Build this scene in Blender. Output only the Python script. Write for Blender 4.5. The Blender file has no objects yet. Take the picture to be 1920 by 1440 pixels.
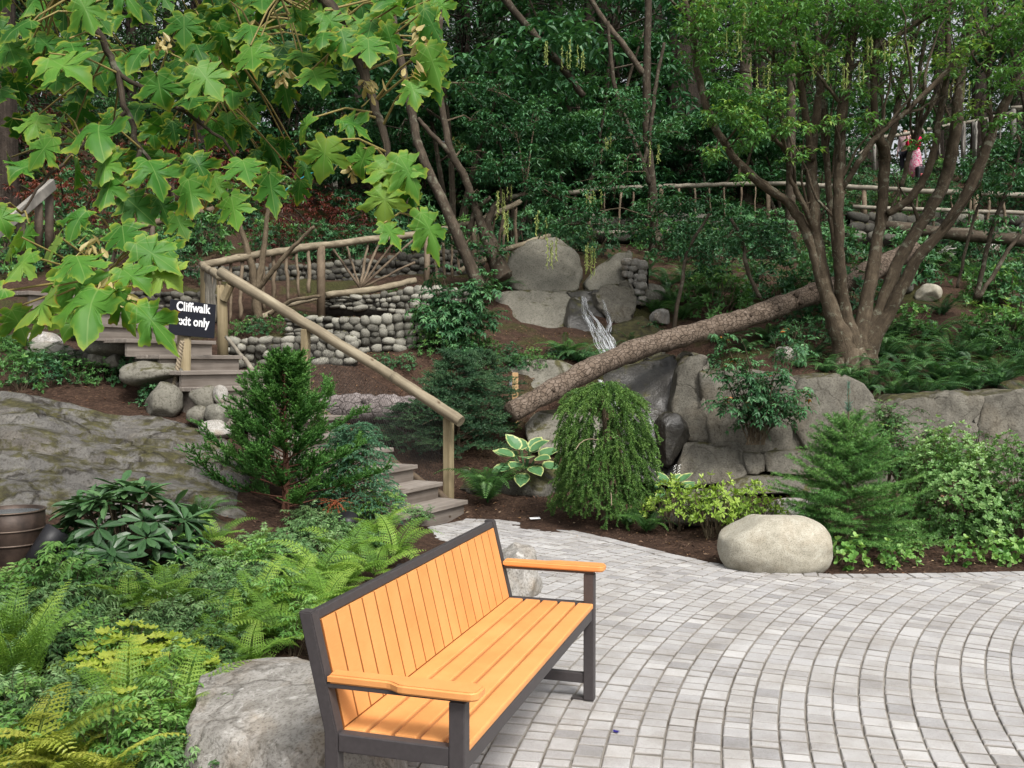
import bpy, bmesh, math, random
import numpy as np
from mathutils import Vector, Matrix, noise as mnoise

PI = math.pi
random.seed(11)
rng = np.random.default_rng(11)
scene = bpy.context.scene
COL = scene.collection
R = math.radians

# ------------------------------------------------------------------ survey
F, CH, PT = 1787.0, 1.514, 0.0232          # focal length (px of a 1920 frame), eye height, downward pitch
SP, CP = math.sin(PT), math.cos(PT)

def P(px, py, d):
    """survey point: bearing of a photo pixel, d metres in front of the eye"""
    a, b = (px - 960) / F, (720 - py) / F
    return Vector((d * a, d * (CP + b * SP), CH + d * (b * CP - SP)))

def lerp(a, b, t): return a + (b - a) * t
def U(a, b): return random.uniform(a, b)

# ------------------------------------------------------------------ object bookkeeping
def tag(o, label=None, cat=None, group=None, kind=None):
    if label: o['label'] = label
    if cat: o['category'] = cat
    if group: o['group'] = group
    if kind: o['kind'] = kind
    return o

def thing(name, label, cat, loc=(0, 0, 0), rotz=0.0, group=None, scale=1.0):
    o = bpy.data.objects.new(name, None)
    o.empty_display_size = .1
    COL.objects.link(o)
    o.location = loc
    o.rotation_euler = (0, 0, rotz)
    o.scale = (scale, scale, scale)
    return tag(o, label, cat, group)

def obj(name, me, parent=None, loc=None, rot=None):
    o = bpy.data.objects.new(name, me)
    COL.objects.link(o)
    if parent is not None: o.parent = parent
    if loc is not None: o.location = loc
    if rot is not None: o.rotation_euler = rot
    return o

def dup(root, loc, rotz=0.0, scale=1.0, label=None, group=None, tilt=(0, 0)):
    r = root.copy(); COL.objects.link(r)
    r.location = loc; r.rotation_euler = (tilt[0], tilt[1], rotz)
    r.scale = scale if isinstance(scale, tuple) else (scale, scale, scale)
    if label: r['label'] = label
    if group: r['group'] = group
    for ch in list(root.children):
        c = ch.copy(); COL.objects.link(c); c.parent = r
        for g in ch.children:
            d = g.copy(); COL.objects.link(d); d.parent = c
    return r

# ------------------------------------------------------------------ mesh builder
def nrm(v): return v / np.maximum(np.linalg.norm(v, axis=-1, keepdims=True), 1e-9)

class MB:
    def __init__(s):
        s.v, s.t, s.e, s.uv, s.f, s.n = [], [], [], [], [], 0
    def add(s, V, faces, tint=0.5, edge=0.0, mat=0, uv=None):
        V = np.asarray(V, float).reshape(-1, 3); n = len(V)
        s.v.append(V)
        s.t.append(np.broadcast_to(np.asarray(tint, float), (n,)).copy())
        s.e.append(np.broadcast_to(np.asarray(edge, float), (n,)).copy())
        s.uv.append(np.zeros((n, 2)) if uv is None else np.asarray(uv, float).reshape(n, 2))
        for fa in faces:
            fa = np.asarray(fa, int)
            if fa.ndim == 1: fa = fa[None, :]
            s.f.append((fa + s.n, mat))
        s.n += n
        return s
    def mesh(s, name, mats, smooth=False):
        me = bpy.data.meshes.new(name)
        V = np.concatenate(s.v); nv = len(V)
        me.vertices.add(nv); me.vertices.foreach_set('co', V.astype(np.float32).ravel())
        tot = np.concatenate([np.full(len(f), f.shape[1], np.int32) for f, m in s.f])
        idx = np.concatenate([f.ravel() for f, m in s.f]).astype(np.int32)
        mi = np.concatenate([np.full(len(f), m, np.int32) for f, m in s.f])
        st = np.concatenate([[0], np.cumsum(tot)[:-1]]).astype(np.int32)
        me.loops.add(len(idx)); me.loops.foreach_set('vertex_index', idx)
        me.polygons.add(len(tot)); me.polygons.foreach_set('loop_start', st)
        try: me.polygons.foreach_set('loop_total', tot)
        except Exception: pass
        me.polygons.foreach_set('material_index', mi)
        me.polygons.foreach_set('use_smooth', np.full(len(tot), smooth))
        a = me.attributes.new('tint', 'FLOAT', 'POINT'); a.data.foreach_set('value', np.concatenate(s.t).astype(np.float32))
        a = me.attributes.new('edge', 'FLOAT', 'POINT'); a.data.foreach_set('value', np.concatenate(s.e).astype(np.float32))
        uv = np.concatenate(s.uv)
        if np.any(uv):
            uv3 = np.concatenate([uv, np.zeros((nv, 1))], 1)
            a = me.attributes.new('luv', 'FLOAT_VECTOR', 'POINT'); a.data.foreach_set('vector', uv3.astype(np.float32).ravel())
        for m in (mats if isinstance(mats, (list, tuple)) else [mats]): me.materials.append(m)
        me.update(calc_edges=True); me.validate()
        return me
    def build(s, name, mats, parent=None, smooth=False, loc=None, rot=None):
        return obj(name, s.mesh(name, mats, smooth), parent, loc, rot)
    # ---- shapes
    def box(s, x0, x1, y0, y1, z0, z1, bev=0.0, tint=.5, mat=0, M=None, edge=0.0):
        if bev <= 0:
            V = np.array([(x, y, z) for z in (z0, z1) for y in (y0, y1) for x in (x0, x1)], float)
            Fc = [[0, 2, 3, 1], [4, 5, 7, 6], [0, 1, 5, 4], [2, 6, 7, 3], [0, 4, 6, 2], [1, 3, 7, 5]]
        else:
            b = min(bev, .49 * min(x1 - x0, y1 - y0, z1 - z0))
            bm = bmesh.new()
            bmesh.ops.create_cube(bm, size=1)
            for v in bm.verts:
                v.co = Vector(((x0 + x1) / 2 + v.co.x * (x1 - x0), (y0 + y1) / 2 + v.co.y * (y1 - y0), (z0 + z1) / 2 + v.co.z * (z1 - z0)))
            bmesh.ops.bevel(bm, geom=list(bm.edges), offset=b, segments=2, profile=.5, affect='EDGES')
            s.add_bm(bm, tint, mat, M, edge); return s
        if M is not None: V = np.array([M @ Vector(v) for v in V])
        return s.add(V, [np.array(Fc)], tint, edge, mat)
    def add_bm(s, bm, tint=.5, mat=0, M=None, edge=0.0):
        bm.verts.ensure_lookup_table()
        V = np.array([(M @ v.co) if M is not None else v.co for v in bm.verts])
        by = {}
        for f in bm.faces: by.setdefault(len(f.verts), []).append([v.index for v in f.verts])
        bm.free()
        return s.add(V, [np.array(x) for x in by.values()], tint, edge, mat)
    def tube(s, pts, rad, sides=6, tint=.5, mat=0, cap=True, edge=0.0, wob=0.0):
        pts = np.array([tuple(p) for p in pts], float); n = len(pts)
        rad = np.broadcast_to(np.asarray(rad, float), (n,))
        T = np.gradient(pts, axis=0); T = nrm(T)
        ref = np.array([0, 0, 1.0]) if abs(T[0][2]) < .9 else np.array([1.0, 0, 0])
        Nn = []
        u = nrm(np.cross(ref, T[0]))
        for i in range(n):
            u = u - T[i] * np.dot(u, T[i]); u = nrm(u); Nn.append(u)
        Nn = np.array(Nn); B = np.cross(T, Nn)
        an = np.linspace(0, 2 * PI, sides, endpoint=False)
        rr = rad[:, None] * (1 + (wob * rng.standard_normal((n, sides)) if wob else 0))
        V = pts[:, None, :] + rr[:, :, None] * (np.cos(an)[None, :, None] * Nn[:, None, :] + np.sin(an)[None, :, None] * B[:, None, :])
        i = np.arange(n - 1)[:, None] * sides; j = np.arange(sides)[None, :]; k = (j + 1) % sides
        q = np.stack([i + j, i + k, i + k + sides, i + j + sides], -1).reshape(-1, 4)
        fs = [q]
        if cap and sides > 2:
            fs += [np.arange(sides)[::-1].copy(), np.arange(sides) + (n - 1) * sides]
        # uv: along, around
        L = np.concatenate([[0], np.cumsum(np.linalg.norm(np.diff(pts, axis=0), axis=1))])
        uv = np.stack([np.repeat(L, sides), np.tile(an, n)], 1) + .001
        return s.add(V.reshape(-1, 3), fs, tint, edge, mat, uv)
    def leaves(s, pos, d, up, L, W, tint, tpl, mat=0):
        """leaf template copies: pos, direction of tip, upper side; L, W lengths"""
        TV, TF, TE = tpl
        pos = np.asarray(pos, float).reshape(-1, 3); N = len(pos)
        if N == 0: return s
        Y = nrm(np.asarray(d, float).reshape(-1, 3)); Z = np.asarray(up, float).reshape(-1, 3)
        X = nrm(np.cross(Y, Z)); Z = np.cross(X, Y)
        L = np.broadcast_to(np.asarray(L, float), (N,)); W = np.broadcast_to(np.asarray(W, float), (N,))
        V = (pos[:, None, :] + TV[None, :, 0:1] * W[:, None, None] * X[:, None, :] + TV[None, :, 1:2] * L[:, None, None] * Y[:, None, :]
             + TV[None, :, 2:3] * L[:, None, None] * Z[:, None, :])
        k = len(TV)
        off = (np.arange(N) * k)[:, None, None]
        fs = [(f[None, :, :] + off).reshape(-1, f.shape[1]) for f in TF]
        tint = np.broadcast_to(np.asarray(tint, float), (N,))
        uv = np.tile(TV[:, :2], (N, 1)) + .0001
        return s.add(V.reshape(-1, 3), fs, np.repeat(tint, k), np.tile(TE, N), mat, uv)

def tpl(V, Fs, E=None):
    V = np.array(V, float)
    d = {}
    for f in Fs: d.setdefault(len(f), []).append(f)
    return V, [np.array(x) for x in d.values()], np.zeros(len(V)) if E is None else np.array(E, float)

T_DIA = tpl([(0, 0, 0), (.5, .45, .07), (0, 1, -.1), (-.5, .45, .07)], [[0, 1, 2, 3]])
T_LAN = tpl([(0, 0, 0), (.5, .38, .07), (0, .42, -.02), (-.5, .38, .07), (0, 1, -.14)], [[0, 1, 2], [0, 2, 3], [1, 4, 2], [3, 2, 4]], [0, 1, 0, 1, 1])
T_NEE = tpl([(-.5, 0, 0), (.5, 0, 0), (0, 1, 0)], [[0, 1, 2]])
T_OBO = tpl([(0, 0, 0), (.22, .2, .03), (.48, .58, .05), (.34, .86, 0), (0, 1, -.06), (-.34, .86, 0), (-.48, .58, .05), (-.22, .2, .03), (0, .3, -.02), (0, .7, -.03)],
            [[0, 1, 8], [1, 2, 9, 8], [2, 3, 9], [3, 4, 9], [4, 5, 9], [5, 6, 9], [6, 7, 8, 9], [7, 0, 8]], [0, .6, 1, 1, 1, 1, 1, .6, 0, 0])
def _scallop():
    V = [(0, .42, -.05)]; E = [0]
    for i in range(20):
        a = 2 * PI * i / 20 - PI / 2
        r = .5 * (1 + .10 * math.cos(i * PI)) * (1 if 0 < i < 20 else .55)
        V.append((r * math.cos(a), .42 + r * math.sin(a) * .95, .06 * math.cos(i * PI) + .03)); E.append(1)
    return tpl(V, [[0, 1 + i, 1 + (i + 1) % 20] for i in range(20)], E)
T_SCA = _scallop()
def _ovate():                                # broad hosta leaf with a cupped blade
    out = [(0, 0), (.3, .08), (.48, .32), (.46, .55), (.3, .8), (0, 1.05), (-.3, .8), (-.46, .55), (-.48, .32), (-.3, .08)]
    V = [(0, .45, -.06)]; E = [0]
    for x, y in out: V.append((.66 * x, .45 + .66 * (y - .45), -.02 + .05 * abs(x))); E.append(.3)
    for x, y in out: V.append((x, y, .10 * abs(x) - .25 * max(0, y - .6) ** 2)); E.append(1)
    n = 10; Fs = [[0, 1 + i, 1 + (i + 1) % n] for i in range(n)]
    Fs += [[1 + i, 11 + i, 11 + (i + 1) % n, 1 + (i + 1) % n] for i in range(n)]
    return tpl(V, Fs, E)
T_OVA = _ovate()
def _maple():
    half = [(0, 0), (.08, -.08), (.22, -.12), (.36, -.06), (.31, .05), (.44, .10), (.62, .12), (.50, .20), (.27, .272), (.50, .32), (.58, .44), (.76, .53),
            (.61, .56), (.53, .63), (.43, .605), (.30, .55), (.13, .47), (.24, .62), (.31, .74), (.20, .79), (.14, .89)]
    out = half + [(0, 1.08)] + [(-x, y) for x, y in half[:0:-1]]
    o2 = []
    for i, (x, y) in enumerate(out):            # small irregular teeth between the lobes' corners
        x2, y2 = out[(i + 1) % len(out)]; k = .024 * (1 if i % 3 else -.6); L = math.hypot(x2 - x, y2 - y); o2.append((x, y))
        if L > .1: o2.append((x + (x2 - x) * .55 + (y2 - y) / L * k, y + (y2 - y) * .55 - (x2 - x) / L * k))
    out = o2
    n = len(out); c = (0, .35)
    V = [(0, .35, 0)]; E = [0]
    for k, e in ((.45, .12), (.78, .5), (1.0, 1.0)):
        for x, y in out:
            X, Y = k * x, c[1] + k * (y - c[1])
            V.append((X, Y, -.16 * X * X - .18 * max(0, Y - .45) ** 2 + .035 * math.sin(9 * X) * k)); E.append(e)
    Fs = [[0, 1 + i, 1 + (i + 1) % n] for i in range(n)]
    for r in (0, 1):
        b = 1 + r * n
        Fs += [[b + i, b + n + i, b + n + (i + 1) % n, b + (i + 1) % n] for i in range(n)]
    return tpl(V, Fs, E)
T_MAP = _maple()
def _curl(k):
    V, Fs, E = T_MAP; V = V.copy(); x, y = V[:, 0].copy(), V[:, 1].copy(); c = [.0, .0, .0, .0]
    ph = k * 1.7
    V[:, 2] += (.10 + .05 * k) * np.sin(3.2 * y + ph) * (.3 + np.abs(x)) - .14 * (k % 3) * x * np.abs(x) + .05 * np.sin(7 * x + ph) + (-.25 * (k % 2)) * np.maximum(0, y - .5) ** 2 * 2
    V[:, 0] = x * (1 - .10 * (k % 3)) + .07 * math.sin(ph) * y * y; V[:, 1] = y * (1 - .05 * (k % 2)) + .06 * math.cos(ph) * np.abs(x)
    s = np.sin(np.arctan2(y - .35, x) * 5 + ph) * .05; V[:, 0] *= 1 + s; V[:, 1] = .35 + (V[:, 1] - .35) * (1 + s * .6)
    return V, Fs, E
T_MAPS = [T_MAP] + [_curl(k) for k in range(1, 6)]

def rnd_unit(n):
    return nrm(rng.standard_normal((n, 3)))
def azel(az, el):
    return np.stack([np.cos(el) * np.cos(az), np.cos(el) * np.sin(az), np.sin(el)], -1)

# ------------------------------------------------------------------ materials
def new_mat(name):
    m = bpy.data.materials.new(name); m.use_nodes = True
    nt = m.node_tree; nt.nodes.clear()
    out = nt.nodes.new('ShaderNodeOutputMaterial')
    return m, nt, out
def N(nt, t, **kw):
    n = nt.nodes.new(t)
    for k, v in kw.items():
        if k == 'inp':
            for a, b in v.items(): n.inputs[a].default_value = b
        else: setattr(n, k, v)
    return n
def ramp(nt, stops):
    r = nt.nodes.new('ShaderNodeValToRGB'); cr = r.color_ramp
    while len(cr.elements) > 1: cr.elements.remove(cr.elements[-1])
    cr.elements[0].position = stops[0][0]; cr.elements[0].color = (*stops[0][1], 1)
    for p, c in stops[1:]:
        e = cr.elements.new(p); e.color = (*c, 1)
    return r
def math_n(nt, op, a, b=None):
    n = nt.nodes.new('ShaderNodeMath'); n.operation = op
    for i, v in enumerate((a, b)):
        if v is None: continue
        if isinstance(v, (int, float)): n.inputs[i].default_value = v
        else: nt.links.new(v, n.inputs[i])
    return n.outputs[0]
def mixc(nt, fac, a, b, mode='MIX'):
    n = nt.nodes.new('ShaderNodeMix'); n.data_type = 'RGBA'; n.blend_type = mode
    for s, v in ((n.inputs[0], fac), (n.inputs[6], a), (n.inputs[7], b)):
        if isinstance(v, (int, float)): s.default_value = v
        elif isinstance(v, tuple): s.default_value = (*v, 1)
        else: nt.links.new(v, s)
    return n.outputs[2]
def attr(nt, name): return N(nt, 'ShaderNodeAttribute', attribute_name=name)
def noise_n(nt, scale, detail=4, rough=.55, vec=None, dist=0.0):
    n = N(nt, 'ShaderNodeTexNoise', inp={'Scale': scale, 'Detail': detail, 'Roughness': rough, 'Distortion': dist})
    if vec is not None: nt.links.new(vec, n.inputs['Vector'])
    return n.outputs['Fac']
def objco(nt, scale=None, which='Object'):
    tc = N(nt, 'ShaderNodeTexCoord').outputs[which]
    if scale is None: return tc
    m = N(nt, 'ShaderNodeMapping'); m.inputs['Scale'].default_value = scale
    nt.links.new(tc, m.inputs['Vector']); return m.outputs['Vector']
def worldco(nt, scale=None):
    g = N(nt, 'ShaderNodeNewGeometry').outputs['Position']
    if scale is None: return g
    m = N(nt, 'ShaderNodeMapping'); m.inputs['Scale'].default_value = scale
    nt.links.new(g, m.inputs['Vector']); return m.outputs['Vector']
def bump(nt, h, strength=.4, dist=.02):
    b = N(nt, 'ShaderNodeBump', inp={'Strength': strength, 'Distance': dist}); nt.links.new(h, b.inputs['Height']); return b.outputs['Normal']
def principled(nt, out, col, rough=.7, spec=.3, normal=None, metal=0.0, **kw):
    p = N(nt, 'ShaderNodeBsdfPrincipled')
    for s, v in (('Base Color', col), ('Roughness', rough), ('Specular IOR Level', spec), ('Metallic', metal)):
        if isinstance(v, tuple): p.inputs[s].default_value = (*v, 1)
        elif isinstance(v, (int, float)): p.inputs[s].default_value = v
        else: nt.links.new(v, p.inputs[s])
    if normal is not None: nt.links.new(normal, p.inputs['Normal'])
    for k, v in kw.items(): p.inputs[k].default_value = v
    if out is not None: nt.links.new(p.outputs[0], out.inputs[0])
    return p

def leaf_mat(name, stops, trans=.3, rough=.45, spec=.35, edge=None, vein=False, objvar=.25, gain=1.25):
    """tint attribute (+ per-object random) -> colour ramp; thin leaf that lets light through"""
    m, nt, out = new_mat(name); stops = [(p, tuple(min(.62, c * gain) for c in col)) for p, col in stops]
    t = attr(nt, 'tint').outputs['Fac']
    oi = N(nt, 'ShaderNodeObjectInfo').outputs['Random']
    t2 = math_n(nt, 'ADD', t, math_n(nt, 'MULTIPLY', math_n(nt, 'SUBTRACT', oi, .5), objvar))
    nz = noise_n(nt, 14, 2, vec=worldco(nt))
    t2 = math_n(nt, 'ADD', t2, math_n(nt, 'MULTIPLY', math_n(nt, 'SUBTRACT', nz, .5), .5))
    rp = ramp(nt, stops); nt.links.new(t2, rp.inputs[0]); col = rp.outputs[0]
    if edge:
        e = attr(nt, 'edge').outputs['Fac']
        n2 = noise_n(nt, 13, 5, .65, vec=worldco(nt))
        ef = math_n(nt, 'ADD', e, math_n(nt, 'MULTIPLY', math_n(nt, 'SUBTRACT', n2, .5), 1.9))
        for lo, hi, c in edge:
            mr = N(nt, 'ShaderNodeMapRange', interpolation_type='SMOOTHSTEP', inp={'From Min': lo, 'From Max': hi})
            nt.links.new(ef, mr.inputs[0])
            col = mixc(nt, mr.outputs[0], col, c)
    if vein:
        uv = N(nt, 'ShaderNodeSeparateXYZ'); nt.links.new(attr(nt, 'luv').outputs['Vector'], uv.inputs[0])
        ax = math_n(nt, 'ABSOLUTE', uv.outputs[0]); y = uv.outputs[1]
        dmin = None
        for dx, dy in ((0, 1), (.82, .57), (.985, .17)):
            dd = math_n(nt, 'ABSOLUTE', math_n(nt, 'SUBTRACT', math_n(nt, 'MULTIPLY', ax, dy), math_n(nt, 'MULTIPLY', y, dx)))
            dmin = dd if dmin is None else math_n(nt, 'MINIMUM', dmin, dd)
        vf = math_n(nt, 'LESS_THAN', dmin, .011)
        col = mixc(nt, math_n(nt, 'MULTIPLY', vf, .45), col, (.22, .34, .10))
    p = principled(nt, None, col, rough, spec)
    tr = N(nt, 'ShaderNodeBsdfTranslucent')
    tc = mixc(nt, 1.0, col, (1.0, 1.0, .45), 'MULTIPLY'); nt.links.new(tc, tr.inputs[0])
    mx = N(nt, 'ShaderNodeMixShader', inp={0: trans}); nt.links.new(p.outputs[0], mx.inputs[1]); nt.links.new(tr.outputs[0], mx.inputs[2])
    nt.links.new(mx.outputs[0], out.inputs[0])
    return m

def rock_mat(name, dark, mid, light, moss=0.0, lichen=.3, scale=1.0, rough=.85, bumpd=.03, spec=.25, needles=0.0, tintvar=0.0, strata=0.0, cracks=0.0, cscale=1.2, stain=0.0):
    m, nt, out = new_mat(name)
    w = objco(nt)
    n1 = noise_n(nt, 2.2 * scale, 6, .6, w, .4); n2 = noise_n(nt, 11 * scale, 5, .65, w); n3 = noise_n(nt, 55 * scale, 3, .6, w)
    rp = ramp(nt, [(.28, dark), (.5, mid), (.72, light)])
    mixn = math_n(nt, 'ADD', math_n(nt, 'MULTIPLY', n1, .6), math_n(nt, 'MULTIPLY', n2, .4))
    if tintvar:
        mixn = math_n(nt, 'ADD', mixn, math_n(nt, 'MULTIPLY', math_n(nt, 'SUBTRACT', attr(nt, 'tint').outputs['Fac'], .5), tintvar))
    nt.links.new(mixn, rp.inputs[0]); col = rp.outputs[0]
    sp = ramp(nt, [(.36, (.45, .43, .4)), (.5, (1, 1, 1))]); nt.links.new(n3, sp.inputs[0])
    col = mixc(nt, .7, col, sp.outputs[0], 'MULTIPLY')
    if lichen:
        l = noise_n(nt, 6 * scale, 6, .7, w, 1.0); lr = ramp(nt, [(.56, (0, 0, 0)), (.66, (1, 1, 1))]); nt.links.new(l, lr.inputs[0])
        col = mixc(nt, math_n(nt, 'MULTIPLY', lr.outputs[0], lichen), col, tuple(min(1, c * 1.25) for c in light))
    crk = None
    if stain:
        sn = ramp(nt, [(.48, (1, 1, 1)), (.66, (.62, .50, .36))]); nt.links.new(noise_n(nt, 1.7 * scale, 5, .65, w, .7), sn.inputs[0]); col = mixc(nt, stain, col, sn.outputs[0], 'MULTIPLY')
    if cracks:
        ad = N(nt, 'ShaderNodeVectorMath', operation='ADD'); sc_ = N(nt, 'ShaderNodeVectorMath', operation='SCALE', inp={'Scale': .55}); nn = N(nt, 'ShaderNodeTexNoise', inp={'Scale': 2.6, 'Detail': 5})
        nt.links.new(w, nn.inputs['Vector']); nt.links.new(nn.outputs['Color'], sc_.inputs[0]); nt.links.new(w, ad.inputs[0]); nt.links.new(sc_.outputs[0], ad.inputs[1])
        vo = N(nt, 'ShaderNodeTexVoronoi', feature='DISTANCE_TO_EDGE', inp={'Scale': cscale}); nt.links.new(ad.outputs[0], vo.inputs['Vector'])
        cr = ramp(nt, [(0, (0, 0, 0)), (.022, (1, 1, 1))]); nt.links.new(vo.outputs['Distance'], cr.inputs[0]); crk = cr.outputs[0]
        col = mixc(nt, cracks, col, mixc(nt, crk, (.25, .22, .18), (1, 1, 1)), 'MULTIPLY')
    nz = N(nt, 'ShaderNodeSeparateXYZ'); nt.links.new(N(nt, 'ShaderNodeNewGeometry').outputs['Normal'], nz.inputs[0])
    if moss:
        mn = noise_n(nt, 3.5 * scale, 6, .7, w, .6)
        mf = math_n(nt, 'ADD', mn, math_n(nt, 'MULTIPLY', math_n(nt, 'SUBTRACT', nz.outputs[2], .55), .35))
        mr = ramp(nt, [(.62 - moss * .3, (0, 0, 0)), (.72 - moss * .3, (1, 1, 1))]); nt.links.new(mf, mr.inputs[0])
        mc = ramp(nt, [(.35, (.020, .017, .008)), (.55, (.050, .046, .014)), (.7, (.085, .080, .024))]); nt.links.new(n2, mc.inputs[0])
        col = mixc(nt, math_n(nt, 'MULTIPLY', mr.outputs[0], .9), col, mc.outputs[0])
    if needles:
        mn = noise_n(nt, 2.3 * scale, 5, .7, w, .8)
        mf = math_n(nt, 'ADD', mn, math_n(nt, 'MULTIPLY', math_n(nt, 'SUBTRACT', nz.outputs[2], .7), .6))
        mr = ramp(nt, [(.66 - needles * .2, (0, 0, 0)), (.7 - needles * .2, (1, 1, 1))]); nt.links.new(mf, mr.inputs[0])
        mc = ramp(nt, [(.4, (.07, .03, .015)), (.62, (.17, .075, .035))]); nt.links.new(n3, mc.inputs[0])
        col = mixc(nt, math_n(nt, 'MULTIPLY', mr.outputs[0], .85), col, mc.outputs[0])
    h = math_n(nt, 'ADD', math_n(nt, 'MULTIPLY', n2, .7), math_n(nt, 'MULTIPLY', n3, .35))
    if crk is not None: h = math_n(nt, 'ADD', h, math_n(nt, 'MULTIPLY', crk, .9 * cracks))
    if strata:
        wv = N(nt, 'ShaderNodeTexNoise', inp={'Scale': 3.0, 'Detail': 5, 'Roughness': .6}); nt.links.new(objco(nt, (1, 1.5, 9)), wv.inputs['Vector'])
        h = math_n(nt, 'ADD', h, math_n(nt, 'MULTIPLY', wv.outputs['Fac'], strata))
    principled(nt, out, col, rough, spec, bump(nt, h, .6, bumpd))
    return m

def wood_mat(name, dark, mid, light, sc=(1.2, 22, 22), rough=.75, which='Object', knots=True, bumpd=.004, spec=.25):
    m, nt, out = new_mat(name)
    v = objco(nt, sc, which); n1 = noise_n(nt, 1.0, 6, .62, v, .6)
    n2 = noise_n(nt, 3.0, 4, .6, objco(nt))
    t = math_n(nt, 'ADD', math_n(nt, 'MULTIPLY', n1, .65), math_n(nt, 'MULTIPLY', n2, .35))
    t = math_n(nt, 'ADD', t, math_n(nt, 'MULTIPLY', math_n(nt, 'SUBTRACT', attr(nt, 'tint').outputs['Fac'], .5), .35))
    rp = ramp(nt, [(.3, dark), (.5, mid), (.68, light)]); nt.links.new(t, rp.inputs[0]); col = rp.outputs[0]
    if knots:
        k = noise_n(nt, 5.5, 2, .5, objco(nt, (1, 1.6, 1.6))); kr = ramp(nt, [(.70, (1, 1, 1)), (.76, (.35, .27, .2))]); nt.links.new(k, kr.inputs[0])
        col = mixc(nt, 1.0, col, kr.outputs[0], 'MULTIPLY')
    principled(nt, out, col, rough, spec, bump(nt, n1, .5, bumpd))
    return m

def bark_mat(name, dark, mid, light, along=3.0, around=3.0, bumpd=.03, lich=.0, voron=False, rough=.9):
    m, nt, out = new_mat(name)
    uv = attr(nt, 'luv').outputs['Vector']
    mp = N(nt, 'ShaderNodeMapping'); mp.inputs['Scale'].default_value = (along, around, 1); nt.links.new(uv, mp.inputs['Vector'])
    w = worldco(nt)
    n1 = noise_n(nt, 7, 6, .65, w, .3); n2 = noise_n(nt, 28, 4, .6, w)
    if voron:
        vo = N(nt, 'ShaderNodeTexVoronoi', feature='DISTANCE_TO_EDGE', inp={'Scale': 1.0, 'Randomness': 1.0})
        ad = N(nt, 'ShaderNodeVectorMath', operation='ADD'); nt.links.new(mp.outputs[0], ad.inputs[0])
        sc2 = N(nt, 'ShaderNodeVectorMath', operation='SCALE', inp={'Scale': .5}); nz = N(nt, 'ShaderNodeTexNoise', inp={'Scale': 9, 'Detail': 3}); nt.links.new(w, nz.inputs['Vector'])
        nt.links.new(nz.outputs['Color'], sc2.inputs[0]); nt.links.new(sc2.outputs[0], ad.inputs[1]); nt.links.new(ad.outputs[0], vo.inputs['Vector'])
        cr = ramp(nt, [(0.0, (0, 0, 0)), (.09, (1, 1, 1))]); nt.links.new(vo.outputs['Distance'], cr.inputs[0]); h = cr.outputs[0]
        t = math_n(nt, 'ADD', math_n(nt, 'MULTIPLY', math_n(nt, 'ADD', math_n(nt, 'MULTIPLY', n1, .72), math_n(nt, 'MULTIPLY', n2, .28)), .75), math_n(nt, 'MULTIPLY', h, .15))
        hh = math_n(nt, 'ADD', h, math_n(nt, 'MULTIPLY', n2, .5))
    else:
        n3 = noise_n(nt, 1.0, 5, .6, mp.outputs[0], .5)
        t = math_n(nt, 'ADD', math_n(nt, 'MULTIPLY', n1, .5), math_n(nt, 'MULTIPLY', n3, .5)); hh = math_n(nt, 'ADD', n3, math_n(nt, 'MULTIPLY', n2, .5))
    t = math_n(nt, 'ADD', t, math_n(nt, 'MULTIPLY', math_n(nt, 'SUBTRACT', attr(nt, 'tint').outputs['Fac'], .5), .25))
    rp = ramp(nt, [(.28, dark), (.5, mid), (.7, light)]); nt.links.new(t, rp.inputs[0]); col = rp.outputs[0]
    if lich:
        l = noise_n(nt, 9, 5, .7, w, .8); lr = ramp(nt, [(.56, (0, 0, 0)), (.64, (1, 1, 1))]); nt.links.new(l, lr.inputs[0])
        col = mixc(nt, math_n(nt, 'MULTIPLY', lr.outputs[0], lich), col, (.26, .27, .2))
    principled(nt, out, col, rough, .2, bump(nt, hh, .7, bumpd))
    return m

def plain_mat(name, col, rough=.5, spec=.4, metal=0.0, var=.12, vscale=20, bumpd=.0):
    m, nt, out = new_mat(name)
    n = noise_n(nt, vscale, 4, .6, objco(nt)); rp = ramp(nt, [(.3, tuple(c * (1 - var) for c in col)), (.7, tuple(min(1, c * (1 + var)) for c in col))])
    nt.links.new(n, rp.inputs[0])
    principled(nt, out, rp.outputs[0], rough, spec, bump(nt, n, .3, bumpd) if bumpd else None, metal)
    return m

M = {}
G1, G2 = (.030, .075, .020), (.075, .165, .040)
M['maple'] = leaf_mat('maple_leaf', [(0, (.012, .062, .009)), (.5, (.042, .145, .018)), (.85, (.095, .225, .032)), (1.0, (.17, .27, .045))], trans=.42, rough=.5, spec=.25,
                      edge=[(.45, 1.35, (.30, .38, .045)), (1.05, 1.36, (.42, .16, .04))], vein=True, objvar=.0)
M['seed'] = leaf_mat('maple_seed', [(0, (.30, .24, .10)), (1, (.42, .36, .17))], trans=.3, objvar=0)
M['fern'] = leaf_mat('fern_green', [(0, (.018, .055, .015)), (.5, (.045, .12, .028)), (1, (.10, .21, .05))], trans=.3)
M['fern_dark'] = leaf_mat('fern_dark', [(0, (.015, .048, .018)), (.5, (.038, .11, .034)), (1, (.09, .19, .055))], trans=.25)
M['fern_lime'] = leaf_mat('fern_lime', [(0, (.06, .13, .02)), (.5, (.14, .27, .04)), (1, (.26, .38, .07))], trans=.4)
M['fern_gold'] = leaf_mat('fern_gold', [(0, (.11, .15, .02)), (.5, (.24, .30, .04)), (1, (.40, .40, .08))], trans=.4)
M['nandina'] = leaf_mat('nandina', [(0, (.026, .075, .024)), (.5, (.085, .175, .058)), (1, (.19, .30, .12))], trans=.22, rough=.42, spec=.35)
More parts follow.
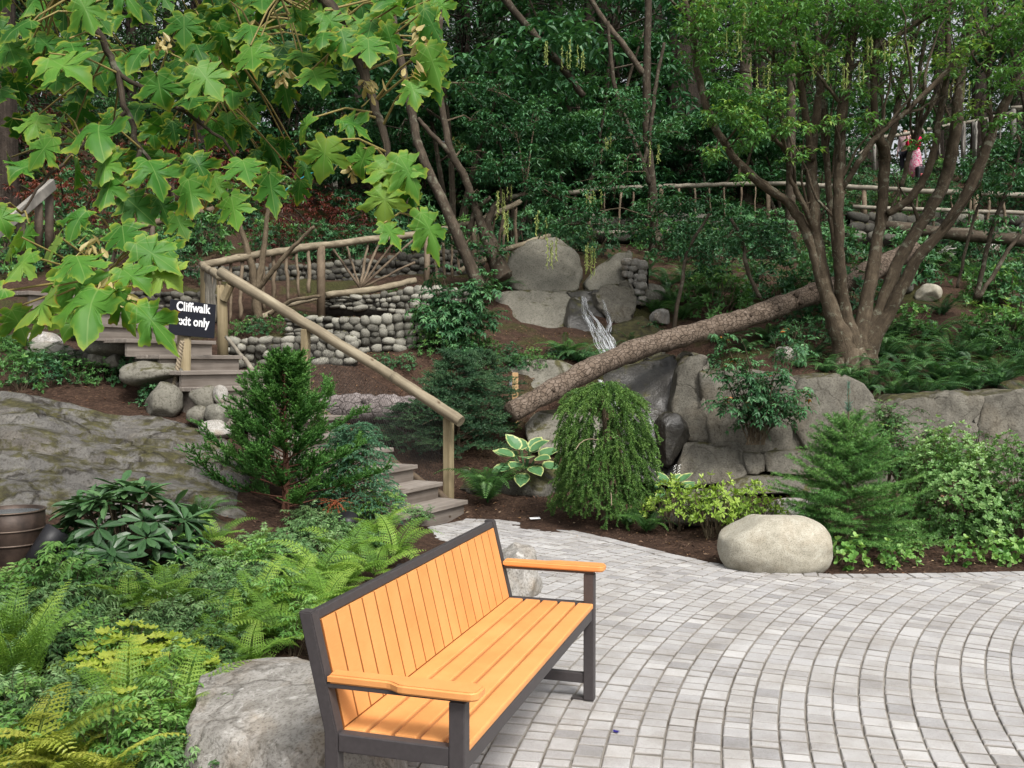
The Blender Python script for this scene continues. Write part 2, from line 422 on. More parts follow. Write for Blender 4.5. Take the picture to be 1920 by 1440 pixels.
M['nandina_b'] = leaf_mat('nandina_bright', [(0, (.05, .14, .03)), (.5, (.12, .26, .055)), (1, (.24, .38, .11))], trans=.3, rough=.4)
M['heuchera'] = leaf_mat('lime_coral_bells', [(0, (.16, .24, .025)), (.5, (.30, .40, .04)), (1, (.45, .48, .10))], trans=.4, rough=.5)
M['rhodo'] = leaf_mat('rhododendron', [(0, (.018, .048, .018)), (.5, (.040, .095, .034)), (1, (.085, .16, .06))], trans=.12, rough=.38, spec=.45)
M['azalea'] = leaf_mat('azalea_lime', [(0, (.08, .15, .02)), (.5, (.19, .30, .04)), (1, (.34, .44, .10))], trans=.35)
M['box'] = leaf_mat('evergreen_box', [(0, (.04, .105, .028)), (.5, (.095, .20, .055)), (.85, (.155, .28, .09)), (1, (.22, .34, .13))], trans=.3, rough=.38)
M['hosta'] = leaf_mat('hosta', [(0, (.045, .12, .05)), (1, (.10, .22, .09))], trans=.25, edge=[(.62, .9, (.50, .55, .22))], objvar=.1)
M['seqfol'] = leaf_mat('sequoia_foliage', [(0, (.014, .05, .010)), (.5, (.035, .115, .02)), (1, (.085, .20, .04))], trans=.15, rough=.55)
M['cypfol'] = leaf_mat('cypress_foliage', [(0, (.016, .06, .03)), (.5, (.045, .13, .065)), (1, (.11, .22, .12))], trans=.15, rough=.55)
M['firfol'] = leaf_mat('fir_foliage', [(0, (.022, .075, .016)), (.5, (.065, .17, .035)), (1, (.15, .28, .07))], trans=.15, rough=.5)
M['firblue'] = leaf_mat('fir_leader', [(0, (.05, .13, .09)), (1, (.12, .22, .17))], trans=.15, rough=.5)
M['weepfol'] = leaf_mat('weeping_spruce', [(0, (.022, .065, .012)), (.5, (.07, .15, .03)), (1, (.15, .25, .06))], trans=.12, rough=.5)
M['hemfol'] = leaf_mat('dwarf_hemlock', [(0, (.010, .035, .016)), (.5, (.028, .075, .032)), (1, (.07, .135, .055))], trans=.12, rough=.5)
M['crown'] = leaf_mat('crown_leaf', [(0, (.022, .075, .018)), (.5, (.06, .155, .038)), (.9, (.115, .26, .07)), (1, (.20, .30, .07))], trans=.33)
M['crown_dark'] = leaf_mat('crown_leaf_dark', [(0, (.012, .050, .020)), (.5, (.038, .118, .045)), (1, (.095, .215, .08))], trans=.25)
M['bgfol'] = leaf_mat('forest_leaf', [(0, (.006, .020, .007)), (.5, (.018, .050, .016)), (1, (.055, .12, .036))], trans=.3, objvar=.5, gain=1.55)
M['redfol'] = leaf_mat('red_maple_leaf', [(0, (.035, .007, .006)), (.5, (.085, .018, .012)), (1, (.17, .05, .025))], trans=.3)
M['pod'] = leaf_mat('hanging_pod', [(0, (.16, .22, .05)), (1, (.34, .38, .12))], trans=.3)
M['litter'] = leaf_mat('leaf_litter', [(0, (.05, .022, .012)), (.5, (.13, .06, .03)), (.85, (.26, .15, .07)), (1, (.36, .26, .15))], trans=.15, objvar=0)
M['redleaf'] = leaf_mat('turning_leaf', [(0, (.35, .05, .02)), (1, (.50, .20, .04))], trans=.3, objvar=0)

M['rock_face'] = rock_mat('carved_rock', (.066, .061, .050), (.128, .119, .098), (.20, .188, .155), cracks=.3, cscale=.7, stain=.4, moss=.12, lichen=.25, scale=.8, bumpd=.03)
M['rock_pale'] = rock_mat('pale_carved_rock', (.10, .094, .076), (.165, .156, .128), (.225, .214, .178), moss=.06, lichen=.25, scale=.8, bumpd=.022)
M['rock_wet'] = rock_mat('wet_rock', (.018, .016, .014), (.035, .032, .027), (.07, .065, .052), moss=.12, lichen=.05, rough=.32, spec=.5, bumpd=.03)
M['rock_moss'] = rock_mat('mossy_rock', (.05, .048, .04), (.10, .095, .08), (.18, .17, .145), moss=.75, lichen=.2)
M['outcrop'] = rock_mat('bedrock', (.052, .049, .045), (.105, .100, .092), (.19, .18, .16), moss=.14, lichen=.2, scale=.9, bumpd=.05, cracks=.9, cscale=.85, stain=.4, strata=.6)
M['boulder_grey'] = rock_mat('grey_boulder', (.13, .12, .105), (.30, .285, .26), (.47, .455, .43), stain=.75, cracks=.45, cscale=1.6, lichen=.6, scale=1.6, bumpd=.018)
M['boulder_beige'] = rock_mat('beige_boulder', (.25, .228, .175), (.37, .346, .28), (.47, .447, .378), stain=.3, lichen=.3, scale=2.6, bumpd=.008)
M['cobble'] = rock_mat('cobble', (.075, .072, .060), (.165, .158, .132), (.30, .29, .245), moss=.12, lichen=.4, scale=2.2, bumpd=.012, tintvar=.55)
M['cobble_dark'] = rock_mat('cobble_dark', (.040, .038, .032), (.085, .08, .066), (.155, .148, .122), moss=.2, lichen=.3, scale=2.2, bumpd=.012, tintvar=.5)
M['mortar'] = plain_mat('dark_mortar', (.028, .025, .021), .95, .1, var=.4)
M['stair'] = wood_mat('stair_timber', (.115, .095, .080), (.19, .165, .142), (.275, .243, .212), sc=(1.0, 26, 26))
M['rail'] = wood_mat('peeled_rail', (.10, .080, .053), (.205, .170, .116), (.335, .29, .205), sc=(.9, 16, 16))
M['post'] = wood_mat('treated_post', (.135, .105, .056), (.225, .18, .105), (.32, .265, .165), sc=(22, 22, 1.2))
M['grey_wood'] = wood_mat('weathered_wood', (.10, .092, .080), (.19, .178, .158), (.30, .28, .25), sc=(3, 3, 3), knots=False)
M['stick'] = wood_mat('fence_stick', (.070, .050, .033), (.14, .105, .070), (.23, .18, .125), sc=(8, 8, 8), knots=False)
M['stick_dark'] = wood_mat('bark_stick', (.035, .026, .019), (.075, .056, .040), (.13, .10, .075), sc=(8, 8, 8), knots=False)
M['pale_stick'] = wood_mat('pale_peeled_pole', (.12, .105, .08), (.22, .197, .155), (.33, .302, .245), sc=(6, 6, 6), knots=False)
M['marker'] = wood_mat('new_timber', (.33, .20, .095), (.45, .29, .145), (.55, .37, .20), sc=(18, 18, 1))
M['log_bark'] = bark_mat('log_bark', (.050, .037, .027), (.12, .09, .067), (.23, .185, .15), along=12, around=2.6, bumpd=.03, voron=True)
M['log_bark_g'] = bark_mat('grey_log_bark', (.075, .060, .056), (.17, .145, .138), (.29, .255, .245), along=10, around=2.2, bumpd=.02, voron=True)
M['stem_bark'] = bark_mat('stem_bark', (.028, .021, .014), (.070, .053, .035), (.140, .112, .077), along=6, around=1.4, bumpd=.025, lich=.45)
M['stem_dark'] = bark_mat('dark_stem_bark', (.022, .017, .012), (.052, .040, .028), (.12, .095, .07), along=5, around=1.2, bumpd=.012, lich=.35)
M['trunk'] = bark_mat('forest_trunk', (.012, .009, .007), (.034, .026, .020), (.075, .058, .046), along=.7, around=5, bumpd=.05)
M['twig'] = bark_mat('twig', (.05, .038, .025), (.11, .085, .055), (.19, .15, .10), along=5, around=1)
M['red_bark'] = bark_mat('reddish_trunk', (.075, .032, .020), (.14, .065, .042), (.21, .11, .075), along=4, around=1)
M['bench_wood'] = None
def _bench():
    m, nt, out = new_mat('orange_recycled_slat')
    v = objco(nt, (30, 400, 400)); n = noise_n(nt, 1.0, 3, .6, v)
    n2 = noise_n(nt, 6, 4, .6, objco(nt))
    t = math_n(nt, 'ADD', math_n(nt, 'MULTIPLY', n, .3), math_n(nt, 'MULTIPLY', n2, .7))
    t = math_n(nt, 'ADD', t, math_n(nt, 'MULTIPLY', math_n(nt, 'SUBTRACT', attr(nt, 'tint').outputs['Fac'], .5), .3))
    rp = ramp(nt, [(.3, (.57, .240, .075)), (.5, (.65, .286, .093)), (.7, (.70, .322, .112))]); nt.links.new(t, rp.inputs[0])
    principled(nt, out, rp.outputs[0], .5, .35, bump(nt, n, .15, .001)); return m
M['bench_wood'] = _bench()
M['bench_metal'] = plain_mat('bronze_powder_coat', (.052, .046, .047), .48, .4, var=.12, vscale=60, bumpd=.0006)
M['black'] = plain_mat('black_plastic', (.012, .012, .014), .5, .4)
M['sign_black'] = plain_mat('sign_black', (.006, .007, .013), .45, .4)
M['white'] = plain_mat('white_lettering', (.85, .85, .85), .6, .3, var=.02)
M['rope'] = plain_mat('sisal_rope', (.25, .205, .145), .95, .1, var=.3, vscale=60)
M['wire'] = plain_mat('wire_netting', (.045, .043, .040), .5, .4, metal=.3)
M['galv'] = plain_mat('grey_metal', (.30, .31, .33), .45, .5, metal=.5)
M['needles_r'] = plain_mat('dead_needles', (.24, .075, .035), .9, .1, var=.4, vscale=40)
M['blue_petal'] = plain_mat('blue_petal', (.018, .012, .16), .6, .3)
M['flower_w'] = plain_mat('white_flower', (.75, .74, .70), .7, .2)
M['cord'] = plain_mat('teal_cord', (.03, .32, .38), .7, .2)
# ================================================================== terrain
TD = [0, 3, 4, 5, 6, 7, 8, 9, 10, 11, 12, 12.5, 13, 14, 15, 16, 18, 22, 27, 32, 40, 60, 140]
TX = [-900, -300, 0, 250, 450, 650, 850, 1050, 1250, 1450, 1700, 1920, 2400, 3000]
TZ = [
 # -900 -300    0   250   450   650   850  1050  1250  1450  1700  1920  2400 3000
 [ .10, .08, .05, .03, .02, -.06, -.06, -.06, -.06, -.06, -.06, -.06, -.06, -.06],   # 0
 [ .20, .12, .07, .04, .02, -.06, -.06, -.06, -.06, -.06, -.06, -.06, -.06, -.06],   # 3
 [ .30, .20, .12, .07, .03, -.02, -.06, -.06, -.06, -.06, -.06, -.06, -.06, -.06],   # 4
 [ .40, .28, .20, .12, .06,  .01, -.06, -.06, -.06, -.06, -.06, -.06, -.06, -.06],   # 5
 [ .55, .42, .32, .17, .09,  .03, -.03, -.06, -.06, -.06, -.06, -.06, -.06, -.06],   # 6
 [ .80, .65, .50, .32, .20,  .08, -.03, -.06, -.06, -.05, -.005, .0,  .01,  .01],   # 7
 [1.10, .95, .80, .58, .46,  .12,   0., -.06,  .00,  .07,  .12,  .13,  .14,  .14],   # 8
 [1.35,1.25,1.15, .97, .86,  .22,  -.04, .02,  .10,  .14,  .18,  .18,  .2,   .2 ],   # 9
 [1.60,1.55,1.50,1.34,1.12,  .45,  .12,  .10,  .00,  .06,  .18,  .2,   .25,  .25],   # 10
 [1.95,1.85,1.70,1.55,1.10,  .90,  .55,  .30, -.50, -.45, -.05,  .1,   .3,   .3 ],   # 11
 [2.20,2.10,1.85,1.75,1.48, 1.45, 1.05,  .80, -.55, -.55, -.10,  .2,   .5,   .5 ],   # 12
 [2.30,2.20,1.95,1.85,1.60, 1.58, 1.35, 1.10, -.55,  .60,  .85, 1.0,  1.1,  1.1],    # 12.5
 [2.45,2.35,2.15,2.05,1.95, 1.75, 1.65, 1.45,  .20, 1.28, 1.20, 1.15, 1.2,  1.2],    # 13
 [2.75,2.65,2.45,2.30,2.20, 2.15, 2.05, 1.85, 1.30, 1.68, 1.60, 1.55, 1.6,  1.6],    # 14
 [3.10,2.95,2.80,2.60,2.45, 2.35, 2.40, 2.15, 1.95, 2.05, 2.00, 1.95, 2.0,  2.0],    # 15
 [3.45,3.30,3.20,3.10,2.95, 2.85, 2.80, 2.80, 2.50, 2.45, 2.40, 2.35, 2.4,  2.4],    # 16
 [4.30,4.20,4.10,3.95,3.75, 3.55, 3.45, 3.55, 3.20, 3.15, 3.10, 3.05, 3.1,  3.1],    # 18
 [6.30,6.10,5.90,5.70,5.40, 5.00, 4.50, 4.25, 4.20, 4.20, 4.30, 4.35, 4.4,  4.4],    # 22
 [8.80,8.60,8.40,8.10,7.60, 7.00, 6.30, 5.80, 5.90, 6.00, 6.10, 6.20, 6.3,  6.3],    # 27
 [10.8,10.6,10.4,10.0,9.40, 8.80, 8.00, 7.50, 7.60, 7.70, 7.80, 7.90, 8.0,  8.0],    # 32
 [13.0,12.8,12.5,12.0,11.4,10.6,  9.80, 9.20, 8.80, 8.60, 8.50, 8.60, 8.7,  8.7],    # 40
 [17.0,17.0,16.5,16.0,15.0,13.5, 12.0, 10.5,  9.50, 9.00, 8.80, 8.80, 8.8,  8.8],    # 60
 [26.0,26.0,25.0,24.0,22.0,19.0, 15.0, 12.0, 10.0,  9.00, 8.80, 8.80, 8.8,  8.8]]    # 140
TZ = np.array(TZ); TDa = np.array(TD, float); TXa = np.array(TX, float)

def Zg(x, y):
    y = max(y, .05); px = 960 + F * x / y
    i = int(np.clip(np.searchsorted(TDa, y) - 1, 0, len(TD) - 2)); j = int(np.clip(np.searchsorted(TXa, px) - 1, 0, len(TX) - 2))
    t = min(1, max(0, (y - TDa[i]) / (TDa[i + 1] - TDa[i]))); s = min(1, max(0, (px - TXa[j]) / (TXa[j + 1] - TXa[j])))
    s = s * s * (3 - 2 * s)
    z = (TZ[i, j] * (1 - s) + TZ[i, j + 1] * s) * (1 - t) + (TZ[i + 1, j] * (1 - s) + TZ[i + 1, j + 1] * s) * t
    return float(z)
def Zn(x, y):
    a = min(1, max(0, (y - 7.5) / 4)); z = Zg(x, y)
    n = mnoise.noise(Vector((x * .9, y * .9, 3))) * .10 + mnoise.noise(Vector((x * 2.7, y * 2.7, 9))) * .04
    if x < -.9 and y < 8: a = max(a, .4)
    return z + a * n
def G(px, py, dmin=2.0):
    """where the sight line of a photo pixel meets the ground"""
    d = dmin; prev = d
    while d < 90:
        p = P(px, py, d)
        if p.z <= Zn(p.x, p.y):
            lo, hi = prev, d
            for _ in range(14):
                m = .5 * (lo + hi); q = P(px, py, m)
                if q.z <= Zn(q.x, q.y): hi = m
                else: lo = m
            q = P(px, py, hi); return Vector((q.x, q.y, Zn(q.x, q.y)))
        prev = d; d *= 1.012
    return P(px, py, 60)
def GD(px, d):
    x = (px - 960) * d / F
    return Vector((x, d, Zn(x, d)))
def G0(px, py):                          # on the level paving, z = 0
    b = (720 - py) / F; d = CH / (SP - b * CP)
    p = P(px, py, d); return Vector((p.x, p.y, 0))

def build_ground():
    mb = MB()
    ds = [.05, .8, 1.6, 2.2]; d = 2.4
    while d < 34: ds.append(d); d *= 1.011
    while d < 150: ds.append(d); d *= 1.07
    pxs = np.concatenate([np.arange(-2600, -400, 120), np.arange(-400, 2350, 13), np.arange(2350, 4600, 120)])
    V = []
    for d in ds:
        for px in pxs:
            x = (px - 960) * max(d, .9) / F; V.append((x, d, Zn(x, d)))
    n = len(pxs); i = np.arange(len(ds) - 1)[:, None] * n; j = np.arange(n - 1)[None, :]
    q = np.stack([i + j, i + j + 1, i + j + n + 1, i + j + n], -1).reshape(-1, 4)
    mb.add(V, [q])
    m, nt, out = new_mat('bark_mulch_ground')
    w = worldco(nt)
    n1 = noise_n(nt, .8, 4, .6, w); n2 = noise_n(nt, 38, 5, .7, w); n3 = noise_n(nt, 9, 4, .6, w)
    rp = ramp(nt, [(.32, (.018, .011, .008)), (.5, (.050, .030, .021)), (.62, (.092, .056, .038)), (.75, (.17, .115, .08))])
    nt.links.new(math_n(nt, 'ADD', math_n(nt, 'MULTIPLY', n2, .65), math_n(nt, 'MULTIPLY', n3, .35)), rp.inputs[0])
    mr = ramp(nt, [(.50, (0, 0, 0)), (.60, (1, 1, 1))]); nt.links.new(noise_n(nt, 1.1, 5, .65, w), mr.inputs[0])
    sy = N(nt, 'ShaderNodeSeparateXYZ'); nt.links.new(w, sy.inputs[0])
    far = N(nt, 'ShaderNodeMapRange', inp={'From Min': 10.5, 'From Max': 13.0}); nt.links.new(sy.outputs[1], far.inputs[0])
    mc = ramp(nt, [(.35, (.018, .022, .008)), (.6, (.055, .062, .018)), (.75, (.10, .105, .03))]); nt.links.new(n2, mc.inputs[0])
    col = mixc(nt, math_n(nt, 'MULTIPLY', math_n(nt, 'MULTIPLY', mr.outputs[0], far.outputs[0]), .75), rp.outputs[0], mc.outputs[0])
    principled(nt, out, col, .95, .12, bump(nt, math_n(nt, 'ADD', n2, n3), .9, .03))
    o = mb.build('ground', m, smooth=True); tag(o, 'dark bark mulch ground rising into the wooded slope', 'ground', kind='structure')
build_ground()

# ================================================================== paving
EDGE = [(872, 972), (940, 974), (1060, 991), (1150, 1010), (1250, 1035), (1330, 1053), (1450, 1069), (1560, 1075), (1700, 1075), (1920, 1070), (2250, 1066), (3000, 1060)]
EDGE = [G0(*p) for p in EDGE]
LEFT = [(-1.13, 8.1), (-.78, 7.4), (-.26, 6.6), (-.20, 5.6), (-.40, 4.6), (-.80, 3.4), (-1.15, 2.6), (-1.4, 1.2)]
POLY = [(p.x, p.y) for p in EDGE] + [(9.5, 1.2)] + [LEFT[i] for i in range(len(LEFT) - 1, -1, -1)]
def inside(x, y, poly=POLY):
    c = False; n = len(poly); j = n - 1
    for i in range(n):
        xi, yi = poly[i]; xj, yj = poly[j]
        if (yi > y) != (yj > y) and x < (xj - xi) * (y - yi) / (yj - yi) + xi: c = not c
        j = i
    return c
def edge_dist(x, y):
    best = 9; p = Vector((x, y, 0))
    for a, b in zip(EDGE[:-1], EDGE[1:]):
        ab = b - a; t = min(1, max(0, (p - a).dot(ab) / ab.length_squared)); best = min(best, (p - a - ab * t).length)
    return best
def build_paving():
    mb = MB()
    def paver(c4, tint, g=.0033, bv=.006, low=0.0):
        c4 = [Vector((p[0], p[1], 0)) for p in c4]; cen = sum(c4, Vector()) / 4
        dz = U(-.0022, .0022) - low; tx, ty = U(-.014, .014), U(-.014, .014)
        def ring(ins, z):
            r = []
            for i, p in enumerate(c4):
                a, b = c4[i - 1], c4[(i + 1) % 4]
                q = p + (a - p).normalized() * (ins + (.0022 if i % 2 == 0 else 0)) + (b - p).normalized() * (ins + (.0022 if i % 2 else 0))
                q = q + Vector((U(-1, 1), U(-1, 1), 0)) * .0016
                r.append((q.x, q.y, z + dz + (q.x - cen.x) * tx + (q.y - cen.y) * ty))
            return r
        V = ring(g, -.04) + ring(g, -bv) + ring(g + bv * .35, -.0025) + ring(g + bv, 0)
        q = [[k * 4 + i, k * 4 + (i + 1) % 4, k * 4 + 4 + (i + 1) % 4, k * 4 + 4 + i] for k in range(3) for i in range(4)] + [[12, 13, 14, 15]]
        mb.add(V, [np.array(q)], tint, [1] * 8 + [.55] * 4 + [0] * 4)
    cx, cy, w = 7.35, 2.25, .112
    r = 1.2
    while r < 14.5:
        a = PI * .42 + U(0, .01)
        while a < PI * 1.30:
            L = random.choice((.058, .072, .085, .085, .10, .115, .125))
            a2 = a + L / (r + w / 2); am = (a + a2) / 2
            x, y = cx + (r + w / 2) * math.cos(am), cy + (r + w / 2) * math.sin(am)
            if y > 1.25 and abs(960 + F * x / y - 960) < 1500 and inside(x, y) and edge_dist(x, y) > .06:
                c4 = [(cx + rr * math.cos(t), cy + rr * math.sin(t)) for rr, t in ((r, a), (r + w, a), (r + w, a2), (r, a2))]
                k = random.random(); tint = U(.3, .75) if k < .86 else (U(0, .25) if k < .95 else U(.8, 1))
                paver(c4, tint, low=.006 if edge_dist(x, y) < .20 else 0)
            a = a2
        r += w
    # soldier course along the planting bed
    for a, b in zip(EDGE[:-1], EDGE[1:]):
        L = (b - a).length; n = max(1, round(L / .105)); t = (b - a).normalized(); nn = Vector((t.y, -t.x, 0))
        if nn.y > 0: nn = -nn
        for i in range(n):
            p, q = a + t * (L * i / n), a + t * (L * (i + 1) / n)
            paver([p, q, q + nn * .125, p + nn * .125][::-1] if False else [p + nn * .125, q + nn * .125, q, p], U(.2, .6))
    m, nt, out = new_mat('concrete_setts')
    w_ = worldco(nt); t = attr(nt, 'tint').outputs['Fac']
    n1 = noise_n(nt, 60, 4, .65, w_); n2 = noise_n(nt, 1.0, 4, .6, w_); n3 = noise_n(nt, 240, 2, .6, w_)
    v = math_n(nt, 'ADD', math_n(nt, 'MULTIPLY', t, .62), math_n(nt, 'ADD', math_n(nt, 'MULTIPLY', n1, .28), math_n(nt, 'MULTIPLY', n2, .22)))
    rp = ramp(nt, [(.18, (.25, .244, .245)), (.5, (.365, .357, .355)), (.85, (.46, .45, .44))]); nt.links.new(v, rp.inputs[0])
    sp = ramp(nt, [(.33, (.5, .49, .47)), (.45, (1, 1, 1))]); nt.links.new(n3, sp.inputs[0])
    st = ramp(nt, [(.36, (.70, .67, .63)), (.58, (1, 1, 1))]); nt.links.new(noise_n(nt, 2.6, 6, .7, w_), st.inputs[0])
    col = mixc(nt, .6, rp.outputs[0], sp.outputs[0], 'MULTIPLY'); col = mixc(nt, .8, col, st.outputs[0], 'MULTIPLY')
    joint_shade = mixc(nt, noise_n(nt, 1.7, 6, .75, w_), (.085, .074, .062), (.34, .32, .29)); col = mixc(nt, attr(nt, 'edge').outputs['Fac'], col, joint_shade)  # paver sides go to a sandy dark tone: joint shade put into the colour
    principled(nt, out, col, .82, .25, bump(nt, math_n(nt, 'ADD', n1, n3), .35, .004))
    m2, nt, out = new_mat('sand_joint')
    w_ = worldco(nt)
    rp = ramp(nt, [(.35, (.10, .085, .07)), (.5, (.21, .19, .165)), (.7, (.32, .30, .27))]); nt.links.new(noise_n(nt, 1.6, 6, .7, w_), rp.inputs[0])
    principled(nt, out, rp.outputs[0], .95, .1, bump(nt, noise_n(nt, 150, 3, .6, w_), .6, .004))
    bm = bmesh.new(); f = bm.faces.new([bm.verts.new((x, y, -.009)) for x, y in POLY])
    bmesh.ops.triangulate(bm, faces=[f]); mb.add_bm(bm, .5, 1)
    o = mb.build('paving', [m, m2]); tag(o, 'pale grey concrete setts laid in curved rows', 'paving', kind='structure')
build_paving()

# ================================================================== rocks
def boulder_mesh(name, size, seed, mat, box=2.4, cuts=7, rough=.10, sub=5, cutdepth=(.62, .9)):
    """superellipsoid, planed by random facets and roughened"""
    bm = bmesh.new(); bmesh.ops.create_icosphere(bm, subdivisions=sub, radius=1)
    rs = random.Random(seed); pl = []
    for _ in range(cuts):
        v = Vector((rs.gauss(0, 1), rs.gauss(0, 1), rs.gauss(0, .8))).normalized(); pl.append((v, rs.uniform(*cutdepth)))
    sd = Vector((seed * 3.1, seed * 1.7, seed))
    for v in bm.verts:
        c = v.co; k = (abs(c.x) ** box + abs(c.y) ** box + abs(c.z) ** box) ** (-1 / box); c = c * k
        for n_, d_ in pl:
            e = c.dot(n_) - d_
            if e > 0: c = c - n_ * e * .9
        r = mnoise.noise(c * 1.3 + sd) * rough * 1.4 + mnoise.noise(c * 3.1 + sd) * rough * .6 + mnoise.noise(c * 8 + sd) * rough * .22 + mnoise.noise(c * 20 + sd) * rough * .08
        c = c * (1 + r)
        v.co = Vector((c.x * size[0] / 2, c.y * size[1] / 2, c.z * size[2] / 2))
    mb = MB(); mb.add_bm(bm, .5); return mb.mesh(name, mat, True)
def rock(name, label, loc, size, seed, mat, rotz=0., group=None, cat='rock', **kw):
    o = obj(name, boulder_mesh(name, size, seed, mat, **kw), loc=loc, rot=(0, 0, rotz)); return tag(o, label, cat, group)

def slab(name, label, pts, depth, mat, seed=1, group=None, bev=.045, rough=.035, res=.13, cat='rock', lean=0.0, grow=.03):
    """rock with a hand-traced face: pts = survey bearings with a distance each; built back into the bank"""
    W = [P(*p) for p in pts]; cen = sum(W, Vector()) / len(W); W = [cen + (p - cen) * (1.0 + grow / max(.25, (p - cen).length)) for p in W]
    bm = bmesh.new(); fv = [bm.verts.new(p - cen) for p in W]; f = bm.faces.new(fv); f.normal_update()
    if f.normal.y > 0: f.normal_flip()
    r = bmesh.ops.extrude_face_region(bm, geom=[f]); nv = [g for g in r['geom'] if isinstance(g, bmesh.types.BMVert)]
    for v in nv: v.co += Vector((v.co.x * -.04, depth, lean))
    bmesh.ops.recalc_face_normals(bm, faces=bm.faces)
    bmesh.ops.bevel(bm, geom=list(bm.edges), offset=bev, segments=2, profile=.6, affect='EDGES', clamp_overlap=True)
    bmesh.ops.triangulate(bm, faces=bm.faces)
    for _ in range(7):
        ed = [e for e in bm.edges if e.calc_length() > res]
        if not ed: break
        bmesh.ops.subdivide_edges(bm, edges=ed, cuts=1); bmesh.ops.triangulate(bm, faces=[f for f in bm.faces if len(f.verts) > 3])
    bm.normal_update(); sd = Vector((seed * 5.3, seed, seed * 2.1))
    for _ in range(1): bmesh.ops.smooth_vert(bm, verts=bm.verts, factor=.5, use_axis_x=True, use_axis_y=True, use_axis_z=True)
    bm.normal_update()
    for v in bm.verts:
        c = v.co
        n_ = mnoise.noise(c * 1.1 + sd) * rough * 2.0 + mnoise.noise(c * 3.2 + sd) * rough + mnoise.noise(c * 9 + sd) * rough * .4
        rdg = abs(mnoise.noise(c * 1.7 + sd * 2)); n_ -= max(0, .06 - rdg) * 1.3 * rough / .035
        v.co = c + v.normal * n_
    mb = MB(); mb.add_bm(bm, .5); o = obj(name, mb.mesh(name, mat, True), loc=cen); return tag(o, label, cat, group)

# foreground boulders
rock('boulder', 'large pale grey boulder behind the near end of the orange bench', (-.80, 3.52, .12), (.98, .92, .54), 5, M['boulder_grey'], .3, cat='boulder', box=2.9, cuts=9, rough=.07)
rock('boulder', 'small rough pale boulder behind the far end of the bench', (.00, 6.15, .10), (.42, .46, .46), 9, M['boulder_grey'], .5, cat='boulder', rough=.13, cuts=6)
bp = G0(1461, 1066)
rock('boulder', 'smooth beige egg-shaped boulder at the edge of the paving', (bp.x, bp.y + .12, .135), (.83, .62, .50), 21, M['boulder_beige'], -.08, cat='boulder', box=2.35, cuts=5, rough=.04, cutdepth=(.75, .95))
for px, py, w_, h_, sd, lab in ((1000, 895, .62, .36, 31, 'mossy grey boulder between the sword fern and the weeping spruce'), (1335, 945, 1.35, .30, 32, 'long low brown boulder behind the lime azaleas'),
                                (1495, 955, .48, .26, 33, 'grey boulder between the lime azaleas and the young fir'), (895, 905, .40, .24, 34, 'small mossy stone behind the bottom handrail post'),
                                (1262, 830, .5, .7, 35, 'wet dark rock at the left side of the pool')):
    p = G(px, py + 25) if sd != 35 else P(px, 850, 12.3)
    rock('rock', lab, (p.x, p.y + .15, p.z + h_ * .22), (w_, w_ * .7, h_), sd, M['rock_wet'] if sd == 35 else (M['rock_moss'] if sd in (31, 34) else M['boulder_grey'] if sd == 33 else M['rock_face']), U(-.4, .4), rough=.09)

# bedrock hump left of the stairs
def outcrop():
    mb = MB(); V = []; nx, ny = 150, 90
    for j in range(ny):
        for i in range(nx):
            px = lerp(-360, 470, i / (nx - 1)); t = j / (ny - 1); s = i / (nx - 1)
            d0 = lerp(6.15, 7.1, s); d1 = lerp(9.35, 9.05, s); y = lerp(d0, d1, t); x = (px - 960) * y / F
            e = min(t / .12, (1 - t) / .12, (1 - s) / .20 + .5 * mnoise.noise(Vector((y * 2.1, x, 4))), s / .05, 1)
            z = Zg(x, y); q = Vector((x * .55 + y * .3, y * .9, z))
            st = mnoise.noise(Vector((x * .5, y * 2.3 - x * .55, 2.2)))           # layered ledges running along the slope
            led = math.floor((t * 4.2 + .5 * mnoise.noise(Vector((x * .8, y * .5, 7))))) / 4.2
            z += .12 * (max(0, e) ** .5) + .12 * st + .24 * (led - t) * e + .05 * mnoise.noise(q * 2.4) + .025 * mnoise.noise(q * 6) + .010 * mnoise.noise(q * 16)
            ck = abs(mnoise.noise(Vector((x * .7 + 1.3 * y, y * 1.1 - .4 * x, 11)))); z -= max(0, .05 - ck) * 1.6 * min(1, max(0, e) * 2)
            ck = abs(mnoise.noise(Vector((x * 1.1 - .8 * y, y * 1.9, 31)))); z -= max(0, .035 - ck) * 1.4 * min(1, max(0, e) * 2)
            if e <= .3: z -= (.3 - e) * .45
            V.append((x, y, z))
    i = np.arange(ny - 1)[:, None] * nx; j = np.arange(nx - 1)[None, :]
    mb.add(V, [np.stack([i + j, i + j + 1, i + j + nx + 1, i + j + nx], -1).reshape(-1, 4)])
    cen = np.array([-2.9, 7.6, .5]); mb.v = [v - cen for v in mb.v]
    o = mb.build('rock_outcrop', M['outcrop'], smooth=True, loc=tuple(cen)); tag(o, 'mossy sloping grey bedrock outcrop left of the stairs', 'rock')
outcrop()

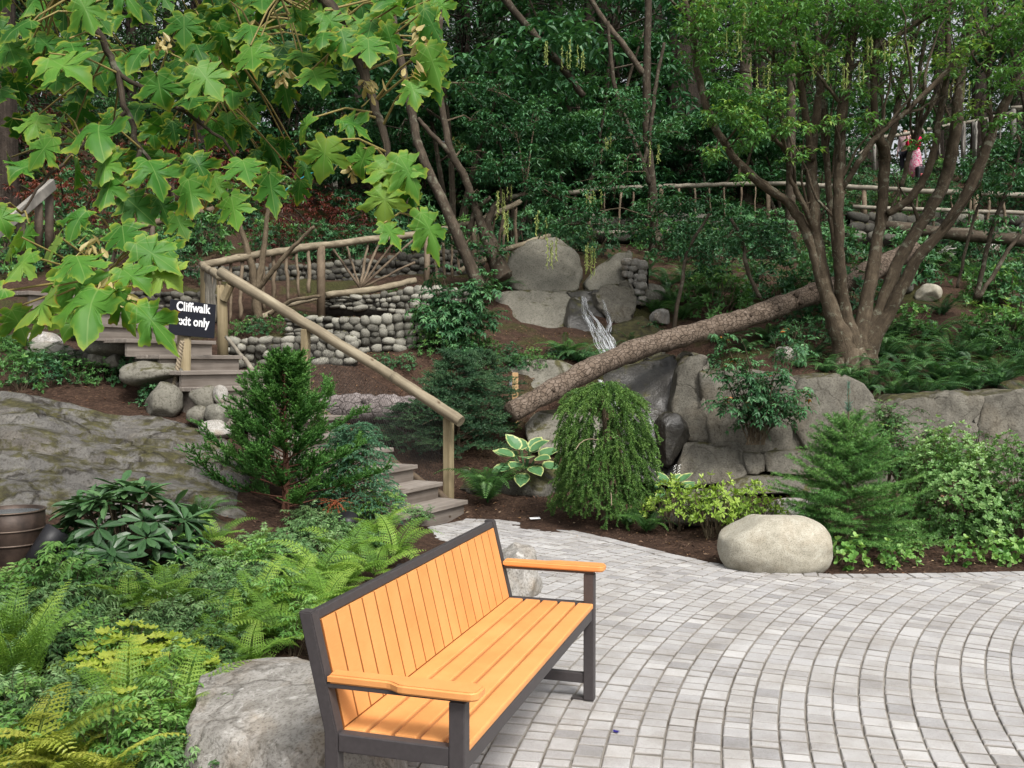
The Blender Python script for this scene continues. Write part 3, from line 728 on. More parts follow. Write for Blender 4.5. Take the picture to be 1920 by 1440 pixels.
# rock face of the pool, right
RF = 'carved rock slabs around the pool'
slab('rock_slab', 'tall rock slab under the fallen log on the right of the waterfall', [(1272, 700, 12.9), (1300, 662, 12.9), (1330, 668, 12.7), (1322, 760, 12.5), (1345, 800, 12.45), (1335, 826, 12.4), (1275, 822, 12.6), (1262, 760, 12.8)], 1.0, M['rock_face'], 2, RF)
slab('rock_slab', 'broad rock slab behind the red-leaved shrub', [(1318, 700, 12.6), (1400, 694, 12.5), (1480, 706, 12.4), (1525, 735, 12.3), (1520, 840, 12.1), (1440, 850, 12.1), (1338, 838, 12.3), (1326, 760, 12.5)], 1.2, M['rock_face'], 3, RF)
slab('rock_slab', 'humped rock slab directly behind the bare fir leader', [(1505, 716, 12.3), (1580, 706, 12.2), (1618, 722, 12.15), (1652, 752, 12.0), (1640, 800, 11.9), (1605, 822, 11.9), (1520, 850, 12.0), (1490, 800, 12.2)], 1.2, M['rock_face'], 4, RF)
slab('rock_slab', 'long flat rock slab beneath the fern bank', [(1640, 770, 12.0), (1700, 748, 11.9), (1790, 742, 11.8), (1845, 744, 11.7), (1822, 860, 11.5), (1700, 860, 11.6), (1612, 828, 11.8)], 1.3, M['rock_face'], 5, RF)
slab('rock_slab', 'rock slab at the right edge beyond the vertical crack', [(1850, 744, 11.7), (1935, 738, 11.6), (2100, 735, 11.6), (2120, 870, 11.4), (1960, 838, 11.4), (1900, 852, 11.4), (1826, 866, 11.5)], 1.3, M['rock_face'], 6, RF)
slab('rock_slab', 'low rock ledge under the right edge slab', [(1838, 872, 11.3), (1905, 856, 11.2), (1985, 842, 11.2), (2080, 860, 11.1), (2080, 960, 10.9), (1840, 960, 11.0)], 1.0, M['rock_face'], 7, RF)
slab('rock_slab', 'square rock slab rising from the left of the pool', [(1284, 832, 12.3), (1385, 836, 12.1), (1402, 890, 11.95), (1370, 906, 11.9), (1270, 906, 12.1)], 1.0, M['rock_face'], 8, RF)
slab('rock_slab', 'small rock block left in the course above the water', [(1394, 852, 12.0), (1432, 852, 12.0), (1436, 884, 11.9), (1404, 892, 11.9)], .8, M['rock_face'], 9, RF, bev=.03, rough=.015)
slab('rock_slab', 'wide rock block right in the course above the water', [(1437, 850, 12.0), (1525, 848, 11.9), (1543, 868, 11.85), (1528, 892, 11.8), (1440, 886, 11.9)], .8, M['rock_face'], 10, RF, bev=.03, rough=.015)
slab('rock_slab', 'wedge-shaped rock block right behind the young fir', [(1530, 846, 11.9), (1612, 832, 11.8), (1690, 862, 11.6), (1690, 930, 11.4), (1532, 900, 11.75), (1547, 870, 11.85)], .8, M['rock_face'], 11, RF, bev=.04)
slab('rock_slab', 'thin rock course at the waterline of the pool', [(1360, 908, 11.85), (1405, 895, 11.85), (1530, 896, 11.75), (1540, 925, 11.6), (1340, 925, 11.75)], .8, M['rock_face'], 12, RF, bev=.03, rough=.015)
# waterfall rocks
WF = 'carved rocks of the waterfall'
slab('rock_slab', 'rounded grey rock crowning the waterfall on the left', [(958, 538, 15.7), (960, 480, 16.0), (995, 456, 16.2), (1040, 450, 16.3), (1082, 478, 16.1), (1092, 520, 15.9), (1085, 545, 15.6), (1010, 548, 15.5)], 1.5, M['rock_pale'], 13, WF, grow=.065, bev=.1)
slab('rock_slab', 'tall pale leaning rock right of the waterfall lip', [(1102, 530, 15.8), (1130, 500, 16.0), (1172, 473, 16.2), (1180, 478, 16.2), (1172, 530, 15.9), (1150, 545, 15.6), (1108, 545, 15.6)], 1.2, M['rock_pale'], 14, WF, grow=.065)
slab('rock_slab', 'blocky rock at the right of the falling water', [(1120, 548, 15.4), (1180, 522, 15.6), (1190, 560, 15.4), (1180, 600, 15.2), (1150, 604, 15.0), (1128, 572, 15.2)], 1.0, M['rock_face'], 15, WF, grow=.065)
slab('rock_slab', 'big pale cracked rock left of the waterfall', [(912, 612, 15.2), (928, 556, 15.4), (985, 545, 15.4), (1060, 552, 15.3), (1080, 580, 15.1), (1076, 650, 14.7), (1030, 660, 14.5), (985, 652, 14.5), (925, 640, 14.8)], 1.4, M['rock_pale'], 16, WF, grow=.065, bev=.08)
slab('rock_slab', 'shadowed rock between the pale rock and the falling water', [(1070, 566, 15.1), (1092, 560, 15.2), (1108, 610, 14.8), (1124, 648, 14.4), (1118, 668, 14.2), (1062, 664, 14.3)], 1.0, M['rock_wet'], 17, WF, grow=.065)
slab('rock_slab', 'black wet rock behind the falling water', [(1062, 546, 15.55), (1150, 548, 15.5), (1178, 604, 15.2), (1170, 670, 14.7), (1120, 676, 14.6), (1090, 600, 15.2)], 1.0, M['rock_wet'], 18, WF, grow=.065)
slab('rock_slab', 'dark mossy rock right of the foot of the waterfall', [(1150, 612, 14.6), (1205, 592, 14.8), (1240, 620, 14.5), (1245, 668, 14.0), (1160, 690, 13.8), (1142, 660, 14.1)], 1.0, M['rock_moss'], 19, WF)
slab('rock_slab', 'long flat pale rock slab above the fallen log', [(842, 690, 12.9), (860, 682, 13.0), (950, 677, 13.0), (1050, 676, 12.9), (1078, 690, 12.8), (1050, 722, 12.6), (1000, 760, 12.3), (960, 780, 12.1), (870, 770, 12.3)], 1.0, M['rock_pale'], 20, WF, bev=.05)
slab('rock_slab', 'low pale rock step below the fallen log', [(985, 800, 11.4), (1010, 778, 11.6), (1080, 772, 11.6), (1130, 790, 11.5), (1120, 850, 11.1), (1000, 846, 11.1)], .8, M['rock_pale'], 22, WF)
slab('rock_slab', 'black wet cliff under the fallen log', [(1090, 700, 13.6), (1160, 690, 13.7), (1268, 668, 13.5), (1275, 800, 12.9), (1262, 900, 12.5), (1195, 905, 12.5), (1100, 880, 12.6)], .9, M['rock_wet'], 23, WF)
# pool and falling water
def water():
    mb = MB(); b = [GD(1130, 10.4), GD(1690, 10.2), GD(1720, 12.6), GD(1150, 12.8)]
    mb.add([(p.x, p.y, -.16) for p in b], [np.array([[0, 1, 2, 3]])])
    m, nt, out = new_mat('dark_pool_water')
    nz = noise_n(nt, 5, 3, .5, worldco(nt))
    principled(nt, out, (.012, .013, .010), .06, .5, bump(nt, nz, .25, .02))
    tag(mb.build('pool_water', m), 'still dark pool under the rock face', 'water', kind='structure')
    m, nt, out = new_mat('falling_water')
    tc = attr(nt, 'luv').outputs['Vector']; mp = N(nt, 'ShaderNodeMapping'); mp.inputs['Scale'].default_value = (2.2, 48, 1); nt.links.new(tc, mp.inputs[0])
    n1 = noise_n(nt, 1.0, 6, .7, mp.outputs[0], .8)
    rp = ramp(nt, [(.44, (.0, .0, .0)), (.68, (.8, .8, .8))]); nt.links.new(n1, rp.inputs[0])
    p = principled(nt, None, (.78, .81, .84), .7, .3); t = N(nt, 'ShaderNodeBsdfTransparent')
    mx = N(nt, 'ShaderNodeMixShader'); nt.links.new(rp.outputs[0], mx.inputs[0]); nt.links.new(t.outputs[0], mx.inputs[1]); nt.links.new(p.outputs[0], mx.inputs[2])
    nt.links.new(mx.outputs[0], out.inputs[0])
    root = thing('waterfall', 'thin white waterfall tumbling down the dark rock cleft', 'waterfall', tuple(P(1150, 660, 13.9)))
    org = Vector(root.location)
    def ribbon(path, nm, tint=.5):
        mb = MB(); V, uv = [], []; n = len(path); L = 0
        for i, (px, py, d, w) in enumerate(path):
            if i: L += (P(px, py, d) - P(*path[i - 1][:3])).length
            for k in range(7):
                s = k / 6; q = P(px + (s - .5) * w, py, d - .06 - .05 * math.sin(s * PI) + U(-.008, .008)) - org
                V.append(q); uv.append((L + .01, s * w * d / F + .01))
        Fq = [[i * 7 + k, i * 7 + k + 1, i * 7 + 8 + k, i * 7 + 7 + k] for i in range(n - 1) for k in range(6)]
        mb.add([tuple(v) for v in V], [np.array(Fq)], tint, 0, 0, uv); mb.build(nm, m, root, True)
    def fine(path, k=5):
        o = []
        for a, b in zip(path[:-1], path[1:]):
            for i in range(k):
                t_ = i / k; o.append(tuple(lerp(a[j], b[j], t_) + (U(-1, 1) if j == 0 else 0) for j in range(4)))
        return o + [path[-1]]
    ribbon(fine([(1091, 556, 15.2, 4), (1094, 585, 14.95, 10), (1108, 604, 14.7, 20), (1124, 622, 14.45, 34), (1134, 640, 14.2, 42), (1142, 662, 13.9, 36), (1150, 690, 13.5, 26)]), 'water_stream')
    ribbon(fine([(1130, 562, 15.15, 3), (1137, 585, 14.95, 9), (1143, 606, 14.75, 10), (1140, 622, 14.4, 12)]), 'water_stream')
    ribbon(fine([(1096, 558, 15.2, 6), (1100, 580, 15.0, 7), (1122, 606, 14.7, 10), (1140, 636, 14.2, 14), (1152, 664, 13.85, 16)]), 'water_stream')
    ribbon(fine([(1118, 712, 13.4, 24), (1128, 740, 13.2, 30), (1150, 765, 13.0, 40)]), 'water_stream')
    ribbon(fine([(1216, 780, 12.5, 5), (1222, 820, 12.3, 7), (1228, 885, 12.1, 9)]), 'water_stream')
water()

# ================================================================== cobble walls
def cobble_wall(name, label, path, hgt, mat, seed, sw=(.08, .18), ch=(.088, .13), thick=.20, group=None):
    """path: list of (px, d) with base z from hgt[0] to hgt[1] at each end"""
    rs = random.Random(seed); mb = MB(); mo = MB()
    pts = [Vector(((px - 960) * d / F, d, 0)) for px, d in path]
    zb = [h[0] for h in hgt]; zt = [h[1] for h in hgt]
    L = [0]
    for a, b in zip(pts[:-1], pts[1:]): L.append(L[-1] + (b - a).length)
    def at(s):
        i = 0
        while i < len(L) - 2 and s > L[i + 1]: i += 1
        t = min(1, max(0, (s - L[i]) / (L[i + 1] - L[i]))); d = (pts[i + 1] - pts[i]).normalized()
        return pts[i].lerp(pts[i + 1], t), d, lerp(zb[i], zb[i + 1], t), lerp(zt[i], zt[i + 1], t)
    ico = bmesh.new(); bmesh.ops.create_icosphere(ico, subdivisions=2, radius=1)
    ico.verts.ensure_lookup_table(); IV = np.array([v.co[:] for v in ico.verts]); IF = np.array([[v.index for v in f.verts] for f in ico.faces]); ico.free()
    cen, _, z0, _ = at(L[-1] / 2); cen = Vector((cen.x, cen.y, z0))
    H = max(t - b for t, b in zip(zt, zb)); rows = max(1, round(H / (sum(ch) / 2)))
    for r_ in range(rows):
        s = rs.uniform(-.1, 0); top = r_ == rows - 1
        while s < L[-1]:
            w = rs.uniform(*sw) * (1.25 if r_ == 0 else 1.1 if top else 1); c, d, b, t = at(s + w / 2); hrow = (t - b) / rows
            nn = Vector((d.y, -d.x, 0)); nn = nn if nn.y < 0 else -nn
            z = b + hrow * (r_ + .5) + rs.uniform(-.22, .22) * hrow; hh = hrow * rs.uniform(.85, 1.5); dep = thick * rs.uniform(.8, 1.1)
            c = c + nn * rs.uniform(-.02, .035) - cen; c.z = z - cen.z
            e = rs.uniform(2.4, 3.8); k = (np.abs(IV) ** e).sum(1) ** (-1 / e); X = IV * k[:, None]
            ph = np.array([rs.uniform(0, 9) for _ in range(3)]); X = X * (1 + .10 * np.sin(X[:, [1, 2, 0]] * 2.3 + ph).sum(1, keepdims=True) / 1.7)
            a = rs.uniform(-.25, .25); ca, sa = math.cos(a), math.sin(a)
            lx, lz = X[:, 0] * w * .53, X[:, 2] * hh * .53; lx, lz = lx * ca - lz * sa, lx * sa + lz * ca
            V = np.array(c)[None, :] + lx[:, None] * np.array(d)[None, :] + (X[:, 1] * dep / 2)[:, None] * np.array(nn)[None, :] + np.stack([0 * lz, 0 * lz, lz], 1)
            mb.add(V, [IF], rs.uniform(0, 1)); s += w * rs.uniform(.93, 1.04)
    # dark core between the stones
    n = max(2, int(L[-1] / .4)); V = []
    for i in range(n + 1):
        c, d, b, t = at(L[-1] * i / n); nn = Vector((d.y, -d.x, 0)); nn = nn if nn.y < 0 else -nn
        for o_, z in ((.05, b - .1), (.05, t - .05), (-.18, t - .05), (-.18, b - .1)):
            q = c + nn * o_ - cen; V.append((q.x, q.y, z - cen.z))
    Fq = [[i * 4 + k, i * 4 + (k + 1) % 4, i * 4 + 4 + (k + 1) % 4, i * 4 + 4 + k] for i in range(n) for k in range(4)]
    mb.add(V, [np.array(Fq)], .5, 0, 1)
    o = mb.build(name, [mat, M['mortar']], smooth=True, loc=cen); return tag(o, label, 'stone wall', group)
def zz(py, d): return CH + (679 - py) * d / F
W = 'river stone retaining walls'
cobble_wall('stone_wall', 'river stone wall just behind the handrail netting', [(425, 12.0), (540, 12.05), (668, 12.1)], [(zz(690, 12), zz(634, 12)), (zz(690, 12), zz(632, 12)), (zz(684, 12.1), zz(628, 12.1))], M['cobble'], 1, group=W)
cobble_wall('stone_wall', 'curved river stone wall below the moss terrace', [(545, 12.9), (660, 12.8), (745, 12.9), (812, 13.2)], [(zz(640, 12.9), zz(597, 12.9)), (zz(662, 12.8), zz(594, 12.8)), (zz(662, 12.9), zz(592, 12.9)), (zz(650, 13.2), zz(590, 13.2))], M['cobble'], 2, group=W)
cobble_wall('stone_wall', 'low river stone wall under the fan-shaped fence panel', [(610, 14.4), (700, 14.3), (790, 14.2), (880, 14.3)], [(zz(578, 14.4), zz(556, 14.4)), (zz(585, 14.3), zz(552, 14.3)), (zz(596, 14.2), zz(538, 14.2)), (zz(598, 14.3), zz(546, 14.3))], M['cobble'], 3, group=W)
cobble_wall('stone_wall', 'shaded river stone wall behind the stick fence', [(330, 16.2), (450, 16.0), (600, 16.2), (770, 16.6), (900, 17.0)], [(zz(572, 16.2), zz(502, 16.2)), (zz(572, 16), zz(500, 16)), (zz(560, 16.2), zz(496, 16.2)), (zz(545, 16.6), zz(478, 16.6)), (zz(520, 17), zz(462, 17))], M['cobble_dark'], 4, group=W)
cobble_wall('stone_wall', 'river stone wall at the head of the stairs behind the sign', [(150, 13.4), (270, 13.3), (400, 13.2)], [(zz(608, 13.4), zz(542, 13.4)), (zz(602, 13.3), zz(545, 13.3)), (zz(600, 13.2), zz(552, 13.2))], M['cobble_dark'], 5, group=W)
cobble_wall('stone_wall', 'low river stone kerb left of the top steps', [(60, 10.6), (170, 10.3), (262, 10.0)], [(zz(672, 10.6), zz(642, 10.6)), (zz(680, 10.3), zz(650, 10.3)), (zz(692, 10), zz(655, 10))], M['cobble'], 6, sw=(.3, .6), ch=(.14, .2), group=W)
for px, py, d, w_, h_, sd, lab in ((383, 748, 9.1, 50, 48, 1, 'blotchy pale stone right beside the foot of the sign post'), (414, 742, 9.05, 26, 36, 2, 'blue-grey stone at the end of the step beside the sign post'), (410, 775, 8.95, 46, 42, 3, 'round pitted grey stone below the blue-grey stone'), (374, 783, 9.0, 44, 40, 4, 'low pale stone at the very foot of the sign post'), (405, 806, 8.85, 60, 34, 5, 'whitish stone at the top of the bedrock'),
                                   (282, 702, 9.5, 110, 44, 6, 'long flat pale stone under the left end of the steps'), (305, 752, 9.2, 66, 62, 7, 'pale round boulder in the leaves left of the sign post'), (215, 652, 10.0, 96, 34, 8, 'flat grey stone beside the upper steps'), (184, 672, 9.9, 34, 28, 9, 'round grey stone under the flat grey stone'), (212, 676, 9.85, 30, 26, 10, 'small round stone under the flat grey stone')):
    p = P(px, py, d); rock('rock', lab, p, (w_ * d / F * 1.1, w_ * d / F * 1.0, h_ * d / F * 1.15), 100 + sd, M['boulder_grey'] if sd in (2, 5) else M['cobble'] if sd in (3, 8, 9, 10) else M['rock_pale'], U(-.5, .5), sub=4, box=2.2, rough=.07, cuts=5)
cobble_wall('stone_wall', 'narrow column of pale river stones right of the waterfall', [(1176, 15.9), (1204, 15.7)], [(zz(560, 15.9), zz(488, 15.9)), (zz(580, 15.7), zz(492, 15.7))], M['boulder_grey'], 9, sw=(.12, .2), group=W)
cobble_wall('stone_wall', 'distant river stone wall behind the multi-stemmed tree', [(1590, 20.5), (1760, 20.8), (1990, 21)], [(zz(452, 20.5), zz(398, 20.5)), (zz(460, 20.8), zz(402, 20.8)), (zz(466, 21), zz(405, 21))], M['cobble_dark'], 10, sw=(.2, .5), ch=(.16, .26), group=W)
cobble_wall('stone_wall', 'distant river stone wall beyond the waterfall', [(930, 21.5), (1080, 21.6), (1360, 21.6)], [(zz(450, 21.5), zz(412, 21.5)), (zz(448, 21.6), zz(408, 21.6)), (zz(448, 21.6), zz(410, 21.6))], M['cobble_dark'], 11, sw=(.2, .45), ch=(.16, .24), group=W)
i = 0
for px, py, w_, lab in ((80, 652, .42, 'pale rounded stone at the top of the left slope'), (285, 668, .5, 'long pale stone left of the upper steps'), (1315, 430, .9, 'white boulder beyond the waterfall'), (1365, 450, .7, 'grey round boulder beyond the waterfall'),
                        (1740, 555, .5, 'tan boulder in the fern bank'), (1470, 668, .35, 'small white stone above the broad slab'), (1216, 560, .6, 'round stone with lichen right of the waterfall'), (1240, 600, .45, 'pale stone in the ferns right of the waterfall'),
                        (1850, 470, .6, 'pale boulder at the foot of the far wall'), (1780, 476, .45, 'small pale boulder at the foot of the far wall'), (1690, 540, .5, 'mossy boulder behind the tree base'), (620, 350, .5, 'grey stone on the red-leaved hillside'), (560, 335, .4, 'dark stone on the red-leaved hillside'),
                        (1900, 735, .4, 'mossy stone on top of the right slab'), (1795, 737, .2, 'small round pebble on the long slab')):
    p = G(px, py + 6); i += 1
    if p.y > 45: continue
    rock('rock', lab, (p.x, p.y, p.z + w_ * .18), (w_, w_ * .8, w_ * .68), 60 + i, M['boulder_grey'] if 'pale' in lab or 'white' in lab else (M['boulder_beige'] if 'tan' in lab else M['rock_moss'] if 'mossy' in lab else M['cobble']), U(0, 3), sub=4, rough=.08)

# ================================================================== stairs
SD = Vector((-.88, .475, 0)).normalized(); SE = Vector((-SD.y, SD.x, 0))     # climb direction; tread direction (toward the near end)
if SE.y > 0: SE = -SE
RUN, RISE, SW = .298, .1585, 1.42
S0 = Vector((-.455, 9.36, 0))
ANG = math.atan2(SE.y, SE.x)
def stairs():
    root = thing('staircase', 'weathered timber staircase climbing left to the sign', 'stairs', tuple(S0), ANG)
    # local x along the tread (0 = handrail end), local y up the climb
    sgn = 1 if Vector((-math.sin(ANG), math.cos(ANG), 0)).dot(SD) > 0 else -1
    for k in range(1, 15):
        x0 = 0 if k < 10 else .28 + .10 * (k - 10); x1 = SW if k < 11 else SW + .14 * (k - 10)
        y = RUN * (k - 1); z = RISE * k
        mb = MB(); y0, y1 = sgn * (y - .035), sgn * (y + RUN + .03)
        half = (y0 + y1) / 2
        mb.box(x0 + U(-.012, .012), x1, min(y0, half) + (.003 if sgn < 0 else 0), max(y0, half) - .003, z - .042, z, .006, U(.3, .7))
        mb.box(x0 + U(-.012, .012), x1, min(half, y1) + .003, max(half, y1), z - .042, z - .001, .006, U(.3, .7))
        mb.build('tread', M['stair'], root)
        mb = MB(); ya, yb = sgn * y, sgn * (y + .036)
        mb.box(x0 + .035, x1 - .03, min(ya, yb), max(ya, yb), z - RISE - .02, z - .043, .003, U(.1, .5)); mb.build('riser', M['stair'], root)
    for x in (.075, SW - .12):
        mb = MB(); n = 9
        V = []
        for y, z in ((.05, -.1), (n * RUN, n * RISE - .1), (n * RUN, n * RISE - .42), (.05, -.3)):
            for dx in (0, .05): V.append((x + dx, sgn * y, z + RISE * .55))
        mb.add(V, [np.array([[0, 1, 3, 2], [2, 3, 5, 4], [4, 5, 7, 6], [6, 7, 1, 0], [0, 2, 4, 6], [1, 7, 5, 3]])], .3); mb.build('stringer', M['stair'], root)
    mb = MB()                                             # rough kerb pole lying beside the steps
    mb.tube([(-.10, sgn * (RUN * k), RISE * k + .02 + U(-.012, .012) - .05) for k in np.linspace(.6, 9.4, 16)], [.04 + U(-.006, .006) for _ in range(16)], 8, .2)
    mb.build('edge_pole', M['stick'], root, True)
stairs()

# ------------------------------------------------------------------ handrail with netting
def log_between(mb, a, b, r0, r1, n=12, sag=.0, sides=12, tint=.5, wob=.004, mat=0):
    pts = []
    for i in range(n + 1):
        t = i / n; p = a.lerp(b, t); pts.append(p + Vector((U(-wob, wob), U(-wob, wob), U(-wob, wob) - sag * 4 * t * (1 - t))))
    mb.tube(pts, [lerp(r0, r1, i / n) * (1 + U(-.03, .03)) for i in range(n + 1)], sides, tint, mat)
def aligned(name, a, b, r0, r1, mat, parent, org, sides=14, n=14, tint=.5):
    """round log whose own x axis is its length (so the grain runs along it)"""
    d = b - a; L = d.length; q = d.to_track_quat('X', 'Z'); mb = MB()
    log_between(mb, Vector((0, 0, 0)), Vector((L, 0, 0)), r0, r1, n, 0, sides, tint)
    # end grain
    o = mb.build(name, mat, parent, True); o.location = a - org; o.rotation_euler = q.to_euler(); 
    for f in o.data.polygons:
        if len(f.vertices) > 4: f.use_smooth = False
    return o
def handrail():
    b1 = P(840, 938, 9.62); root = thing('handrail', 'peeled log handrail on square posts with wire netting beside the stairs', 'handrail', tuple(b1)); org = Vector(b1)
    lo, mid, hi = P(864, 790, 9.42), P(738, 707, 9.92), P(414, 510, 11.15)
    aligned('rail', lo, mid, .058, .057, M['rail'], root, org)
    aligned('rail', mid, hi, .055, .062, M['rail'], root, org, tint=.55)
    for px, yt, yb, d, w in ((841, 797, 960, 9.62, .085), (573, 622, 790, 10.5, .08), (417, 535, 690, 11.15, .11)):
        mb = MB(); t, b = P(px, yt, d), P(px, yb, d)
        if w > .1: mb.tube([(0, 0, b.z - org.z), (.0, 0, (t.z + b.z) / 2 - org.z), (.01, 0, t.z - org.z)], [.066, .062, .06], 12, .45)
        else: mb.box(-w / 2, w / 2, -w / 2, w / 2, b.z - org.z, t.z - org.z + (.075 if px > 700 else .03), .008, .55)
        o = mb.build('post', M['post'], root, w > .1); o.location = (t.x - org.x, t.y - org.y, 0); o.rotation_euler = (0, 0, ANG)
    mb = MB(); a, b = P(420, 562, 11.1), P(432, 535, 11.05); mb.tube([a - org, b - org], .05, 8, .6); mb.build('brace', M['post'], root)
    # hexagonal netting: thin wires between the rail and the steps
    mb = MB(); A, B = P(842, 798, 9.62), P(573, 632, 10.5); Bb, Ab = P(573, 760, 10.5), P(842, 925, 9.62)
    wv = (B - A); nu, nv = 95, 26
    def q(u, v): return A.lerp(B, u).lerp(Ab.lerp(Bb, u), v) - org
    for i in range(nu):
        V = []; 
        for j in range(nv + 1):
            off = .32 / nu * (1 if (j % 2) else -1) * (1 if i % 2 else -1)
            V.append(q(min(1, max(0, i / (nu - 1) + off)), j / nv))
        mb.tube(V, .0018, 3, .5, cap=False)
    for v in (0, .5, 1): mb.tube([q(u, v) for u in np.linspace(0, 1, 12)], .0016, 3, .5)
    A2, B2, Bb2, Ab2 = P(573, 640, 10.5), P(420, 545, 11.1), P(425, 668, 11.1), P(573, 752, 10.5)
    mb.build('netting', M['wire'], root)
handrail()
mb = MB(); a, b = P(424, 632, 10.9), P(474, 692, 10.2); log_between(mb, a - a, b - a, .02, .026, 8, wob=.012, sides=7)
tag(mb.build('pole', M['pale_stick'], None, True, loc=a), 'short split stick leaning against the log post', 'pole')

# ------------------------------------------------------------------ sign
def sign():
    base = P(343, 778, 9.62); root = thing('sign_post', 'round timber post with black Cliffwalk exit only sign and rope', 'sign', tuple(base)); org = Vector(base)
    top = P(347, 636, 9.62); mb = MB()
    mb.tube([(0, 0, -.25), (.003, 0, .3), (top.x - base.x, top.y - base.y, top.z - base.z + .25)], [.073, .070, .066], 14, .5); mb.build('post', M['post'], root, True)
    tl, tr, bl, br = P(317, 561, 9.40), P(404, 571, 9.78), P(318, 627, 9.40), P(402, 635, 9.78)
    c = (tl + tr + bl + br) / 4; ux = ((tr - tl) + (br - bl)).normalized(); uz = Vector((0, 0, 1)); uz = (uz - ux * uz.dot(ux)).normalized(); un = uz.cross(ux)
    w = ((tr - tl).length + (br - bl).length) / 2; h = ((tl - bl).length + (tr - br).length) / 2
    Mx = Matrix((ux, un, uz)).transposed().to_4x4()             # local x right, y into the board, z up
    mb = MB(); mb.box(-w / 2, w / 2, -.006, .006, -h / 2, h / 2, .003, .5)
    brd = mb.build('sign_board', M['sign_black'], root); brd.matrix_local = Matrix.Translation(c - org) @ Mx
    def text(s, size, x, z, sx=.78, off=.012):
        cu = bpy.data.curves.new('lettering', 'FONT'); cu.body = s; cu.size = size; cu.align_x = 'LEFT'; cu.offset = off * size / .12 * .27; cu.extrude = .0008; cu.space_character = 1.03
        o = bpy.data.objects.new('lettering', cu); COL.objects.link(o)
        me = bpy.data.meshes.new_from_object(o.evaluated_get(bpy.context.evaluated_depsgraph_get())); COL.objects.unlink(o); bpy.data.objects.remove(o)
        me.materials.clear(); me.materials.append(M['white'])
        xs = [v.co.x for v in me.vertices]; k = sx / (max(xs) - min(xs)); x_0 = min(xs)
        for v in me.vertices: v.co = Vector(((v.co.x - x_0) * k + x, -.0085 - v.co.z, v.co.y + z))
        t = obj('lettering', me, brd); return t
    text('Cliffwalk', .125, -.365 * w, .075, .745 * w); text('exit only', .125, -.365 * w, -.065, .735 * w)
    # twisted rope hanging from the post
    mb = MB(); path = [P(341, 640, 9.43), P(337, 668, 9.42), P(331, 700, 9.40), P(327, 722, 9.38), P(334, 742, 9.34)]
    fine = []
    for a, b in zip(path[:-1], path[1:]):
        for i in range(24): fine.append(a.lerp(b, i / 24) - org)
    for s in range(3):
        V = []
        for i, p in enumerate(fine):
            an = i * .42 + s * 2 * PI / 3; V.append(p + Vector((math.cos(an), math.sin(an), .25 * math.sin(an))) * .0125)
        mb.tube(V, .0135, 6, .4 + .1 * s)
    mb.build('rope', M['rope'], root, True)
sign()

# ------------------------------------------------------------------ stick fences
def fence(name, label, rails, posts, sticks, mats, group='rustic pole fences'):
    """rails: polylines of (px,py,d,r); posts: (px,y0,y1,d,r); sticks: pairs of survey points + radius"""
    p0 = posts[0]; org = P(p0[0], p0[2], p0[3]); root = thing(name, label, 'fence', tuple(org), group=group)
    for r_ in rails:
        mb = MB(); pts, rad = [], []
        for a, b in zip(r_[:-1], r_[1:]):
            for i in range(6):
                t = i / 6; pts.append(P(a[0], a[1], a[2]).lerp(P(b[0], b[1], b[2]), t) - org + Vector((U(-1, 1), U(-1, 1), U(-1, 1))) * .010); rad.append(lerp(a[3], b[3], t) * U(.93, 1.07))
        pts.append(P(*r_[-1][:3]) - org); rad.append(r_[-1][3]); mb.tube(pts, rad, 9, U(.4, .6)); mb.build('rail', mats[0], root, True)
    for px, y0, y1, d, r in posts:
        mb = MB(); mb.tube([P(px, y1 + 8, d) - org, P(px + U(-1, 1), (y0 + y1) / 2, d) - org, P(px, y0, d) - org], [r, r * .97, r * .95], 9, U(.3, .7)); mb.build('post', mats[1], root, True)
    for a, b, r in sticks:
        mb = MB(); A, B = P(*a) - org, P(*b) - org; n = 6
        pts = [A.lerp(B, i / n) + Vector((U(-1, 1), U(-1, 1), U(-1, 1))) * (r * .5 if 0 < i < n else 0) for i in range(n + 1)]
        mb.tube(pts, [r * U(.8, 1.15) for _ in pts], 6, U(.2, .8)); mb.build('baluster', mats[2], root, True)
    return root
def stick_row(px0, px1, n, top, bot, d0, d1, r, lean=4):
    o = []
    for i in range(n):
        t = (i + .5) / n; px = lerp(px0, px1, t); d = lerp(d0, d1, t)
        o.append(((px + U(-lean, lean), lerp(top[0], top[1], t), d), (px + U(-lean, lean), lerp(bot[0], bot[1], t), d), r * U(.75, 1.25)))
    return o
st = stick_row(400, 590, 9, (500, 462), (620, 545), 13.3, 14.0, .030) + [((690, 452, 14.5), (676, 540, 14.4), .022)]
for tx, ty in ((625, 468), (648, 456), (712, 452), (742, 448), (775, 450), (778, 492)): st.append(((676, 540, 14.4), (tx, ty, 14.6), .020))
st += stick_row(812, 880, 5, (446, 420), (545, 500), 15.0, 15.5, .026) + stick_row(895, 968, 6, (405, 385), (500, 470), 15.7, 16.5, .024, 8)
fence('rustic_fence', 'long log-railed stick fence with a fan of sticks climbing behind the stairs',
      [[(383, 497, 13.2, .055), (430, 487, 13.35, .055), (520, 472, 13.7, .056), (600, 460, 14.05, .055), (700, 449, 14.5, .053), (800, 436, 14.9, .05), (885, 420, 15.5, .048), (975, 378, 16.5, .045)],
       [(610, 553, 14.15, .05), (700, 543, 14.4, .052), (780, 526, 14.7, .05)], [(470, 604, 13.55, .045), (530, 575, 13.8, .04), (598, 558, 14.05, .035)], [(860, 510, 15.3, .045), (940, 470, 16.0, .045), (1030, 442, 16.8, .042)]],
      [(602, 462, 590, 14.05, .065), (800, 440, 535, 14.9, .05), (888, 425, 510, 15.5, .05), (395, 505, 640, 13.25, .055)], st, (M['rail'], M['stick'], M['stick']))
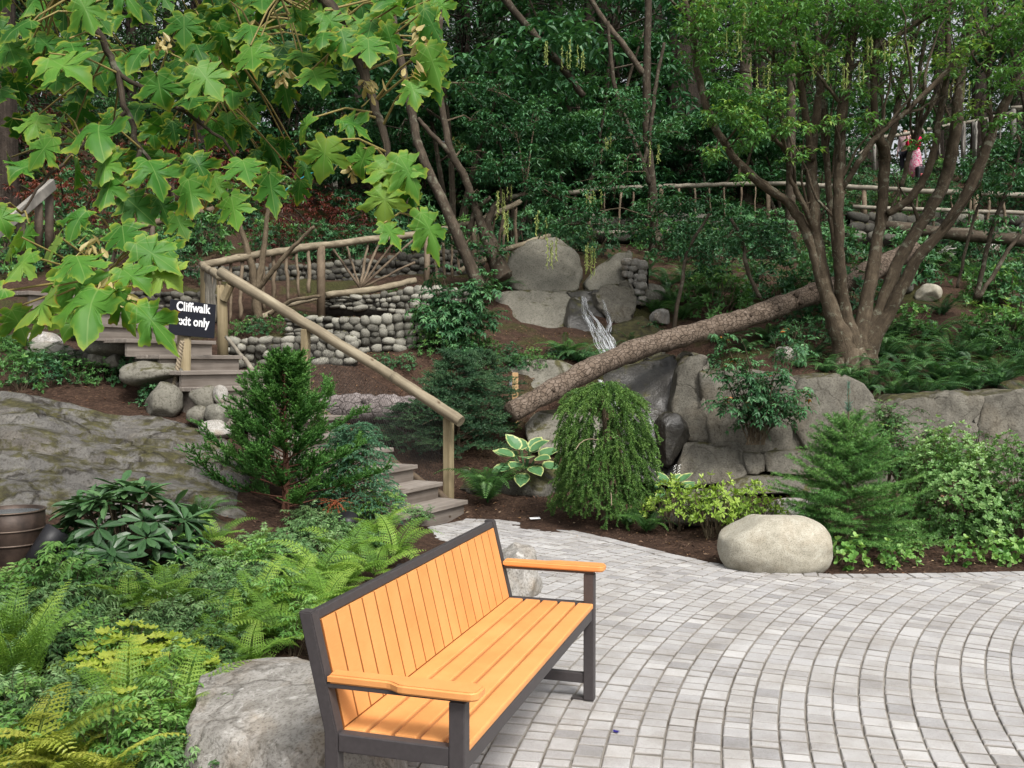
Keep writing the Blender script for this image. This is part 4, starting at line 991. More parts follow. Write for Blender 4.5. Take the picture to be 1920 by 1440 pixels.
fence('rustic_fence', 'short return of pale sticks beside the top of the log handrail', [[(379, 497, 13.2, .05), (396, 508, 12.2, .05), (414, 520, 11.3, .05)]], [(381, 500, 600, 13.1, .045)],
      stick_row(384, 404, 4, (506, 520), (590, 605), 12.9, 11.7, .022, 1), (M['rail'], M['post'], M['pale_stick']))
fence('rustic_fence', 'pale pole fence running across the middle slope behind the waterfall',
      [[(1060, 362, 21, .05), (1150, 352, 21.3, .05), (1240, 350, 21.5, .055), (1340, 346, 21.7, .05), (1450, 344, 21.5, .05), (1590, 350, 21, .055), (1720, 358, 20.5, .055), (1930, 366, 20, .055), (2050, 370, 20, .055)],
       [(1120, 436, 21, .045), (1300, 434, 21.4, .05), (1420, 428, 21.4, .05)], [(1600, 388, 20.8, .045), (1760, 394, 20.4, .045), (1930, 400, 20, .045)]],
      [(1105, 358, 440, 21.1, .05), (1240, 352, 436, 21.5, .05), (1440, 346, 430, 21.5, .05), (1620, 352, 440, 20.9, .055), (1830, 362, 446, 20.2, .055)],
      stick_row(1120, 1230, 4, (362, 358), (436, 434), 21.1, 21.4, .022) + stick_row(1260, 1430, 6, (354, 350), (434, 430), 21.5, 21.5, .022) + stick_row(1640, 1900, 8, (360, 370), (440, 448), 20.8, 20, .024), (M['pale_stick'], M['stick'], M['stick']))
fence('rustic_fence', 'pale pole fence on the upper path where the people stand',
      [[(1585, 270, 29.5, .06), (1680, 254, 29.5, .06), (1790, 233, 29.2, .055), (1845, 224, 29, .05), (1900, 210, 28.5, .05)], [(1895, 202, 28.5, .06), (2010, 196, 28, .06)], [(1610, 290, 29.5, .05), (1640, 268, 29.5, .05)]],
      [(1590, 272, 325, 29.5, .07), (1640, 264, 315, 29.5, .05), (1806, 232, 290, 29.1, .07), (1827, 228, 285, 29, .07), (1900, 205, 285, 28.5, .08)],
      stick_row(1700, 1890, 8, (250, 216), (300, 280), 29.4, 28.6, .028), (M['pale_stick'], M['grey_wood'], M['grey_wood']))
fence('rustic_fence', 'weathered grey plank handrail at the left edge', [[(-90, 500, 10.2, .01), (-89, 499, 10.2, .01)]], [(72, 380, 455, 12.0, .05), (40, 405, 470, 11.6, .05), (92, 365, 470, 12.3, .055)], [], (M['grey_wood'], M['stick_dark'], M['stick']))
fr = COL.objects[-1].parent
a, b = P(-60, 482, 10.4), P(100, 345, 12.3); d = b - a; mb = MB(); mb.box(0, d.length, -.03, .03, -.07, .07, .01, .6)
o = mb.build('top_rail', M['grey_wood'], fr); o.location = a - Vector(fr.location); o.rotation_euler = d.to_track_quat('X', 'Z').to_euler()
fence('rustic_fence', 'half-hidden log rail under the maple leaves', [[(235, 432, 16.5, .06), (320, 410, 17, .06), (400, 392, 17.5, .055)]], [(285, 420, 470, 16.8, .05), (345, 405, 455, 17.2, .05)], [], (M['stick'], M['stick_dark'], M['stick']))

# ------------------------------------------------------------------ fallen logs
def log_path(name, label, path, mat, knots=6):
    pts, rad = [], []
    for a, b in zip(path[:-1], path[1:]):
        for i in range(8):
            t = i / 8; pts.append(P(*a[:3]).lerp(P(*b[:3]), t)); rad.append(lerp(a[3], b[3], t))
    pts.append(P(*path[-1][:3])); rad.append(path[-1][3])
    S = np.array([tuple(p) for p in pts]); K = np.ones(5) / 5
    for c in range(3): S[2:-2, c] = np.convolve(S[:, c], K, 'valid')
    org = Vector(S[0]); mb = MB(); n = len(S)
    mb.tube(S - S[0], [r * (1 + .07 * math.sin(i * .9) + .05 * math.sin(i * 2.3) + U(-.035, .035)) for i, r in enumerate(rad)], 26, .5, wob=.022)
    for _ in range(knots):
        i = random.randrange(3, n - 3); c = Vector(S[i]) - org; dv = Vector((U(-.5, .5), -1, U(-.5, .9))).normalized()
        mb.tube([c + dv * rad[i] * .8, c + dv * rad[i] * U(1.08, 1.3)], [rad[i] * U(.18, .3), rad[i] * U(.1, .2)], 8, .1)
    o = mb.build(name, mat, smooth=True, loc=org); return tag(o, label, 'log')
log_path('fallen_log', 'long fallen log with scaly bark leaning up to the right across the waterfall', [(955, 775, 10.9, 0.114), (1030, 735, 11.4, 0.125), (1100, 695, 12.0, 0.136), (1200, 652, 12.8, 0.143), (1290, 628, 13.3, 0.143), (1400, 597, 13.9, 0.151), (1500, 560, 14.5, 0.159), (1600, 524, 15.2, 0.166), (1710, 470, 16.2, 0.174)], M['log_bark'], 22)
log_path('fallen_log', 'short grey log lying level behind the netting', [(596, 766, 11.05, .165), (660, 766, 11.0, .17), (730, 767, 11.0, .165), (800, 768, 11.0, .16), (868, 772, 11.0, .15)], M['log_bark_g'], 7)
log_path('fallen_log', 'dark rotten log on the far slope behind the tree', [(1660, 425, 18.5, .12), (1800, 440, 18.3, .12), (1925, 452, 18, .12)], M['stem_dark'], 2)

# ------------------------------------------------------------------ bench
def bench():
    X, Y, yaw, L, D, za, zb, off, w = -.131, 2.613, 1.2708, 1.719, .392, .583, .786, .083, .044
    root = thing('garden_bench', 'orange slatted bench with dark bronze metal frame on the paving', 'bench', (X, Y, 0), yaw)
    met, wd = M['bench_metal'], M['bench_wood']; zs = .44
    for x in (0, L - w):
        mb = MB(); mb.box(x, x + w, 0, w + .004, 0, za - .014, .004); mb.box(x + .004, x + w - .004, w + .006, w + .06, .001, .009, .002); mb.build('front_leg', met, root)
        mb = MB(); prof = [(D, 0), (D, zs), (D + off, zb), (D + off + .042, zb), (D + .042, zs), (D + .042, 0)]
        V = [(xx, y, z) for xx in (x, x + w) for y, z in prof]
        bm = bmesh.new(); vs = [bm.verts.new(v) for v in V]
        bm.faces.new(vs[:6]); bm.faces.new(vs[6:][::-1])
        for i in range(6): bm.faces.new([vs[i], vs[6 + i], vs[6 + (i + 1) % 6], vs[(i + 1) % 6]])
        bmesh.ops.recalc_face_normals(bm, faces=bm.faces); bmesh.ops.bevel(bm, geom=list(bm.edges), offset=.004, segments=2, affect='EDGES')
        mb.add_bm(bm); mb.build('back_leg', met, root)
        mb = MB(); mb.box(x + .004, x + w - .004, w + .004, D - .001, .385, .439, .004); mb.build('side_rail', met, root)
        mb = MB(); mb.box(x + .006, x + w - .006, w + .004, D - .001, .075, .120, .004); mb.build('stretcher', met, root)
        mb = MB(); mb.box(x + .004, x + w - .004, .004, D + off * .40, za - .0135, za - .0005, .002); mb.build('arm_support', met, root)
    mb = MB(); mb.box(w + .001, L - w - .001, .006, .040, .365, .414, .004); mb.build('front_rail', met, root)
    mb = MB(); mb.box(w + .001, L - w - .001, D - .03, D - .002, .365, .412, .004); mb.build('back_rail', met, root)
    th = math.atan2(off, zb - zs); Mt = Matrix.Translation((0, D, zs)) @ Matrix.Rotation(-th, 4, 'X')
    H = (zb - zs) / math.cos(th)
    mb = MB(); mb.box(w + .001, L - w - .001, .002, .038, H - .030, H - .001, .004, M=Mt); mb.build('top_rail', met, root)
    for i in range(5):                                             # seat slats
        g = .012; sw = (D + .002 - g * 4) / 5; y0 = .002 + i * (sw + g)
        mb = MB(); mb.box(w + .002, L - w - .002, y0, y0 + sw, .416, zs, .006, U(.3, .7)); mb.build('seat_slat', wd, root)
    mb = MB(); mb.box(w + .004, L - w - .004, .0012, .018, -.035, H - .034, 0, .1, M=Mt); mb.build('groove_shade', plain_mat('shaded_orange', (.21, .080, .024), .8, .1), root)  # added sheet whose dark orange paints the shade in the slat grooves
    n = 18; bw = (L - 2 * w - .006) / n
    for i in range(n):                                             # back slats
        x = w + .003 + i * bw
        mb = MB(); mb.box(x + .0055, x + bw - .0055, -.001, .024, .004, H - .032, .0012, U(.3, .7), M=Mt); mb.build('back_slat', wd, root)
    for s, x in ((1, 0.), (-1, L)):                                # armrests, wider and rounded at the front
        out = [(.052, D + off * .36), (-.001, D + off * .36), (-.001, .235), (-.004, .222), (-.014, .205), (-.022, .192), (-.025, .178), (-.026, .02)]
        for k in range(6): a = k / 5 * PI / 2; out.append((.002 - .028 * math.cos(a), -.018 - .028 * math.sin(a)))
        for k in range(6): a = k / 5 * PI / 2; out.append((.036 + .024 * math.sin(a), -.022 - .024 * math.cos(a)))
        bm = bmesh.new(); vs = [bm.verts.new((x + s * px_, py_, za)) for px_, py_ in out]; f = bm.faces.new(vs)
        r = bmesh.ops.extrude_face_region(bm, geom=[f]); bmesh.ops.translate(bm, verts=[g for g in r['geom'] if isinstance(g, bmesh.types.BMVert)], vec=(0, 0, .027))
        bmesh.ops.recalc_face_normals(bm, faces=bm.faces)
        bmesh.ops.bevel(bm, geom=[e for e in bm.edges if abs(e.verts[0].co.z - e.verts[1].co.z) < 1e-5], offset=.006, segments=3, affect='EDGES')
        mb = MB(); mb.add_bm(bm, .45); mb.build('armrest', wd, root)
bench()

# ------------------------------------------------------------------ small things
p = G0(1155, 1374); mb = MB()
mb.leaves([(0, 0, .004)] * 5, azel(np.array([0, 1.2, 2.3, 3.6, 5.]), np.full(5, .25)), [(0, 0, 1)] * 5, [.016, .012, .018, .013, .016], .012, .5, T_OBO)
tag(mb.build('petal', M['blue_petal'], loc=p), 'tiny crumpled dark blue petal on the setts', 'petal')
p = G(1003, 976); mb = MB(); mb.box(-.05, .05, -.02, .02, 0, .004, .001); tag(mb.build('plant_label', M['white'], loc=p + Vector((0, 0, .02)), rot=(.2, 0, .3)), 'white plant label lying in the mulch', 'plant label')
root = thing('marker_post', 'short new timber marker post with a grey box', 'post', tuple(P(966, 748, 11.6)))
mb = MB(); mb.box(-.037, .037, -.03, .03, -.3, .32, .004); mb.build('post', M['marker'], root)
mb = MB(); mb.box(-.075, -.040, -.03, .02, .16, .25, .003); mb.build('junction_box', M['galv'], root)
def barrel():
    p = G(22, 1046); root = thing('barrel', 'rusty brown metal barrel planter at the left edge', 'barrel', tuple(p), .4); r, h = .19, .30
    prof = [(r * .93, -.05), (r * .96, .0), (r * .985, h * .3), (r * 1.0, h * .6), (r * 1.0, h), (r * .95, h), (r * .94, h * .8)]
    mb = MB(); n = 40; V = [(a * math.cos(t), a * math.sin(t), z) for a, z in prof for t in np.linspace(0, 2 * PI, n, endpoint=False)]
    mb.add(V, [np.array([[i * n + j, i * n + (j + 1) % n, i * n + n + (j + 1) % n, i * n + n + j] for i in range(len(prof) - 1) for j in range(n)])], .5)
    m = plain_mat('rusty_metal', (.050, .034, .026), .5, .4, var=.55, vscale=9, bumpd=.002, metal=.4); mb.build('barrel_wall', m, root, True)
    for z in (.33, .62, .985):
        mb = MB(); mb.tube([(r * 1.008 * math.cos(t), r * 1.008 * math.sin(t), h * z) for t in np.linspace(0, 2 * PI, 41)], .006, 6, .5); mb.build('hoop', plain_mat('hoop_metal', (.12, .09, .07), .45, .4, metal=.5), root, True)
    mb = MB(); mb.add([(r * .94 * math.cos(t), r * .94 * math.sin(t), h * .93) for t in np.linspace(0, 2 * PI, 32, endpoint=False)], [np.arange(32)]); mb.build('water_surface', plain_mat('barrel_water', (.10, .12, .13), .08, .5), root)
barrel()
def lamp(label, px, py, az, s=1.0, d=None):
    p = G(px, py + 22) if d is None else P(px, py + 20, d); root = thing('garden_spotlight', label, 'spotlight', tuple(p), az, 'black garden spotlights', s)
    mb = MB(); mb.tube([(0, 0, -.05), (0, 0, .05)], .012, 8); mb.build('stake', M['black'], root)
    ax = Vector((0, -.55, .75)).normalized(); c = Vector((0, 0, .10))
    mb = MB(); mb.tube([c - ax * .10, c - ax * .085, c + ax * .02, c + ax * .105, c + ax * .11, c + ax * .06], [.03, .055, .062, .066, .060, .055], 18); mb.build('lamp_head', M['black'], root, True)
lamp('black spotlight half hidden by the rhododendron', 85, 1040, 2.2, 1.15); lamp('black spotlight behind the ferns next to the small conifer', 650, 1000, .4, 1.2)
lamp('black spotlight at the left foot of the young fir', 1530, 972, -.7, 1.0); lamp('black spotlight low beneath the back of the bench foliage', 748, 1092, .8, .9)
mb = MB(); mb.tube([P(x, y, 17) - P(540, 352, 17) for x, y in ((530, 362), (540, 352), (555, 340), (575, 328), (590, 322))], .008, 5); tag(mb.build('cord', M['cord'], loc=P(540, 352, 17)), 'thin teal cord stretched across the red hillside', 'cord')
# ================================================================== plants: meshes
def polyline(start, az, el0, L, drop, n, wig=0.0, power=1.5):
    """arching curve: elevation falls by `drop` radians over the length"""
    t = np.linspace(0, 1, n); el = el0 - drop * t ** power; a = az + wig * np.sin(t * 3 + rng.uniform(0, 6))
    st = azel(a, el) * (L / (n - 1)); p = np.concatenate([[np.zeros(3)], np.cumsum(st[:-1], 0)]) + np.asarray(start)
    return p
def fern_mesh(name, mat, nf=14, L=.6, el=(55, 82), drop=(70, 115), npin=24, wid=.13, lobed=False, seed=0):
    mb = MB()
    for i in range(nf):
        az = i * 2.399 + rng.uniform(-.35, .35); Lf = L * rng.uniform(.72, 1.08); d = R(rng.uniform(*drop))
        pts = polyline((0, 0, 0), az, R(rng.uniform(*el)), Lf, d, npin + 4, rng.uniform(-.12, .12), 1.3)
        mb.tube(pts[::3], np.linspace(.0035, .0012, len(pts[::3])) * L / .6 * 1.1, 3, .2, cap=False)
        T = nrm(np.gradient(pts, axis=0)); S = nrm(np.cross(T, [0, 0, 1.0])); Nn = np.cross(S, T)
        t = np.linspace(0, 1, len(pts)); prof = np.minimum(1, (t + .02) / .16) ** .8 * (1 - t * .97) ** .62
        roll = rng.uniform(-.35, .35); sp = Lf / len(pts); tt = rng.uniform(.2, .8)
        for sg in (-1, 1):
            dr = S * sg * math.cos(.42) + T * math.sin(.42) + Nn * (sg * roll - .12) + rng.normal(0, .05, pts.shape)
            tn = np.clip(tt + (t - .5) * .35 + rng.normal(0, .08, len(pts)), 0, 1)
            ln = wid * L / .6 * prof
            if lobed:                      # bipinnate: smaller leaflets along every pinna
                for k in range(5):
                    f = (k + .4) / 5
                    for s2 in (-1, 1):
                        d2 = dr * .55 + s2 * T * .75
                        mb.leaves((pts + nrm(dr) * (ln * f)[:, None])[3:], d2[3:], Nn[3:] + .15, (ln * .30 * (1 - f * .6))[3:], (ln * .13 * (1 - f * .5))[3:], tn[3:], T_DIA)
                mb.leaves(pts[3:], dr[3:], Nn[3:], ln[3:], sp * .4, tn[3:], T_DIA)
            else:
                mb.leaves(pts[2:], dr[2:], Nn[2:], ln[2:], sp * .55, tn[2:], T_LAN)
    return mb.mesh(name, mat)
def spray(mb, stem, nl, L, W, tint, tplt=T_LAN, spread=.9, droop=.25, jit=.2, mat=0):
    """paired leaflets along a stalk"""
    k = max(2, nl); t = np.linspace(.25, 1, k); idx = t * (len(stem) - 1); i0 = np.clip(idx.astype(int), 0, len(stem) - 2); fr = (idx - i0)[:, None]
    p = stem[i0] * (1 - fr) + stem[i0 + 1] * fr; T = nrm(stem[i0 + 1] - stem[i0]); S = nrm(np.cross(T, [0, 0, 1.0]) + 1e-6); U_ = np.cross(S, T)
    for sg in (-1, 1):
        d = S * sg * spread + T * .55 - np.array([0, 0, droop]) + rng.normal(0, jit, p.shape)
        mb.leaves(p, d, U_ + rng.normal(0, .25, p.shape), L * rng.uniform(.7, 1.15, k), W * rng.uniform(.8, 1.1, k), np.clip(tint + rng.normal(0, .13, k), 0, 1), tplt, mat)
    mb.leaves(p[-1:], T[-1:] - np.array([[0, 0, droop]]), U_[-1:], L * 1.1, W, tint, tplt, mat)
def nandina_mesh(name, mat, h=.34, r=.22, ns=15, L=.042, W=.014, seed=0, nspr=8, droop=.3):
    mb = MB(); st = MB()
    for i in range(ns):
        az = i * 2.399; f = math.sqrt((i + .5) / ns)
        b = np.array([.25 * r * f * math.cos(az), .25 * r * f * math.sin(az), -.03]); tip = np.array([r * f * math.cos(az), r * f * math.sin(az), h * rng.uniform(.7, 1.05) * (1 - .35 * f * f)])
        pts = np.linspace(0, 1, 7)[:, None] * (tip - b) + b; pts[:, 2] += .06 * h * np.sin(np.linspace(0, PI, 7)); st.tube(pts, np.linspace(.0035, .0018, 7), 4, rng.uniform(.3, .7), cap=False)
        tb = rng.uniform(.2, .8)
        for k in range(nspr):
            q = pts[rng.integers(3, 7)]; a2 = az + rng.uniform(-1.9, 1.9) + k * .4
            s = polyline(q, a2, R(rng.uniform(5, 60)), rng.uniform(.07, .15) * h / .34, R(rng.uniform(30, 80)), 6)
            st.tube(s, .0011, 3, .4, cap=False)
            spray(mb, s, int(rng.integers(4, 7)), L, W, np.clip(tb + (q[2] / h - .6) * .5, 0, 1), droop=droop)
    return [('foliage', mb.mesh(name + '_foliage', mat)), ('stem', st.mesh(name + '_stem', M['twig']))]
def rosette(mb, c, ax, n, L, W, tint, tplt, el=.35, elv=.35, mat=0):
    ax = nrm(np.asarray(ax, float)); u = nrm(np.cross(ax, [.3, .2, .93])); v = np.cross(ax, u)
    a = np.arange(n) * 2.399 + rng.uniform(0, 6); e = el + rng.normal(0, elv, n)
    d = np.cos(e)[:, None] * (np.cos(a)[:, None] * u + np.sin(a)[:, None] * v) + np.sin(e)[:, None] * ax
    mb.leaves(np.repeat(np.asarray(c)[None, :], n, 0) + d * L * .06, d, ax[None, :] + rng.normal(0, .2, (n, 3)) + d * -.1, L * rng.uniform(.72, 1.1, n), W * rng.uniform(.85, 1.1, n), np.clip(tint + rng.normal(0, .12, n), 0, 1), tplt, mat)
def dome_shrub(name, mat, rx, ry, h, n, leaf_n, L, W, tplt=T_DIA, stems=10, up=.6, low=-.1, noise=.16, seed=0, stem_mat='twig', el=.6, base=.0):
    mb = MB(); st = MB(); sd = rng.uniform(0, 50)
    for i in range(n):
        z = rng.uniform(low, 1); a = rng.uniform(0, 2 * PI); rr = math.sqrt(max(0, 1 - z * z)) if z > 0 else 1.0
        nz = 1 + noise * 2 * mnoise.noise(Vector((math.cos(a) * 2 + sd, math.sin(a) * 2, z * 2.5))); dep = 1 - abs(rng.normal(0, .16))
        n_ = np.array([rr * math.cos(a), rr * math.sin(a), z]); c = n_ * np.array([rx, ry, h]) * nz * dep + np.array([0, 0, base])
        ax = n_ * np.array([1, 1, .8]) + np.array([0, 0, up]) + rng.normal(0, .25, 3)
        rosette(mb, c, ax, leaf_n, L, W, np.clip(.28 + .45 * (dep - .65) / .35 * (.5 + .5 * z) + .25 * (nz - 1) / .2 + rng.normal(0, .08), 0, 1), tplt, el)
        if i % 4 == 0:
            st.tube(np.array([c - nrm(ax) * L * 2.2, c - nrm(ax) * L, c]), [.003, .0025, .002], 3, .4, cap=False)
    for i in range(stems):
        a = i * 2.399; r_ = rng.uniform(.2, .75); tip = np.array([rx * r_ * math.cos(a), ry * r_ * math.sin(a), base + h * rng.uniform(.35, .8)]); b = np.array([rx * .18 * math.cos(a), ry * .18 * math.sin(a), -.04])
        p = np.linspace(0, 1, 6)[:, None] * (tip - b) + b; p[1:-1] += rng.normal(0, .015, (4, 3)); st.tube(p, np.linspace(.008, .003, 6), 5, rng.uniform(.4, .9), cap=False)
    return [('foliage', mb.mesh(name + '_foliage', mat)), ('stem', st.mesh(name + '_stem', M[stem_mat]))]
def needles(mb, pts, per_m, ln, wd, tint, spread=1.0, fwd=.7, mat=0, up=0.0):
    pts = np.asarray(pts); seg = np.linalg.norm(np.diff(pts, axis=0), axis=1); Lt = seg.sum(); n = max(4, int(Lt * per_m))
    t = np.sort(rng.uniform(0, 1, n)) * (len(pts) - 1); i = np.clip(t.astype(int), 0, len(pts) - 2); f = (t - i)[:, None]
    p = pts[i] * (1 - f) + pts[i + 1] * f; T = nrm(pts[i + 1] - pts[i]); S = rnd_unit(n); S = nrm(S - T * (S * T).sum(1, keepdims=True))
    d = S * spread + T * fwd + np.array([0, 0, up])
    mb.leaves(p, d, rnd_unit(n), ln * rng.uniform(.7, 1.15, n), wd, np.clip(tint + rng.normal(0, .15, n), 0, 1), T_NEE, mat)

# ================================================================== plants: placing
def spawn(parts, name, label, cat, loc, rot=None, s=1.0, group=None, tilt=None):
    rot = U(0, 2 * PI) if rot is None else rot
    sc = s if isinstance(s, tuple) else (s, s, s * U(.92, 1.08))
    e = (U(-.10, .10), U(-.10, .10), rot) if tilt is None else (tilt[0], tilt[1], rot)
    if not isinstance(parts, list):
        o = obj(name, parts, loc=loc, rot=e)
    elif len(parts) == 1:
        o = obj(name, parts[0][1], loc=loc, rot=e)
    else:
        o = bpy.data.objects.new(name, None); o.empty_display_size = .1; COL.objects.link(o); o.location = loc; o.rotation_euler = e
        for pn, me in parts: obj(pn, me, o)
    o.scale = sc; return tag(o, label, cat, group)

FERN = [fern_mesh('fern_a', M['fern'], 15, .62), fern_mesh('fern_b', M['fern'], 12, .55, el=(45, 78))]
FERND = [fern_mesh('fern_c', M['fern_dark'], 21, .68, el=(40, 75), wid=.105, npin=22), fern_mesh('fern_d', M['fern_dark'], 18, .6, el=(38, 80), wid=.10, npin=20)]
FERNL = [fern_mesh('fern_e', M['fern_lime'], 10, .42, el=(40, 75), drop=(60, 105), npin=17, wid=.15, lobed=True), fern_mesh('fern_f', M['fern_lime'], 8, .38, el=(30, 70), drop=(50, 100), npin=16, wid=.15, lobed=True)]
FERNG = [fern_mesh('fern_g', M['fern_gold'], 10, .40, el=(35, 75), npin=17, wid=.16, lobed=True)]
FERNU = fern_mesh('fern_h', M['fern_lime'], 7, .62, el=(68, 86), drop=(25, 60), npin=20, wid=.15, lobed=True)
NAND = [nandina_mesh('nandina_a', M['nandina'], L=.056, W=.019), nandina_mesh('nandina_b', M['nandina'], .30, .26, 17, .048, .016), nandina_mesh('nandina_c', M['nandina'], .26, .22, 14, .062, .018, droop=.5)]
NANB = [nandina_mesh('nandina_d', M['nandina_b'], .34, .18, 9, .05, .020, nspr=6), nandina_mesh('nandina_e', M['nandina_b'], .28, .2, 10, .044, .018, nspr=6)]
def heuchera():
    mb = MB(); st = MB()
    for i in range(26):
        a = i * 2.399; r = .17 * math.sqrt((i + .5) / 26); p = np.array([r * math.cos(a), r * math.sin(a), .17 - 1.8 * r * r + rng.uniform(-.02, .03)])
        st.tube([(0, 0, 0), p * .5 + np.array([0, 0, .03]), p], .002, 3, cap=False)
        mb.leaves(p, azel(np.array([a]), np.array([-.25 + rng.normal(0, .2)])), [(0.2 * math.cos(a), .2 * math.sin(a), 1)], rng.uniform(.07, .11), rng.uniform(.08, .115), np.clip(.5 + rng.normal(0, .2), 0, 1), T_SCA)
    return [('foliage', mb.mesh('heuchera_foliage', M['heuchera'])), ('stem', st.mesh('heuchera_stem', M['twig']))]
HEU = heuchera()
LEAFY = [dome_shrub('undergrowth_a', M['crown_dark'], .42, .42, .5, 150, 6, .075, .028, T_LAN, 9, .5, -.1, .2), dome_shrub('undergrowth_b', M['crown'], .36, .36, .42, 120, 6, .062, .026, T_LAN, 9, .5, -.1, .22)]
SMALL = dome_shrub('ground_shrub', M['nandina_b'], .15, .15, .17, 40, 5, .042, .03, T_OBO, 5, .4, -.05, .2)

# ---------------- left bed
BED = 'mixed plants in the left foreground bed'
def bedp(px, py): return G(px, py)
def in_left(x, y): return inside(x, y) or (y > 8.0 and x > -1.2)
GROUPS = {
    'fl': (FERNL, 'fern', 'low yellow-green fern among the nandinas of the left bed', 'fern', 'yellow-green ferns in the left bed'),
    'fg': (FERNG, 'fern', 'golden fern in the bottom left corner of the bed', 'fern', 'golden ferns at the bottom left'),
    'na': (NAND, 'nandina_shrub', 'low grey-green nandina with narrow leaflets in the left bed', 'shrub', 'grey-green nandinas in the left bed'),
    'nb': (NANB, 'nandina_shrub', 'fresh bright green nandina shoots in the left bed', 'shrub', 'bright nandina shoots in the left bed'),
    'he': (HEU, 'coral_bells', 'lime coral bells with scalloped leaves in the left bed', 'plant', 'lime coral bells in the left bed')}
def put(kind, px, py, s=1.0):
    g = GROUPS[kind]; p = bedp(px, py); s *= {'fl': 1.15, 'fg': 1.1, 'na': .86, 'nb': 1.0, 'he': 1.25}[kind]
    if inside(p.x, p.y): return
    if kind == 'fl': p.z += .05
    spawn(random.choice(g[0]) if kind != 'he' else g[0], g[1], g[2], g[3], p, None, s, g[4])
for a in ((705, 1025, .95), (760, 1020, 1.), (812, 1010, .9), (650, 1060, 1.0), (600, 1100, 1.), (700, 1090, .9), (480, 1170, .85), (310, 1160, .8), (245, 1170, .8), (520, 1215, .9), (430, 1225, .8), (560, 1180, .9), (340, 1395, .8), (240, 1370, .8), (470, 1060, .8),
          (610, 1160, .9), (380, 1330, .7), (300, 1345, .75), (640, 1120, .9), (560, 1130, .8), (400, 1030, .8), (740, 1060, .9), (160, 1420, .7), (470, 1270, .7)): put('fl', *a)
for a in ((55, 1470, 1.1), (120, 1450, .9), (15, 1420, .8), (170, 1500, .9)): put('fg', *a)
for a in ((30, 1300, 1.15), (15, 1250, 1.0)):
    spawn(FERNU, 'fern', 'tall upright pale fern at the left edge of the bed', 'fern', bedp(a[0], a[1]), None, a[2] * .7, 'upright ferns at the left edge')
for a in ((205, 1240, .8), (265, 1250, .8), (335, 1240, .8), (380, 1205, .8), (430, 1165, .8), (305, 1190, .8), (110, 1170, .9), (60, 1185, .8), (150, 1180, .9), (480, 1100, .8), (545, 1070, .8), (430, 1110, .8), (600, 1050, .8), (100, 1350, .7), (50, 1370, .7), (170, 1330, .7),
          (255, 1300, .7), (140, 1250, .8), (330, 1290, .7), (390, 1260, .7), (500, 1050, .8), (560, 1030, .8), (350, 1130, .8), (90, 1260, .8), (420, 1300, .6), (40, 1200, .9), (200, 1140, .9), (270, 1130, .8), (10, 1340, .8), (120, 1400, .6), (200, 1390, .6), (640, 1030, .8),
          (470, 1140, .8), (520, 1120, .8), (690, 1050, .75), (740, 990, .8), (780, 985, .7), (-40, 1250, .9), (-60, 1190, .9), (-70, 1380, .8), (250, 1400, .55), (160, 1290, .7), (580, 1000, .8), (620, 990, .8), (380, 1080, .8)): put('na', *a)
for a in ((330, 1080, .8), (430, 1090, .8), (150, 1215, .7), (130, 1150, 1.), (50, 1150, .8), (110, 1150, .9), (280, 1425, .75), (320, 1410, .75), (240, 1440, .7), (420, 1210, .6), (550, 1230, .7), (510, 1170, .7), (720, 985, .9), (660, 985, .8), (190, 1160, .9), (20, 1165, .9), (700, 965, .9), (290, 1460, .7), (590, 1205, .7),
          (-30, 1165, 1.), (205, 1455, .7), (330, 1440, .6)): put('nb', *a)
for a in ((205, 1290, .8), (250, 1270, .85), (225, 1320, .8), (195, 1375, .7), (320, 1300, .8), (350, 1320, .7), (270, 1310, .75), (340, 1270, .65), (300, 1265, .6)): put('he', *a)
k = 0
while k < 46:                                                     # fill the gaps of the bed
    px, py = U(-80, 640), U(1060, 1500); p = bedp(px, py)
    if px < 110 and py < 1150: continue
    if inside(p.x, p.y) or (380 < px < 640 and py > 1230): k += .2; continue
    put(random.choice(('na', 'na', 'nb', 'fl', 'nb')), px, py, U(.5, .8)); k += 1

def rhodo():
    mb = MB(); st = MB()
    for i in range(64):
        z = rng.uniform(-.15, 1); a = rng.uniform(0, 2 * PI); rr = math.sqrt(max(0, 1 - max(z, 0) ** 2)); dep = rng.uniform(.72, 1)
        c = np.array([rr * math.cos(a) * .43, rr * math.sin(a) * .38, .12 + z * .40]) * np.array([dep, dep, 1])
        rosette(mb, c, np.array([rr * math.cos(a) * .6, rr * math.sin(a) * .6, .75 + .3 * z]), int(rng.integers(9, 13)), rng.uniform(.13, .175), .048, np.clip(.42 + .3 * z + rng.normal(0, .1), 0, 1), T_OBO, .05, .28)
        st.tube([(0, 0, 0), c * .5 + np.array([0, 0, -.02]), c], [.009, .007, .005], 5, .6, cap=False)
    return [('foliage', mb.mesh('rhododendron_foliage', M['rhodo'])), ('stem', st.mesh('rhododendron_stem', M['twig']))]
p = G(235, 1068); spawn(rhodo(), 'rhododendron', 'dark rhododendron with long leathery leaves below the bedrock', 'shrub', (p.x, p.y, p.z), .3, 1.08, tilt=(0, 0))
for a in ((378, 985, 1.0), (130, 1100, .6)): spawn(FERN[1], 'fern', 'green fern beside the rhododendron', 'fern', G(*a[:2]), None, a[2] * .7, 'ferns beside the rhododendron')

